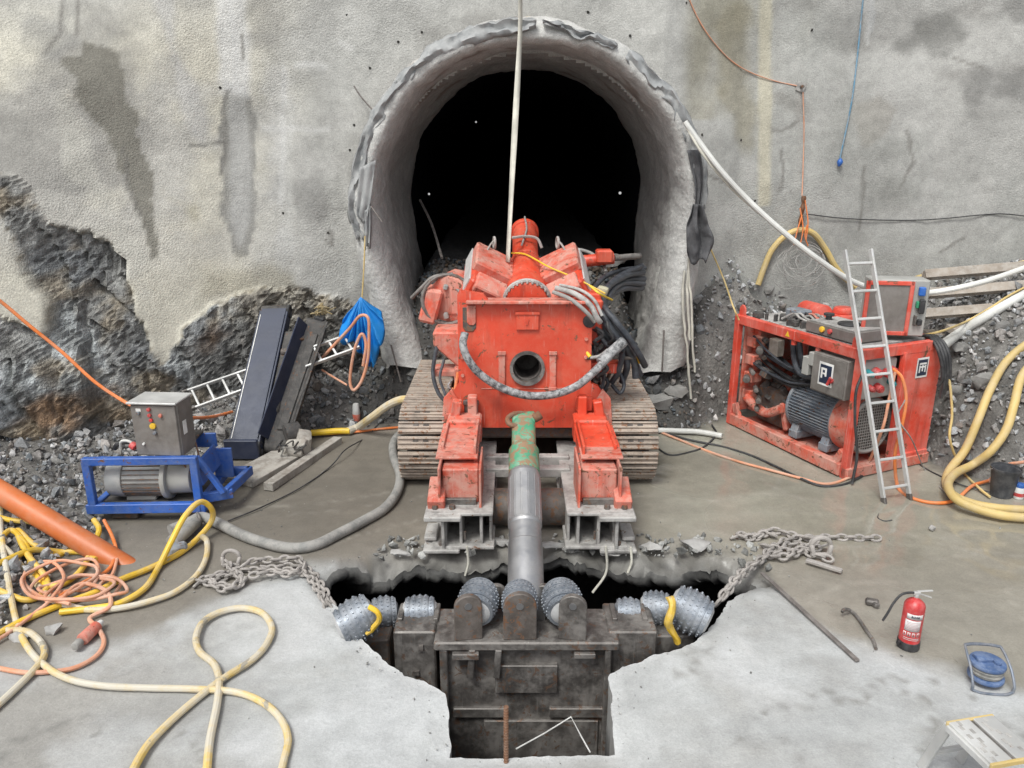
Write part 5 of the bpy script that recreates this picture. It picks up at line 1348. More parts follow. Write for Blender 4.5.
# things on the front-left upright: valves and hoses inside
rg = random.Random(8)
mb = LM()
for k in range(9):
    p = Vector((rg.uniform(.10, .3), PL - .12 - rg.uniform(.05, .30), .35 + k * .11)); mb.cyl(p, p + Vector((rg.uniform(-.12, -.02), -rg.uniform(.05, .16), 0)), rg.uniform(.03, .05), None, 12, .006)
mb.build_each('valve', M['steel_dark'], pk)
mb = LM()
for k in range(4): mb.box((.22, PL - .20, .45 + k * .24), (.18, .16, .13), None, .01)
mb.build_each('valve_block', M['red_worn'], pk)
for k in range(11):
    z = rg.uniform(.75, 1.32); x = rg.uniform(.12, .5); sg = rg.uniform(.08, .3)
    mb = LM(); mb.tube([(x, PL - .2, z), (x - .03, PL - .5, z - sg * .5), (x, 1.2, z - sg), (x + .05, .95, z - sg * .6), (x + .1, .6, z + .02)], rg.choice((.016, .02, .026)), 8); mb.build('hose', M[rg.choice(('black', 'hose_blue', 'hose_blue'))], pk)
for x, r_ in ((.16, .035), (.26, .04)):
    mb = LM(); mb.tube([(x, 1.2, 1.38), (x, 1.12, 1.1), (x - .02, .98, .98), (x, .8, .98)], r_, 10); mb.build('hose', M['hose_blue'], pk)
mb = LM(); mb.box((.55, 1.62, .35), (.5, .5, .5), None, .03); mb.build('oil_tank', M['steel_rust'], pk)
mb = LM(); mb.tube([(.12, PL - .22, .42), (.16, 1.55, .30), (.2, 1.3, .42)], .06, 12); mb.build('suction_pipe', M['red_worn'], pk)
mb = LM()
for k in range(14):
    p = Vector((rg.uniform(.15, .5), rg.uniform(1.1, 1.9), rg.uniform(.2, .9))); mb.box(p, (rg.uniform(.05, .14), rg.uniform(.05, .14), rg.uniform(.04, .14)), (rg.random(), rg.random(), 0), .01)
mb.build_each('pump_casting', M['conv_steel'], pk)
for y, z in ((1.05, 1.34), (.66, 1.34)):
    mb = LM(); mb.cyl((.05, y, z), (.05, y, z + .1), .035, None, 14); mb.build('hanger', M['red_pack'], pk)
# top deck
mb = LM(); mb.box((PW * .52, PL * .52, PH - .03), (PW - .25, PL - .3, .03), None, .004); mb.build('top_plate', M['steel_dusty'], pk)
mb = LM(); mb.box((.38, .62, PH + .06), (.48, .74, .13), None, .01); cb = mb.build('control_box', M['grey_box'], pk)
mb = LM(); mb.box((.38, .62, PH + .132), (.44, .68, .012), None, .003); mb.build('lid', M['steel_dusty'], cb)
mb = LM(); mb.cyl((.36, .55, PH + .14), (.36, .55, PH + .165), .13, .12, 24, .008); mb.build('round_cover', M['black'], cb)
mb = LM(); mb.cyl((.36, .86, PH + .13), (.36, .86, PH + .20), .035, None, 16); mb.cyl((.36, .86, PH + .19), (.36, .86, PH + .215), .06, None, 16); mb.build('knob', M['black'], cb)
mb = LM(); mb.cyl((.14, .72, PH + .07), (.115, .72, PH + .07), .035, None, 16, .004); mb.build('button', M['yellow_btn'], cb)
mb = LM(); mb.cyl((.14, .60, PH + .07), (.115, .60, PH + .07), .03, None, 16, .004); mb.build('button', M['red_plain'], cb)
mb = LM()
for k in range(26):
    p = Vector((rg.uniform(.12, .7), rg.uniform(1.1, 1.95), PH + .02)); mb.box(p, (rg.uniform(.03, .10), rg.uniform(.03, .12), rg.uniform(.04, .12)), (0, 0, rg.random() * 3), .01)
mb.build_each('valve_bank', M['conv_steel'], pk)
for k in range(8):
    x = rg.uniform(.15, .5); y = rg.uniform(1.1, 1.7)
    mb = LM(); mb.tube([(x, y, PH + .03), (x + .05, y - .15, PH + .12), (x + .02, y - .3, PH + .09), (x + .1, y - .5, PH + .03)], .014, 6); mb.build('hose', M[rg.choice(('red_worn', 'hose_grey', 'black', 'steel_dusty'))], pk)
mb = LM(); mb.box((.46, 1.45, PH + .10), (.22, .26, .10), None, .02); mb.build('blue_valve', M['motor_blue'], pk)
mb = LM(); mb.cyl((.95, 1.2, PH), (.95, 1.2, PH + .10), .16, None, 26, .01); mb.cyl((.95, 1.2, PH + .10), (.95, 1.2, PH + .18), .13, .12, 26, .02); mb.build('filter_cap', M['red_pack'], pk)
mb = LM(); mb.cyl((.85, 1.75, PH + .05), (.75, 1.3, PH + .08), .13, .12, 18, .02); mb.build('accumulator', M['red_pack'], pk)
# small cabinet with red rim standing on the pack
cq = thing('control_cabinet', 'grey control cabinet with red rimmed door standing on top of the red power pack', 'cabinet', (4.02, 8.60, PH + .03), R(-9))
mb = LM(); mb.box((.34, .16, .33), (.62, .30, .64), None, .012); mb.build('housing', M['grey_light'], cq)
mb = LM()
for (c, s) in (((.22, -.015, .615), (.50, .03, .045)), ((.22, -.015, .045), (.50, .03, .045)), ((-.012, -.015, .33), (.045, .03, .615)), ((.452, -.015, .33), (.045, .03, .615))): mb.box(c, s, None, .005)
mb.build('door_rim', M['red_pack'], cq)
mb = LM(); mb.box((.22, -.006, .33), (.43, .016, .54), None, .003); mb.build('door_panel', M['grey_box'], cq)
for (x, z, mt, sx, sz) in ((.56, .53, 'blue_plastic', .07, .10), (.58, .36, 'black', .06, .16), (.53, .38, 'green_plastic', .03, .08), (.58, .18, 'black', .05, .07), (.53, .20, 'steel_dark', .03, .12)):
    mb = LM(); mb.box((x, -.02, z), (sx, .05, sz), None, .01); mb.build('socket', M[mt], cq)

# ------------------------------------------------------------------ ladder leaning on the power pack
def ladder(name, label, a0, a1, b0, b1, n, r_=.016, w_=.055, mat='alu', off=.5, grp=None):
    """stiles a0-a1 and b0-b1 (bottom to top)"""
    t = thing(name, label, 'ladder', (Vector(a0) + Vector(b0)) / 2, 0, grp)
    a0, a1, b0, b1 = map(Vector, (a0, a1, b0, b1)); side = (b0 - a0).normalized(); up = (a1 - a0).normalized(); nrm = side.cross(up)
    for p, q in ((a0, a1), (b0, b1)):
        mb = MB(); mb.bar(p, q, .026, w_, nrm, .004); st = mb.build('stile', M[mat], t)
        mb = MB(); mb.bar(p - (q - p).normalized() * .02, p + (q - p).normalized() * .06, .034, w_ + .008, nrm, .006); mb.build('foot', M['steel_dark'], st)
    for k in range(n):
        s = (k + off) / (n - 1 + 2 * off); mb = MB(); mb.bar(a0.lerp(a1, s), b0.lerp(b1, s), .030, .028, nrm, .006); mb.build('rung', M[mat], t)
    return t
fa, fb_ = G(884, 504), G(908, 500)
fb_ = fa + (fb_ - fa).normalized() * .34
fa.z = fb_.z = .01
ta, tb_ = P(844.5, 250, 8.35), P(870.5, 249, 8.42)
ladder('ladder', 'tall aluminium ladder leaning against the red power pack', fa, ta, fb_, tb_, 9)
# ladder lying behind the conveyors
a0, b0 = P(184, 392, 9.55), P(192, 409, 9.35)
a1, b1 = P(352, 334, 9.8), P(360, 347, 9.62)
ladder('ladder', 'aluminium ladder lying sideways behind the two dark conveyors', a0, a1, b0, b1, 11, mat='alu')

# ------------------------------------------------------------------ things hanging on the right wall
def single(mb, name, mat, label, cat, group=None, each=False):
    o = mb.build(name, mat, None); return tag(o, label, cat, group)
def on_surf(pts, off=.03): return [surf_hit(x, y, off) for x, y in pts]
single(MB().tube([P(685, 122, 9.9), P(700, 143, 9.8), P(722, 172, 9.6), P(750, 202, 9.5), P(782, 231, 9.4), P(815, 257, 9.3), P(852, 281, 9.3), P(893, 294, 9.3), P(935, 292, 9.3), P(975, 284, 9.2), P(1005, 275, 9.1), P(1060, 255, 8.8)], .034, 10),
       'white_hose', M['white_hose'], 'long white hose sagging from the tunnel collar across the right wall to the edge', 'hose')
single(MB().tube([P(687, 128, 9.88), P(702, 153, 9.75), P(730, 187, 9.6), P(760, 214, 9.48), P(790, 239, 9.38), P(812, 256, 9.3)], .016, 8), 'strap', M['sling'], 'narrow cream strap running beside the long white hose', 'strap')
single(MB().tube([surf_hit(1065, 275, .15), surf_hit(1024, 295, .12), surf_hit(985, 317, .12), surf_hit(958, 334, .12), P(943, 345, 8.95), P(930, 352, 9.0)], .062, 12), 'white_pipe', M['white_hose'], 'thick white pipe coming down the right bank to the red power pack', 'pipe')
single(MB().tube([surf_hit(758, 285, .06), surf_hit(764, 268, .07), surf_hit(772, 250, .07), surf_hit(785, 236, .09), surf_hit(800, 230, .10), surf_hit(814, 234, .09), surf_hit(826, 250, .08), surf_hit(835, 266, .09), surf_hit(845, 278, .10), surf_hit(856, 287, .12)], .042, 10),
       'yellow_hose', M['yellow_pale'], 'ochre hose looped in an arch over the rusty iron bar in the wall', 'hose')
single(MB().tube([surf_hit(886, 302, .08), surf_hit(900, 288, .10), surf_hit(922, 277, .30), surf_hit(955, 271, .30), surf_hit(990, 270, .30), surf_hit(1030, 262, .25), surf_hit(1080, 250, .25)], .045, 10),
       'yellow_hose', M['yellow_pale'], 'ochre hose running level across the wooden pallet on the bank', 'hose')
# iron bar the arch hangs on
t = thing('iron_bar', 'rusty iron bar with orange cord sticking out of the wall inside the hose arch', 'iron bar', surf_hit(802, 214, .0))
MB().tube([surf_hit(804, 196, .16), surf_hit(802, 212, .13), surf_hit(799, 232, .05)], .035, 8, rfun=lambda s: .03 + .008 * math.sin(s * 20)).build('bar', M['rebar'], t)
mb = MB()
for q in ([(805, 200), (808, 222), (806, 240)], [(802, 215), (797, 232), (794, 245)], [(800, 208), (803, 228), (800, 246)], [(807, 225), (805, 236), (808, 246)]): mb.tube([surf_hit(x, y, .18) for x, y in q], .009, 6)
mb.build_each('cord', M['orange'], t)
single(MB().tube(on_surf([(686, -8), (700, 22), (716, 45), (733, 62), (752, 73), (775, 81), (798, 86)], .02), .008, 6), 'rope', M['orange_pale'], 'thin orange cord slung over the top of the right wall to the bolt plate', 'cord')
single(MB().tube([surf_hit(803, 92, .05), surf_hit(804, 130, .05), surf_hit(803, 170, .06), surf_hit(802, 196, .10)], .008, 6), 'rope', M['orange_pale'], 'thin orange cord hanging straight down from the bolt plate to the iron bar', 'cord')
t = thing('anchor_plate', 'small steel anchor plate with bolt at the bend of the orange cord', 'anchor', surf_hit(801, 87, .02))
p = surf_hit(801, 87, .02); MB().box(p, (.12, .02, .12), (0, .3, 0), .004).jit(.006, 30).build('plate', M['steel_dusty'], t); MB().cyl(p, p + Vector((0, -.08, 0)), .022, None, 10).build('bolt', M['steel_rust'], t)
tt = thing('rope', 'faded blue cord hanging down the right wall and ending in a blue knot', 'cord', surf_hit(840, 165, .02))
MB().tube([surf_hit(864, -10, .03), surf_hit(861, 20, .03), surf_hit(857, 60, .03), surf_hit(852, 100, .03), surf_hit(845, 135, .03), surf_hit(840, 158, .03)], .011, 6).build('cord', weathered('faded_blue_cord', (.10, .26, .40), .7, dust=.7, scale=6), tt)
p = surf_hit(840, 162, .05); MB().tube([p + Vector((0, 0, .05)), p, p + Vector((-.01, 0, -.06))], .035, 10, rfun=lambda s: .012 + .028 * math.sin(s * 3.1)).build('knot', M['blue_plastic'], tt)
single(MB().tube([surf_hit(806, 214, .04), surf_hit(840, 218, .03), surf_hit(880, 220, .03), surf_hit(920, 220, .03), surf_hit(950, 218, .03), surf_hit(980, 215, .03), surf_hit(1005, 214, .03), surf_hit(1050, 219, .03)], .008, 6), 'black_wire', M['black'], 'thin black wire strung sideways across the right wall', 'wire')
single(MB().tube([surf_hit(699, 222, .30), surf_hit(712, 252, .3), surf_hit(724, 280, .3), P(733, 306, 9.85), P(739, 320, 9.8)], .011, 6), 'rope', M['yellow_pale'], 'thin yellow cord running from the dark sheet down to the red frame corner', 'cord')
single(MB().tube([P(905, 345, 8.75), P(918, 337, 8.9), P(942, 331, 8.8), surf_hit(965, 322, .25), surf_hit(990, 308, .2), surf_hit(1010, 295, .2), surf_hit(1040, 280, .2)], .014, 8), 'yellow_cable', M['yellow_pale'], 'thin yellow cable running from the top of the red power pack up the right bank', 'cable')
single(MB().tube([P(932, 336, 8.75), P(940, 345, 8.5), P(945, 360, 8.4), P(950, 385, 8.35), P(952, 415, 8.3), P(950, 440, 8.2), G(962, 470, .03), G(978, 487, .03), G(990, 497, .02)], .014, 8), 'yellow_cable', M['yellow_pale'], 'thin yellow cable hanging down the right side of the red power pack', 'cable')
mb = MB()
for k, dx in enumerate((0, 3, 6, -3)):
    mb.tube([P(905 + dx, 350, 8.7), P(925 + dx * .6, 336, 8.72), P(936 + dx, 341, 8.5), P(943 + dx, 356, 8.38), P(945 + dx * .8, 376, 8.36), P(941 + dx, 398 - k * 4, 8.40)], .02, 8)
for o, w_ in zip(mb.build_each('black_cable', M['black'], None), ('shortest', 'second shortest', 'third shortest', 'longest')): tag(o, w_ + ' of four black cables draped over the right corner of the power pack', 'cable', 'black cables over the corner of the power pack')
# wire tangle on the slope
mb = MB(); c0 = surf_hit(795, 265, .08)
for k in range(9):
    a = rg.random() * 6; mb.torus(c0 + Vector((rg.uniform(-.15, .2), -.03 - .01 * k, rg.uniform(-.12, .12))), basis((rg.uniform(-.3, .3), -1, rg.uniform(.1, .5))), rg.uniform(.18, .34), .0045, 1, rg.uniform(.6, 1), 22, 5)
single(mb, 'wire_tangle', M['steel_dusty'], 'tangle of thin wire loops lying on the bank below the arched hose', 'wire')

# ------------------------------------------------------------------ pallet on the bank
pp_ = surf_hit(965, 318, 0); pt = thing('pallet', 'weathered wooden pallet propped on the right bank against the wall', 'pallet', pp_)
Yp = pp_.y + .1
a = P(922, 316, Yp - .15); b = P(1024, 308, Yp - .25); a2 = P(924, 272, Yp + .15); b2 = P(1021, 262, Yp + .1)
ux = (b - a).normalized(); uy = (a2 - a); Lx = (b - a).length; nz_ = ux.cross(uy).normalized()
for t0_ in (0.04, .50, .93):
    m0, m1 = a + uy * t0_, a + uy * t0_ + ux * Lx
    mb = MB(); mb.bar(m0 + nz_ * .05, m1 + nz_ * .05, .02, .12, nz_ * 1.0 if False else uy.normalized(), .004); mb.build('board', M['wood'], pt)
    mb = MB(); mb.bar(m0 - nz_ * .06, m1 - nz_ * .06, .02, .12, uy.normalized(), .004); mb.build('board', M['wood'], pt)
for s in (.05, .5, .95):
    for t0_ in (.04, .50, .93): mb = MB(); mb.box(a + uy * t0_ + ux * Lx * s, (.13, .09, .09), None, .005); mb.build('block', M['wood'], pt)
for k, (x, y) in enumerate(((905, 338), (935, 335), (958, 330))):
    o = MB().box(surf_hit(x, y, .04), (.26, .20, .10), (.1 * k, .05, .2 * k - .2), .01).jit(.01, 8, k).build('wood_block', M['wood']); tag(o, ('left', 'middle', 'right')[k] + ' of the three pale blocks lying on the bank below the pallet', 'block', 'pale blocks under the pallet')

# ------------------------------------------------------------------ thick yellow hoses at the right edge
single(MB().tube([surf_hit(1060, 330, .12), surf_hit(1030, 342, .12), surf_hit(1006, 362, .13), surf_hit(990, 390, .15), surf_hit(978, 420, .15), surf_hit(965, 450, .15), G(951, 468, .12), G(946, 481, .07), G(952, 494, .06), G(970, 503, .06), G(995, 508, .06), G(1024, 510, .06), G(1070, 512, .06)], .046, 12),
       'yellow_hose', M['yellow_pale'], 'thick yellow hose bending down the right bank, the left one of the pair', 'hose')
single(MB().tube([surf_hit(1070, 350, .12), surf_hit(1040, 358, .12), surf_hit(1022, 376, .13), surf_hit(1014, 405, .14), surf_hit(1006, 430, .14), surf_hit(990, 452, .14), surf_hit(972, 465, .12), G(956, 473, .14), G(948, 484, .15), G(955, 498, .13), G(975, 508, .09), G(1000, 515, .07), G(1028, 518, .06), G(1075, 520, .06)], .046, 12),
       'yellow_hose', M['yellow_pale'], 'thick yellow hose at the right edge, the one nearer the bucket', 'hose')
# bucket, can
bp = G(1001, 495); bk = thing('bucket', 'black plastic builder bucket standing between the yellow hoses at the right edge', 'bucket', (bp.x, bp.y, 0), 0)
mb = MB(); n = 28; rows = []
for (r_, z) in ((.0, .012), (.095, .012), (.135, .30), (.145, .30), (.145, .325), (.150, .325), (.150, .30), (.140, .285), (.105, .0), (0, 0)):
    rows.append([(bp.x + r_ * math.cos(2 * math.pi * k / n), bp.y + r_ * math.sin(2 * math.pi * k / n), z) for k in range(n)])
mb.grid(rows, True); bmesh.ops.remove_doubles(mb.bm, verts=mb.bm.verts, dist=1e-5); mb.build('body', M['bucket'], bk)
MB().tube([bp + Vector((-.15, 0, .31)), bp + Vector((-.12, .12, .24)), bp + Vector((0, .18, .20)), bp + Vector((.12, .12, .24)), bp + Vector((.15, 0, .31))], .004, 6).build('handle', M['alu'], bk)
cp = G(1018, 500) + Vector((.03, .05, 0)); cn = thing('spray_can', 'small white and blue can with red print beside the bucket', 'can', (cp.x, cp.y, 0))
MB().cyl((cp.x, cp.y, .0), (cp.x, cp.y, .13), .05, None, 20, .006).build('body', M['white'], cn)
MB().cyl((cp.x, cp.y, .125), (cp.x, cp.y, .17), .046, None, 20, .006).build('cap', M['blue_plastic'], cn)
MB().ring((cp.x, cp.y, .03), (cp.x, cp.y, .07), .0515, .049, 20).build('print_band', M['red_plain'], cn)

# ------------------------------------------------------------------ cables on the floor at the right
single(MB().tube([P(893, 369, 8.1), P(902, 378, 8.0), P(906, 400, 7.95), P(901, 430, 7.9), P(895, 455, 7.85), G(898, 487, .03), G(912, 498, .02), G(935, 503, .02), G(955, 500, .02), G(972, 486, .03), G(988, 481, .03)], .018, 8), 'orange_cable', M['orange'], 'orange cable hanging from the socket panel and curving over the floor to the yellow hoses', 'cable')
single(MB().tube([G(655, 430, .02), G(680, 440, .02), G(710, 452, .02), G(740, 462, .02), G(770, 470, .02), G(800, 478, .02), G(826, 484, .02), G(848, 478, .03), G(866, 466, .05), P(882, 430, 7.95), P(889, 400, 7.98), P(895, 372, 8.02)], .016, 8), 'orange_cable', M['orange_pale'], 'orange cable running from the right track along the front of the red power pack', 'cable')
single(MB().tube([G(662, 432, .02), G(690, 440, .02), G(720, 446, .02), G(750, 455, .02), G(775, 466, .02), G(800, 478, .02), G(822, 486, .02), G(845, 484, .02), G(862, 476, .02)], .014, 8), 'black_cable', M['black'], 'black cable lying beside the orange one in front of the red power pack', 'cable')
single(MB().tube([G(656, 447, .02), G(670, 455, .02), G(690, 452, .02), G(705, 446, .02), G(716, 434, .02), G(712, 425, .02)], .012, 8), 'black_cable', M['black'], 'short black cable curled on the floor right of the right crawler track', 'cable')
single(MB().tube([G(650, 430, .05), G(680, 431, .05), G(700, 432, .05), G(722, 436, .05)], .036, 10), 'white_pipe', M['white_hose'], 'white pipe lying on the floor between right track and power pack', 'pipe')
single(MB().tube([P(862, 375, 7.98), P(856, 392, 7.92), P(855, 420, 7.9), P(857, 455, 7.92), G(852, 484, .03)], .016, 8), 'black_cable', M['black'], 'black cable hanging down the front post of the red power pack', 'cable')
single(MB().tube([G(905, 452, .012), G(925, 468, .012), G(945, 478, .012), G(965, 486, .012), G(990, 492, .02)], .009, 6), 'black_cable', M['black'], 'thin dark cable on the floor between ladder foot and bucket', 'cable')
single(MB().tube([P(905, 400, 7.9), P(898, 418, 7.9), P(912, 440, 7.9), G(925, 470, .01), G(945, 492, .01), G(960, 503, .01)], .007, 6), 'grey_wire', M['hose_grey'], 'thin grey wire curling off the red side panel to the floor', 'wire')
single(MB().tube([P(988, 482, 7.95), P(1005, 466, 7.85), P(1024, 462, 7.7), P(1060, 456, 7.5)], .018, 8), 'orange_cable', M['orange_pale'], 'orange cable passing behind the bucket to the right edge', 'cable')
# little things on the wet floor
single(MB().tube([G(879, 513, .006), G(878, 518, .006), G(885, 521, .006), G(892, 520, .006)], .006, 6), 'bent_wire', M['black'], 'bit of bent black wire on the wet floor below the ladder', 'wire')
single(MB().box(G(932, 528, .03), (.05, .05, .05), (.3, .2, .5), .01).jit(.006, 20), 'nut', M['steel_dusty'], 'small square nut on the wet floor right of the ladder', 'nut')
# ================================================================== CHAINS
def chain(mb, pts, link=.085, wire=.0115, seed=0, wob=.0):
    path = spline(pts, 14); L = [0]
    for a, b in zip(path[:-1], path[1:]): L.append(L[-1] + (b - a).length)
    tot = L[-1]; rr_ = random.Random(seed); n = int(tot / (link * .74)); P_ = []
    for k in range(n + 1):
        s = tot * k / n; i = max(0, min(len(path) - 2, next((j for j in range(len(L) - 1) if L[j + 1] >= s), len(path) - 2)))
        P_.append(path[i].lerp(path[i + 1], (s - L[i]) / max(1e-6, L[i + 1] - L[i])))
    for k in range(n):
        a, b = P_[k], P_[k + 1]; t = (b - a).normalized() + Vector((rr_.uniform(-wob, wob), rr_.uniform(-wob, wob), 0)); t.normalize()
        side = t.cross(Vector((0, 0, 1))).normalized(); up = side.cross(t)
        ang = R(45 if k % 2 else -45) + rr_.uniform(-.25, .25)
        nrm = up * math.cos(ang) + side * math.sin(ang); y = nrm.cross(t)
        B = Matrix((t, y, nrm)).transposed()
        mb.torus((a + b) / 2, B, link * .5, wire, .96, .56, 12, 6)
    return mb
def shackle_u(p, w_, h_, r_):
    mb = MB(); q = [p + Vector((w_ * .75, 0, 0)), p + Vector((w_, .01, h_ * .45))] + [p + Vector((w_ * math.cos(math.pi * k / 8), .03, h_ * .55 + w_ * .9 * math.sin(math.pi * k / 8))) for k in range(9)] + [p + Vector((-w_, .01, h_ * .45)), p + Vector((-w_ * .75, 0, 0))]
    mb.tube(q, r_, 10, 4); mb.cyl(p + Vector((-w_ * 1.1, 0, .015)), p + Vector((w_ * 1.1, 0, .015)), r_ * .9, None, 12); return mb
def gpath(pts, z=.03): return [G(x, y, zz if (zz := (q[0] if q else z)) is not None else z) for x, y, *q in pts]
cl = thing('lifting_chain', 'heap of dusty grey chain with a shackle at the left rim of the pit', 'chain', G(235, 580))
runs = [[(195, 586), (205, 578), (222, 574), (240, 570), (262, 570), (285, 566), (300, 566)], [(198, 580), (214, 584), (232, 586), (246, 580), (236, 574), (222, 578), (210, 582)],
        [(226, 560), (232, 570), (240, 580), (232, 588), (218, 588), (212, 580), (224, 572)], [(242, 566), (256, 560), (276, 560), (296, 558), (304, 566), (292, 574), (270, 572), (250, 576)],
        [(300, 566), (312, 572), (320, 583), (327, 594), (332, 606, -.02), (336, 618, -.12)], [(262, 566), (280, 570), (298, 571), (309, 577), (318, 590), (324, 600), (330, 612, -.04)]]
for i, q in enumerate(runs):
    mb = MB(); chain(mb, gpath(q, .028 + .012 * (i % 4)), .095, .0125, i, .15); mb.build('chain_length', M['chain'], cl)
p = G(230, 560, .09); shackle_u(G(231, 566, .02), .075, .13, .018).build('shackle', M['chain'], cl)
cr_ = thing('lifting_chain', 'long dusty chain with a big shackle at the right rim of the pit', 'chain', G(800, 545))
runs = [[(732, 538), (745, 534), (757, 538), (768, 530), (785, 533), (805, 538), (830, 537), (855, 538), (880, 538)], [(737, 535), (750, 538), (764, 533), (776, 536)],
        [(716, 606, -.10), (724, 594, -.01), (733, 581), (746, 569), (760, 560), (775, 553), (792, 550), (812, 549), (826, 545)], [(722, 600, -.05), (731, 587), (742, 575), (756, 563), (770, 550), (784, 541), (800, 538)],
        [(762, 545), (778, 549), (795, 543), (808, 553), (820, 556), (832, 560)], [(770, 556), (790, 556), (806, 546), (818, 540), (805, 537)]]
for i, q in enumerate(runs):
    mb = MB(); chain(mb, gpath(q, .028 + .010 * (i % 3)), .105, .0135, 20 + i, .12); mb.build('chain_length', M['chain'], cr_)
p = G(820, 548, .10); shackle_u(G(821, 556, .03), .085, .17, .023).build('shackle', M['chain'], cr_)
MB().bar(G(806, 560, .03), G(842, 571, .03), .05, .03).build('hook_plate', M['chain'], cr_)

# ================================================================== SMALL THINGS ON THE FLOOR
a, b = G(762, 573, .02), G(858, 661, .02)
o = MB().bar(a, b, .036, .022).build('steel_bar', M['rebar_dusty']); tag(o, 'long grey steel bar lying slanted on the pale concrete right of the pit', 'steel bar')
cb_ = thing('crowbar', 'dark crowbar with bent claw lying on the concrete left of the fire extinguisher', 'crowbar', G(862, 630))
MB().tube([G(842, 612, .05), G(845, 609, .06), G(851, 611, .02), G(858, 618, .014), G(866, 630, .014), G(873, 640, .014), G(876, 649, .014)], .013, 8).build('shaft', M['steel_dark'], cb_)
MB().box(G(846, 610, .05), (.075, .028, .018), (0, .2, .35), .005).build('claw', M['steel_dark'], cb_)
o = MB().box(G(872, 602, .025), (.10, .06, .045), (.1, 0, -.3), .012).box(G(876, 605, .02), (.05, .05, .04), (0, .2, .2), .01).jit(.004, 20).build('metal_scrap', M['steel_dark']); tag(o, 'dark metal scrap on the wet floor behind the extinguisher hose', 'scrap')

# ------------------------------------------------------------------ fire extinguisher
ep = G(911, 650) + Vector((0, .05, 0)); ep.z = 0
fx = thing('fire_extinguisher', 'red fire extinguisher with white labels standing on the pale concrete', 'fire extinguisher', ep)
def revolve(c, prof_, n=28):
    mb = MB(); mb.grid([[(c[0] + r_ * math.cos(2 * math.pi * k / n), c[1] + r_ * math.sin(2 * math.pi * k / n), c[2] + z) for k in range(n)] for r_, z in prof_], True)
    bmesh.ops.remove_doubles(mb.bm, verts=mb.bm.verts, dist=1e-5); bmesh.ops.recalc_face_normals(mb.bm, faces=mb.bm.faces); return mb
er = .088
M['red_ext'] = weathered('glossy_red_cylinder', (.55, .022, .025), .28, dust=.25, dustc=(.55, .35, .33), scale=12, bmp=.02)
revolve(ep, [(0, .03), (er - .006, .03), (er, .036), (er, .385), (er - .010, .41), (er - .035, .432), (.026, .445), (.022, .46), (0, .46)]).build('cylinder', M['red_ext'], fx)
revolve(ep, [(0, 0), (er + .006, 0), (er + .008, .01), (er + .006, .065), (er, .068)]).build('foot_ring', M['black'], fx)
MB().cyl(ep + Vector((-.09, -.02, .05)), ep + Vector((-.115, -.03, .05)), .016, None, 12).build('nozzle_clip', M['black'], fx)
MB().cyl(ep + Vector((0, 0, .455)), ep + Vector((0, 0, .49)), .022, None, 14, .003).box(ep + Vector((.0, 0, .495)), (.06, .035, .03), None, .006).build('valve', M['alu'], fx)
MB().bar(ep + Vector((.0, 0, .512)), ep + Vector((.13, -.01, .525)), .022, .008).build('handle', M['alu'], fx)
MB().bar(ep + Vector((.0, 0, .50)), ep + Vector((.13, -.01, .46)), .022, .006).build('handle', M['alu'], fx)
MB().tube([ep + Vector((-.02, 0, .498)), ep + Vector((-.08, -.01, .505)), ep + Vector((-.15, -.02, .49)), ep + Vector((-.21, -.03, .42)), ep + Vector((-.25, -.04, .34)), ep + Vector((-.285, -.04, .265))], .0105, 8).build('discharge_hose', M['black'], fx)
def curved_label(z0_, z1_, a0_, a1_, mat, name, parent, rad=er + .0012, n=14):
    mb = MB(); c0_ = -math.pi / 2
    rows = [[(ep.x + rad * math.cos(c0_ + R(a0_ + (a1_ - a0_) * k / n)), ep.y + rad * math.sin(c0_ + R(a0_ + (a1_ - a0_) * k / n)), z) for k in range(n + 1)] for z in (z0_, z1_)]
    mb.grid(rows); ob = mb.build(name, mat, parent); md = ob.modifiers.new('t', 'SOLIDIFY'); md.thickness = .0008; md.offset = 1; return ob
M['label_white'] = weathered('scuffed_white_label', (.68, .66, .65), .5, dust=.4, dustc=(.5, .47, .46), scale=25, bmp=0)
l1 = curved_label(.295, .34, -62, 28, M['label_white'], 'label', fx)
for k, (aa, bb) in enumerate(((-36, -30), (-28, -24), (-22, -17), (-15, -12), (-10, -6), (-4, 1), (3, 7))): curved_label(.308, .325 if k % 2 else .328, aa, bb, M['ink'], 'print_mark', l1, er + .0024, 3)
l2 = curved_label(.185, .285, -66, 20, M['label_white'], 'label', fx)
for k in range(6): curved_label(.199 + k * .013, .203 + k * .013, -56, (16, 8, 14, 4, 12, 10)[k], weathered('pale_pink_print', (.55, .36, .36), .6, dust=0) if k == 0 else bpy.data.materials['pale_pink_print'], 'print_line', l2, er + .0024, 6)
for k, aa in enumerate((-68, -44, -20, 6)):
    curved_label(.138, .173, aa, aa + 16, M['label_white'], 'pictogram', fx); curved_label(.144, .166, aa + 4, aa + 12, M['red_ext'], 'pictogram_mark', fx, er + .0024, 4)
curved_label(.102, .107, -64, 26, M['label_white'], 'print_line', fx); curved_label(.117, .122, -64, 26, M['label_white'], 'print_line', fx)

fx.scale = (.84, .84, .92)
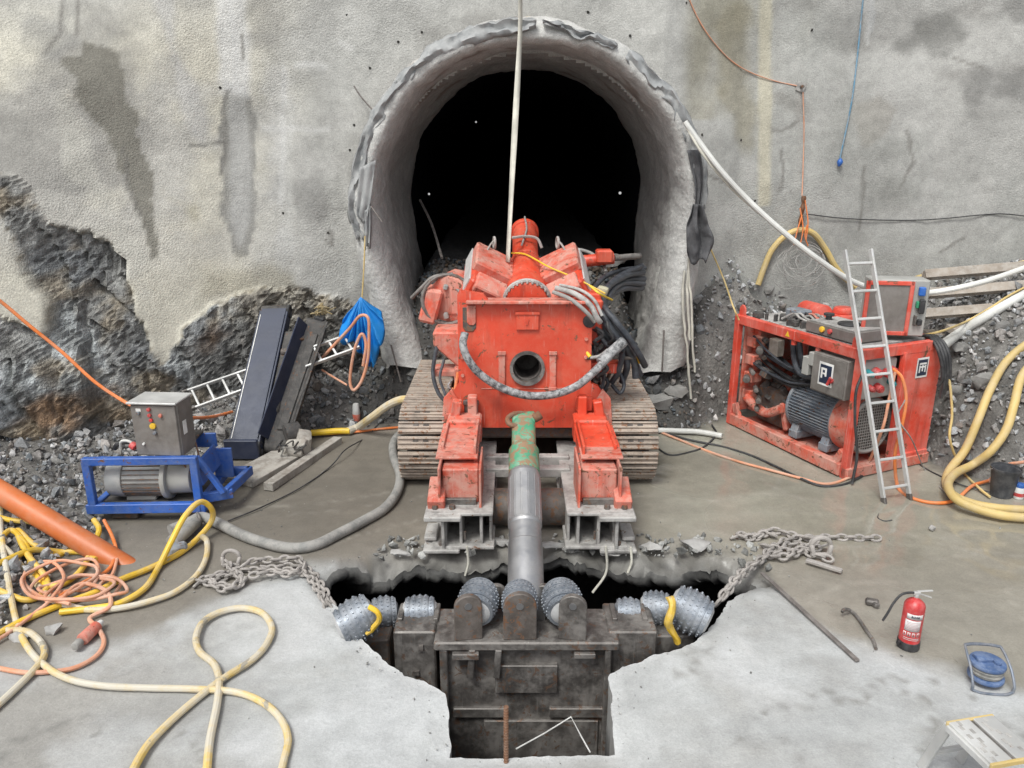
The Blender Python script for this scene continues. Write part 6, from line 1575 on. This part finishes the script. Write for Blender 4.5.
# ------------------------------------------------------------------ cable reel
rp = G(991, 690); rl = thing('cable_reel', 'blue cable reel with tubular carrying frame lying on the concrete at the right edge', 'cable reel', (rp.x, rp.y + .08, 0), R(-6))
mb = LM(); mb.cyl((0, 0, .05), (0, 0, .085), .135, None, 30, .01); mb.build('flange', M['reel_blue'], rl)
mb = LM(); mb.cyl((0, .01, .165), (0, .01, .20), .135, None, 30, .01); mb.build('flange', M['reel_blue'], rl)
mb = LM(); mb.cyl((0, 0, .08), (0, .01, .17), .08, None, 24)
for k in range(5): mb.torus((0, .004, .095 + .016 * k), basis((0, .05, 1)), .108 + .006 * (k % 2), .009, seg=26)
mb.build('wound_cable', M['hose_grey'], rl)
mb = LM(); mb.box((-.03, .03, .212), (.13, .09, .035), (0, 0, .1), .014, 2); mb.cyl((.06, -.02, .2), (.06, -.02, .225), .03, None, 16, .004); mb.build('socket_cover', M['reel_blue'], rl)
for s in (-1, 1):
    mb = LM(); mb.tube([(s * .155, -.13, .02), (s * .158, -.125, .08), (s * .155, -.05, .17), (s * .15, .05, .23), (s * .14, .12, .26), (s * .13, .13, .26)], .011, 8); mb.build('frame_tube', M['reel_frame'], rl)
mb = LM(); mb.tube([(-.155, -.13, .02), (-.08, -.16, .015), (.08, -.16, .015), (.155, -.13, .02)], .011, 8); mb.build('frame_tube', M['reel_frame'], rl)
mb = LM(); mb.tube([(-.13, .13, .26), (-.06, .14, .265), (.06, .14, .265), (.13, .13, .26)], .013, 8); mb.build('carry_handle', M['reel_frame'], rl)

rl.scale = (.86, .86, .86)
# ------------------------------------------------------------------ folding step bench at the lower right
hz = .46
q = [P(0, 0, 1)] * 4
def GP(px, py, z): return G(px, py, z)
c1_, c2_, c3_, c4_ = GP(947, 722, hz), GP(990, 716, hz), GP(1072, 742, hz), GP(991, 764, hz)
# platform as an oriented board: near-left edge c1->c4, far edge c2->c3
step = thing('step_bench', 'aluminium folding work bench with yellow edges at the lower right corner', 'work bench', G(1000, 790))
u1 = (c4_ - c1_); L_ = u1.length; u1.normalize(); v1 = Vector((-u1.y, u1.x, 0)); Wd = .30
rotS = Matrix((u1, v1, Vector((0, 0, 1)))).transposed()
cen = c1_ + u1 * L_ * .5
for k, off in enumerate((.075, .235)):
    MB().box(cen + v1 * off + Vector((0, 0, -.012)), (L_ * 1.0, .135, .024), rotS, .004).build('deck_board', M['alu'], step)
    mb = MB()
    for j in range(9): mb.box(cen + v1 * (off + random.uniform(-.04, .04)) + u1 * (j - 4) * L_ / 9.5 + Vector((0, 0, .001)), (.035, .02, .002), rotS, 0)
    mb.build('slip_mark', M['steel_dusty'], step)
MB().box(cen + v1 * .155 + Vector((0, 0, -.02)), (L_ * .98, .022, .02), rotS, .003).build('centre_rail', M['steel_dark'], step)
for s in (0, 1):
    MB().box(c1_ + u1 * L_ * s + v1 * .155 + Vector((0, 0, -.016)), (.02, .31, .034), rotS, .005).build('end_cap', M['yellow_pale'], step)
    for qv in (.02, .29):
        t0 = c1_ + u1 * L_ * s + v1 * qv + Vector((0, 0, -.03)); t1 = t0 + u1 * (-.14 if s == 0 else .14) + Vector((0, 0, -hz + .03))
        MB().bar(t0, t1, .055, .025, v1).build('leg', M['alu'], step)
    l0 = c1_ + u1 * L_ * s + u1 * (-.09 if s == 0 else .09) + Vector((0, 0, -.30)); MB().bar(l0 + v1 * .03, l0 + v1 * .28, .03, .03).build('rung', M['alu'], step)
MB().box(cen + v1 * .0 + Vector((0, 0, -.035)), (L_ * .96, .018, .04), rotS, .003).build('side_rail', M['alu'], step)

# ================================================================== THE BLUE PUMP UNIT ON THE LEFT
bp0 = Vector((-4.24, 7.00, .0)); pu = thing('pump_unit', 'blue framed pump unit with grey electric motor on the left', 'pump unit', bp0, R(2))
BW, BH, BD, tt_ = 1.12, .56, .80, .07; zb = .09
def tb_(name, mat, *boxes, parent=None):
    mb = LM()
    for c, s, *r_ in boxes: mb.box(c, s, r_[0] if r_ else None, .006)
    return mb.build(name, M[mat], parent or pu)
tb_('frame', 'blue', ((BW / 2, tt_ / 2, zb + .05), (BW + .06, tt_, .10)), ((BW / 2, tt_ / 2, zb + BH), (BW, tt_, .075)), ((tt_ / 2, tt_ / 2, zb + BH / 2), (.075, tt_ * .96, BH)), ((BW - tt_ / 2, tt_ / 2, zb + BH / 2), (.075, tt_ * .96, BH)),
    ((tt_ / 2, BD / 2, zb + .05), (.068, BD - .1, .08)), ((tt_ / 2, .22, zb + BH - .08), (.06, .32, .07), (R(-14), 0, 0)))
tb_('side_frame', 'blue', ((BW - .05, BD * .55, zb + .05), (.07, BD + .1, .09)), ((BW + .22, BD * .62, zb + .12), (.06, BD * .75, .10), (0, 0, R(-8))), ((BW + .08, .18, zb + .10), (.34, .06, .10), (0, 0, R(24))), ((BW + .12, BD * .96, zb + .12), (.30, .06, .10), (0, 0, 0)),
    ((BW + .06, .16, zb + .34), (.05, .06, .46), (0, R(-30), 0)))
tb_('hopper', 'blue', ((BW - .04, BD * .5, zb + .36), (.03, BD * .7, .24), (0, R(-12), 0)), ((BW + .02, BD * .85, zb + .26), (.20, .03, .34), (0, 0, 0)), ((BW - .3, BD * .93, zb + .50), (.5, .03, .16), (0, 0, 0)))
tb_('dark_tray', 'conv_steel', ((BW * .5, BD * .6, zb + .05), (BW - .1, BD * .8, .03)), ((BW * .62, BD * .62, zb + .60), (.5, .5, .03)))
tb_('pad', 'steel_rust', ((.30, .18, .045), (.26, .2, .09))); tb_('pad', 'steel_rust', ((BW - .1, .18, .045), (.22, .2, .09))); tb_('pad', 'steel_rust', ((BW * .5, BD, .045), (.9, .16, .09)))
mb = LM(); mz, my = zb + .29, .27; mb.cyl((.30, my, mz), (.72, my, mz), .185, None, 30); mt_ = mb.build('motor', M['steel_rust'] if False else M['motor'], pu)
mb = LM()
for k in range(26):
    a = 2 * math.pi * k / 26; mb.box((.50, my + .192 * math.cos(a), mz + .192 * math.sin(a)), (.42, .02, .006), Matrix.Rotation(a, 3, 'X'), 0)
mb.build('cooling_fin', M['steel_rust'], mt_)
mb = LM(); mb.cyl((.14, my, mz), (.32, my, mz), .19, .212, 30, .025); mb.build('fan_cover', M['motor'], mt_)
mb = LM(); mb.cyl((.705, my, mz), (.755, my, mz), .232, None, 30, .01); mb.cyl((.75, my, mz), (.98, my, mz), .18, .17, 30, .01); mb.build('flange_drum', M['grey_light'], mt_)
mb = LM(); mb.box((.45, my, mz - .20), (.3, .2, .05), None, .01); mb.build('motor_foot', M['grey_light'], mt_)
mb = LM(); mb.box((1.02, my, mz + .02), (.14, .16, .18), (.2, .1, 0), .02); mb.box((1.0, my - .03, mz + .12), (.06, .05, .10), (0, .3, 0), .01); mb.build('coupling', M['rebar'], pu)
mb = LM(); mb.tube([(.26, .3, zb + .58), (.30, .25, zb + .68), (.38, .22, zb + .70), (.44, .22, zb + .66)], .014, 8); mb.build('hose', M['white_hose'], pu)
mb = LM(); mb.cyl((.42, .20, zb + .67), (.47, .18, zb + .64), .04, None, 14, .01); mb.build('plug', M['red_plain'], pu)
mb = LM(); mb.tube([(.15, .4, zb + .55), (.22, .35, zb + .62), (.36, .35, zb + .64), (.5, .35, zb + .58)], .025, 8); mb.build('hose', M['black'], pu)
for k, q in enumerate(([(.95, .3, zb + .62), (.9, .2, zb + .5), (1.0, .15, zb + .35)], [(1.0, .35, zb + .62), (1.05, .25, zb + .45), (.95, .2, zb + .3)])):
    mb = LM(); mb.tube(q, .009, 6); mb.build('cable', M['rebar'], pu)
# cabinet on it
kc = thing('switch_cabinet', 'brownish grey switch cabinet with coloured buttons on top of the blue pump unit', 'cabinet', (-3.74, 7.14, zb + BH + .02), R(-4))
kw, kd, kh = .47, .30, .55
mb = LM(); mb.box((kw / 2, kd / 2, kh / 2), (kw, kd, kh), None, .012); mb.build('housing', M['grey_box'], kc)
mb = LM(); mb.box((kw / 2, -.012, kh / 2), (kw - .02, .02, kh - .03), None, .006); dr = mb.build('door', M['grey_box'], kc)
mb = LM(); mb.box((kw / 2, kd / 2 - .02, kh + .012), (kw + .03, kd + .06, .022), None, .006); mb.build('roof', M['alu'], kc)
for (x, z, r_, mt2) in ((.20, .50, .018, 'red_plain'), (.20, .44, .018, 'red_plain'), (.21, .39, .018, 'red_plain'), (.22, .33, .030, 'yellow_btn'), (.23, .26, .020, 'motor_blue'), (.09, .46, .016, 'motor_blue'), (.31, .44, .018, 'red_worn'), (.10, .14, .012, 'white')):
    mb = LM(); mb.cyl((x, -.02, z), (x, -.045, z), r_, None, 14, .003); mb.build('button', M[mt2], dr)
mb = LM(); mb.box((.09, -.025, .49), (.05, .004, .03), None, 0); mb.build('label_plate', M['white'], dr)
mb = LM(); mb.box((kw + .004, .10, .28), (.006, .07, .14), (0, 0, 0), .002); mb.build('label_plate', M['white'], kc)

# ================================================================== CONVEYORS
def conveyor(name, label, p0, p1, wv, w_, th, belt, roll):
    p0, p1, wv = Vector(p0), Vector(p1), Vector(wv).normalized()
    t = thing(name, label, 'conveyor', p0, 0, 'conveyors leaning on the rock')
    ax_ = (p1 - p0).normalized(); n_ = wv.cross(ax_).normalized(); n_ = n_ if n_.y < 0 else -n_
    B = Matrix((wv, ax_, wv.cross(ax_))).transposed(); c = (p0 + p1) / 2; L = (p1 - p0).length
    MB().box(c + n_ * th * .5, (w_ * .92, L, .02), B, .004).build('belt', M[belt], t)
    for s in (-1, 1):
        MB().box(c + wv * s * w_ * .49, (.03, L * .98, th), B, .006).build('side_rail', M['navy' if belt == 'navy' else 'conv_steel'], t)
        MB().box(c + wv * s * w_ * .44 + n_ * (th * .5 + .012), (.012, L * .9, .012), B, .002).build('edge_strip', M['alu' if s < 0 else 'navy'], t)
    for q, e in ((p0, -1), (p1, 1)):
        MB().cyl(q - wv * w_ * .5, q + wv * w_ * .5, th * .55, None, 20, .01).build('roller', M['conv_steel'], t)
        if roll: MB().torus(q + wv * w_ * .5, basis(wv), th * .5, .02, seg=18).build('bearing', M['black'], t)
    MB().box(c - n_ * .02, (w_ * .8, L * .9, .03), B, .004).build('return_pan', M['conv_steel'], t)
    return t, B, n_
b0_, b1_ = G(244, 452, .10), P(276, 312, 10.15)
cA, B_, n_ = conveyor('conveyor', 'left dark blue conveyor leaning steeply against the rock face', b0_ + Vector((0, .05, .02)), b1_, (1, .0, .03), .36, .16, 'navy', True)
MB().box(b0_ + Vector((.0, -.06, .06)), (.40, .05, .26), (R(10), 0, 0), .01).build('end_guard', M['navy'], cA)
for k in range(7):
    q = b0_.lerp(b1_, .35 + k * .09) + Vector((.25, .02, -.02)); MB().tube([q, q + Vector((.03, -.08, -.03)), q + Vector((-.01, -.10, -.12)), q + Vector((.04, -.02, -.2))], .014, 6).build('hose', M[('black', 'conv_steel', 'rebar', 'black', 'chain', 'red_worn', 'black')[k]], cA)
MB().box(b0_.lerp(b1_, .55) + Vector((.25, .05, -.05)), (.14, 1.2, .22), B_, .02).build('chassis', M['conv_steel'], cA)
b0_, b1_ = P(276, 446, 8.85), P(316, 326, 10.05)
cB, B_, n_ = conveyor('conveyor', 'right muddy conveyor crossing in front of the first, leaning to the right', b0_, b1_, (1, .15, -.15), .26, .18, 'conv_steel', False)
for v_, hgt, mt3 in ((-.15, .24, 'navy'), (.14, .14, 'conv_steel')):
    cc_ = (b0_ + b1_) / 2; MB().box(cc_ + B_ @ Vector((v_, 0, 0)) + n_ * .18, (.02, (b1_ - b0_).length * .95, hgt), B_ @ Euler((0, R(-28 if v_ < 0 else 20), 0)).to_matrix(), .006).build('side_board', M[mt3], cB)
MB().box((b0_ + b1_) / 2 + B_ @ Vector((.02, 0, 0)) + n_ * .105, (.12, (b1_ - b0_).length * .8, .03), B_, .01).build('muck_strip', M['conv_steel'], cB)
mb = MB(); qd = G(297, 448, .14); mb.cyl(qd + Vector((-.1, 0, 0)), qd + Vector((.12, -.04, .02)), .12, .10, 18, .02); mb.box(qd + Vector((.06, .1, .06)), (.16, .2, .22), (.3, .2, .2), .03); mb.box(qd + Vector((-.12, .06, .0)), (.1, .16, .2), (0, .5, .2), .02); mb.jit(.03, 9, 3); mb.build('drive_motor', M['plank'], cB)
for k in range(9):
    q = qd + Vector((random.uniform(-.2, .15), -.12, random.uniform(-.08, .2))); MB().tube([q, q + Vector((random.uniform(-.1, .1), -.04, random.uniform(.02, .1))), q + Vector((random.uniform(-.15, .15), 0, random.uniform(-.1, .05)))], .010, 6).build('hose', M[random.choice(('conv_steel', 'black', 'hose_grey'))], cB)
MB().cyl(P(285, 434, 8.8), P(300, 430, 8.9), .12, None, 18, .02).build('drive_roller', M['conv_steel'], cB)
MB().box(b1_ + Vector((.05, .02, .08)), (.14, .12, .10), (0, .3, 0), .02).build('tail_bracket', M['black'], cB)
mb = MB(); rz = random.Random(4)
for k in range(16):
    q = b1_ + Vector((.10 + rz.uniform(-.08, .1), -.02, .18 + rz.uniform(-.04, .06))); mb.tube([q, q + Vector((rz.uniform(-.08, .08), rz.uniform(-.05, .05), rz.uniform(.02, .09))), q + Vector((rz.uniform(-.1, .1), 0, rz.uniform(-.02, .06)))], .008, 5)
o = mb.build('dry_twigs', weathered('dry_yellowish_twigs', (.34, .26, .12), .8, dust=.3)); tag(o, 'dry brownish twigs stuck above the head of the right conveyor', 'twigs')

# muddy inner side of the left conveyor and loose gear hanging in the gap
for k in range(10):
    q = P(268 + rz.uniform(0, 34), 330 + rz.uniform(0, 100), 9.3 + rz.uniform(0, .5)); MB().box(q, (rz.uniform(.04, .12), rz.uniform(.04, .12), rz.uniform(.05, .16)), (rz.random(), rz.random(), rz.random()), .012).jit(.01, 15, k).build('bracket', M[rz.choice(('conv_steel', 'black', 'steel_rust'))], cA)
# planks on the ground
for (pts, lb, h_, wd) in (([(238, 482), (300, 448)], 'wide cement covered plank lying in front of the conveyors, the left one', .07, .42), ([(268, 487), (338, 440)], 'narrow cement covered plank lying in front of the conveyors, the right one', .09, .12)):
    a, b = G(*pts[0], h_ / 2), G(*pts[1], h_ / 2); o = MB().bar(a, b, wd, h_).build('plank', M['plank']); bv_ = o; tag(o, lb, 'plank', 'planks in front of the conveyors')

# ================================================================== BLUE SHEET HANGING BY A CORD
Yb_ = 9.8
top = P(361, 297, Yb_)
edge = [(343, 318), (341, 336), (348, 345), (353, 338), (358, 346), (364, 352), (369, 362), (375, 366), (379, 350), (385, 340), (384, 322), (380, 312)]
mb = MB(); rows = []; E_ = spline([P(x, y, Yb_) for x, y in edge], 6)
for j in range(14):
    t = j / 13; row = []
    for k, q in enumerate(E_):
        p = top.lerp(q, t); ph = k / len(E_)
        p.y += -.10 * math.sin(math.pi * ph) * min(1, t * 2.5) + t * (.055 * math.sin(ph * 46) + .05 * float(fbm(ph * 9, t * 2.2, 5, 3))) - .02
        p.x += .02 * float(vn(ph * 14, t * 5, 3)) * t; p.z += -.02 * t * math.cos(ph * 46)
        row.append(p)
    rows.append(row)
mb.grid(rows); o = mb.build('blue_sheet', M['tarp_blue'], None, 50)
md = o.modifiers.new('t', 'SOLIDIFY'); md.thickness = .006
tag(o, 'bright blue plastic sheet gathered and hanging from a cord left of the tunnel', 'plastic sheet')
single(MB().tube([P(365, 236, 9.9), P(364, 265, 9.85), P(362, 299, 9.8)], .010, 6), 'rope', M['yellow_pale'], 'thin yellow cord holding up the blue sheet left of the tunnel', 'cord')
single(MB().tube([P(322, 358, 9.75), P(336, 343, 9.65), P(350, 328, 9.6), P(360, 316, 9.55), P(368, 318, 9.5), P(369, 335, 9.5), P(368, 358, 9.5), P(362, 380, 9.5), P(354, 390, 9.5), P(350, 382, 9.5), P(352, 362, 9.5), P(356, 345, 9.5), P(362, 334, 9.5), P(366, 345, 9.5), P(363, 366, 9.5)], .020, 8), 'orange_cable', M['orange_pale'], 'orange cable looped over and under the blue sheet', 'cable')
single(MB().tube([P(322, 370, 9.7), P(335, 378, 9.6), P(347, 385, 9.55)], .014, 8), 'orange_cable', M['orange_pale'], 'short orange cable end left of the loop under the blue sheet', 'cable')
pb = thing('cable_plug', 'red and white cable plug standing on the floor under the blue sheet', 'plug', G(357, 424))
q = G(357, 424, 0); MB().cyl(q + Vector((0, 0, .14)), q + Vector((0, .0, .30)), .055, .04, 14, .02).build('body', M['white'], pb); MB().cyl(q + Vector((0, 0, .0)), q + Vector((0, 0, .15)), .04, .055, 14, .01).build('collar', M['red_worn'], pb)
single(MB().tube([P(371, 362, 9.7), P(373, 385, 9.6), P(379, 405, 9.5), P(380, 418, 9.5)], .006, 6), 'black_wire', M['black'], 'thin black wire hanging from the blue sheet to the ground', 'wire')

# ================================================================== HOSES ON THE LEFT AND CENTRE
single(MB().tube([G(311, 433, .07), G(325, 432, .07), G(338, 431, .07), G(350, 431, .07)], .042, 10), 'yellow_hose', M['yellow_bright'], 'short bright yellow hose piece lying right of the conveyors', 'hose')
single(MB().tube([G(348, 431, .07), G(358, 427, .08), P(372, 417, 9.3), P(387, 406, 9.2), P(400, 400, 9.1), P(414, 399, 9.0)], .050, 10), 'grey_hose', M['yellow_dusty'], 'dusty cream hose rising from the yellow piece to the left track', 'hose')
single(MB().tube([G(306, 435, .03), G(330, 434, .03), G(355, 432, .03), G(380, 429, .03), G(402, 427, .03)], .016, 8), 'orange_cable', M['orange'], 'straight orange cable along the floor beside the yellow hose piece', 'cable')
single(MB().tube([G(170, 530, .10), G(190, 522, .10), G(202, 517, .10), G(218, 523, .07), G(240, 534, .05), G(262, 542, .05), G(290, 548, .05), G(315, 545, .05), G(340, 533, .05), G(365, 520, .05), G(385, 508, .05), G(397, 492, .05), G(400, 475, .05), G(394, 458, .06), G(393, 445, .07), G(398, 436, .08), G(408, 430, .10)], .052, 12), 'suction_hose', M['hose_grey'], 'long grey hose curving over the floor from the pump unit to the left track', 'hose')
t = thing('hose_coupling', 'ribbed grey hose coupling on the floor below the blue pump unit', 'coupling', G(185, 535))
MB().cyl(G(172, 543, .07), G(196, 522, .09), .07, .06, 18, .01).build('sleeve', M['hose_grey'], t); MB().torus(G(199, 519, .10), basis((1, .7, .1)), .062, .014).build('clamp', M['steel_dark'], t)
MB().box(G(178, 548, .05), (.16, .12, .08), (0, 0, .5), .02).build('cam_lock', M['motor_blue'], t)
single(MB().tube([G(228, 521, .012), G(262, 507, .012), G(300, 488, .012), G(330, 467, .02), G(345, 450, .10), G(362, 440, .012)], .008, 6), 'black_cable', M['black'], 'thin black cable crossing the planks and the brown floor on the left', 'cable')
single(MB().tube([P(-25, 285, 7.6), P(0, 301, 7.7), P(30, 326, 7.75), P(62, 352, 7.75), P(95, 382, 7.7), P(125, 402, 7.6), P(142, 410, 7.5)], .018, 8), 'orange_cable', M['orange'], 'orange cable slung across the bare rock at the left down to the cabinet', 'cable')
single(MB().tube([P(188, 418, 7.7), P(210, 417, 8.4), P(232, 412, 9.0)], .018, 8), 'orange_cable', M['orange'], 'orange cable between the switch cabinet and the left conveyor', 'cable')
# orange pipe
ppb = G(147, 580, -.16); pt0 = P(-40, 468, 6.85); op = thing('orange_pipe', 'smooth orange plastic pipe lying slanted over the rubble on the left', 'pipe', ppb)
MB().ring(pt0, ppb, .105, .098, 32).build('tube', M['orange_pipe'], op)
# yellow and orange hoses of the left foreground
def floor_hose(name, pts, r_, mat, label, cat='hose', group=None):
    P_ = []
    for x, y, *q in pts:
        z = q[0] if q else r_ + .006
        p = surf_hit(x, y, 0) if not q else G(x, y, z)
        if not q: p = Vector((p.x, p.y - .02, p.z + r_ + .045)) if p.z > .04 else G(x, y, z)
        P_.append(p)
    return single(MB().tube(P_, r_, 10), name, M[mat], label, cat, group)
floor_hose('yellow_hose', [(-20, 470), (0, 500), (4, 540), (10, 580), (16, 620), (28, 648), (48, 668), (72, 680), (105, 686), (150, 688), (195, 689), (235, 692), (262, 702), (280, 718), (288, 738), (284, 760), (276, 790)], .024, 'yellow_dusty', 'long pale yellow hose crossing the concrete from the left edge to the bottom')
floor_hose('yellow_hose', [(60, 612), (95, 608), (120, 603), (145, 588), (158, 568), (172, 540, .20), (185, 516, .36), (200, 502, .40), (211, 508, .30), (212, 520, .16), (200, 536, .06), (180, 553), (150, 568), (120, 580), (96, 592), (60, 605), (20, 622), (-20, 645)], .027, 'yellow', 'yellow hose looping up over the grey coupling below the pump unit')
floor_hose('yellow_hose', [(202, 536, .08), (207, 542, .05), (206, 558), (196, 576), (175, 592), (150, 601), (120, 608), (92, 610), (70, 606), (50, 598), (28, 574), (10, 556), (-10, 540)], .026, 'yellow_dusty', 'yellow hose curving from below the coupling back to the left heap')
floor_hose('yellow_hose', [(96, 560, .03), (82, 552, .03), (60, 552), (36, 556), (10, 566), (-20, 580)], .028, 'yellow', 'bright yellow hose end passing under the orange pipe at the left edge')
floor_hose('yellow_hose', [(-10, 520), (14, 526), (36, 528), (58, 536), (66, 546), (56, 556), (36, 550), (20, 536), (30, 560), (46, 578), (44, 592), (26, 600), (0, 596), (-20, 590)], .026, 'yellow', 'yellow hose winding in the heap in front of the orange pipe')
floor_hose('yellow_hose', [(0, 548), (14, 536), (28, 550), (36, 576), (52, 586), (70, 580), (84, 566), (92, 548), (99, 530, .10), (94, 520, .12)], .026, 'yellow', 'yellow hose coiled left of the pump unit with its end upright')
floor_hose('yellow_hose', [(6, 630), (28, 632), (42, 644), (44, 656), (32, 672), (14, 690), (-10, 712)], .026, 'yellow_dusty', 'dusty yellow hose curving away to the lower left edge')
floor_hose('yellow_hose', [(118, 800), (132, 772), (148, 745), (172, 720), (200, 696), (224, 678), (252, 660), (266, 645), (272, 628), (262, 613), (242, 608), (220, 612), (203, 622), (196, 638), (200, 652), (214, 664), (219, 680), (217, 705), (210, 740), (206, 780)], .026, 'yellow_dusty', 'pale yellow hose lying in a big open loop on the concrete')
# orange cable coil
coil = thing('cable_coil', 'dusty orange cable coil with red plug on the concrete at the left', 'cable coil', G(75, 600))
pts = []
for k in range(40):
    a = 2 * math.pi * k / 9.3; rx = .29 + .09 * math.sin(k * .43); ry = .24 + .08 * math.sin(k * .57 + 1)
    cxk = G(76 + 9 * math.sin(k * .37), 593 + 9 * math.cos(k * .31)); pts.append(Vector((cxk.x + rx * math.cos(a), cxk.y + ry * math.sin(a), .05 + .0018 * k + .012 * math.sin(k * 2.9))))
MB().tube([G(118, 556, .03), G(112, 575, .04), G(100, 585, .05)] + pts, .0145, 8, 6).build('cable', M['orange_pale'], coil)
MB().tube([G(60, 600, .1), G(80, 584, .1), G(105, 590, .09), G(110, 606, .06), G(90, 618, .03), G(98, 628, .03), G(104, 642, .02), G(96, 656, .02), G(74, 668, .02), G(46, 672, .02), G(20, 672, .02), G(-20, 664, .02)], .018, 8).build('cable', M['orange_pale'], coil)
MB().tube([G(104, 520, .16), G(112, 536, .06), G(116, 552, .03), G(108, 570, .03), G(84, 582, .06), G(60, 596, .08)], .017, 8).build('cable', M['orange'], coil)
MB().tube([G(-20, 650, .04), G(10, 632, .04), G(36, 612, .05), G(50, 600, .09), G(64, 578, .12), G(52, 562, .10), G(30, 566, .08), G(24, 582, .08), G(40, 596, .09), G(70, 604, .1)], .015, 8).build('cable', M['orange_pale'], coil)
a, b = G(82, 640, .05), G(97, 626, .05)
pl = MB().cyl(a, b, .048, .045, 18, .008).build('plug', M['red_worn'], coil); MB().cyl(b, b + (b - a).normalized() * .06, .03, .02, 14, .006).build('strain_relief', M['white'], pl); MB().cyl(a - (b - a).normalized() * .09, a - (b - a).normalized() * .02, .03, .034, 14, .006).build('pin_head', M['hose_grey'], pl)
# lumps of concrete
boulder(54, 632, .10, 201, 'light grey concrete lump beside the orange cable coil', 'chunk')
boulder(18, 640, .09, 202, 'pale concrete lump near the left edge below the yellow heap', 'chunk')
for (x, y, s, sd2, lb) in ((695, 549, .20, 203, 'flat white concrete slab fragment at the right rear rim of the pit'), (652, 551, .16, 204, 'grey concrete lump just right of the right skid beam'), (497, 545, .15, 205, 'grey concrete lump between the left skid beam and the rod'), (553, 549, .16, 206, 'dark concrete lump right of the rod under the roller'),
                           (572, 552, .12, 207, 'pale broken concrete lump under the right skid beam'), (440, 551, .12, 208, 'pale broken concrete lump under the left skid beam'), (400, 556, .13, 209, 'grey concrete lump at the rear rim left of the left skid beam'), (612, 556, .12, 210, 'small broken lump right below the right skid beam end')):
    boulder(x, y, s, sd2, lb, 'chunk', G(x, y, -.03), (1, .55, .30))
# iron stubs and wires left foreground
single(MB().tube([P(355, 190, 10.3), P(370, 205, 10.0), P(382, 222, 9.95)], .012, 6), 'iron_bar', M['rebar_dusty'], 'thin iron bar sticking out of the wall left of the tunnel collar', 'iron bar')
single(MB().tube([surf_hit(354, 86, .10), surf_hit(362, 98, .10), surf_hit(380, 118, .12)], .012, 6), 'iron_bar', M['rebar_dusty'], 'thin iron bar on the wall up left of the tunnel arch', 'iron bar')
single(MB().tube([surf_hit(512, 30, .1), surf_hit(520, 20, .05), surf_hit(530, 17, .05), surf_hit(545, 22, .05), surf_hit(556, 28, .1)], .010, 6), 'rope', M['yellow_pale'], 'short yellow cord on the wall right above the tunnel arch', 'cord')
# drain holes in the sprayed concrete
hg = weathered('dark_drill_hole', (.03, .028, .025), .9, dust=0, bmp=0)
for (x, y, lb) in ((347, 15, 'upper left of the arch'), (398, 42, 'left above the arch'), (422, 32, 'just above the arch on the left'), (370, 68, 'left of the arch beside the iron bar'), (588, 12, 'above the arch, top right'), (630, 36, 'right above the arch'), (354, 125, 'left wall beside the collar'), (350, 150, 'left wall beside the fleece end'),
                   (686, 3, 'top edge at the orange cord'), (702, 135, 'right wall beside the collar'), (741, 140, 'right wall left of the pale stripe'), (755, 201, 'foot of the pale stripe'), (812, 30, 'right wall above the bolt plate'), (283, 213, 'left wall, lower streak'), (328, 233, 'left wall, lowest near the collar'), (220, 88, 'at the top of the grey streak')):
    p = surf_hit(x, y, .012); q = surf_hit(x, y, -.04); o = MB().cyl(p, q, .017, .014, 12).jit(.006, 30, x).build('drain_pipe', hg); tag(o, 'small dark drain hole in the sprayed concrete, ' + lb, 'drain hole', 'drain holes in the wall')
# reinforcing bars hanging under the collar
for (x0, y0_, x1, y1_, lb) in ((391, 345, 401, 382, 'short iron bar hanging below the left foot of the collar'), (664, 330, 662, 372, 'thin bar hanging at the right foot of the collar')):
    o = MB().tube([P(x0, y0_, 9.98), P((x0 + x1) / 2, (y0_ + y1_) / 2, 9.96), P(x1, y1_, 9.95)], .012, 6).build('iron_bar', M['rebar_dusty']); tag(o, lb, 'iron bar')
# spare black hose pieces left side of the left track
single(MB().tube([G(372, 431, .02), G(382, 421, .10), G(392, 418, .18), G(402, 422, .10)], .012, 6), 'black_cable', M['black'], 'short black cable arching beside the left track', 'cable')
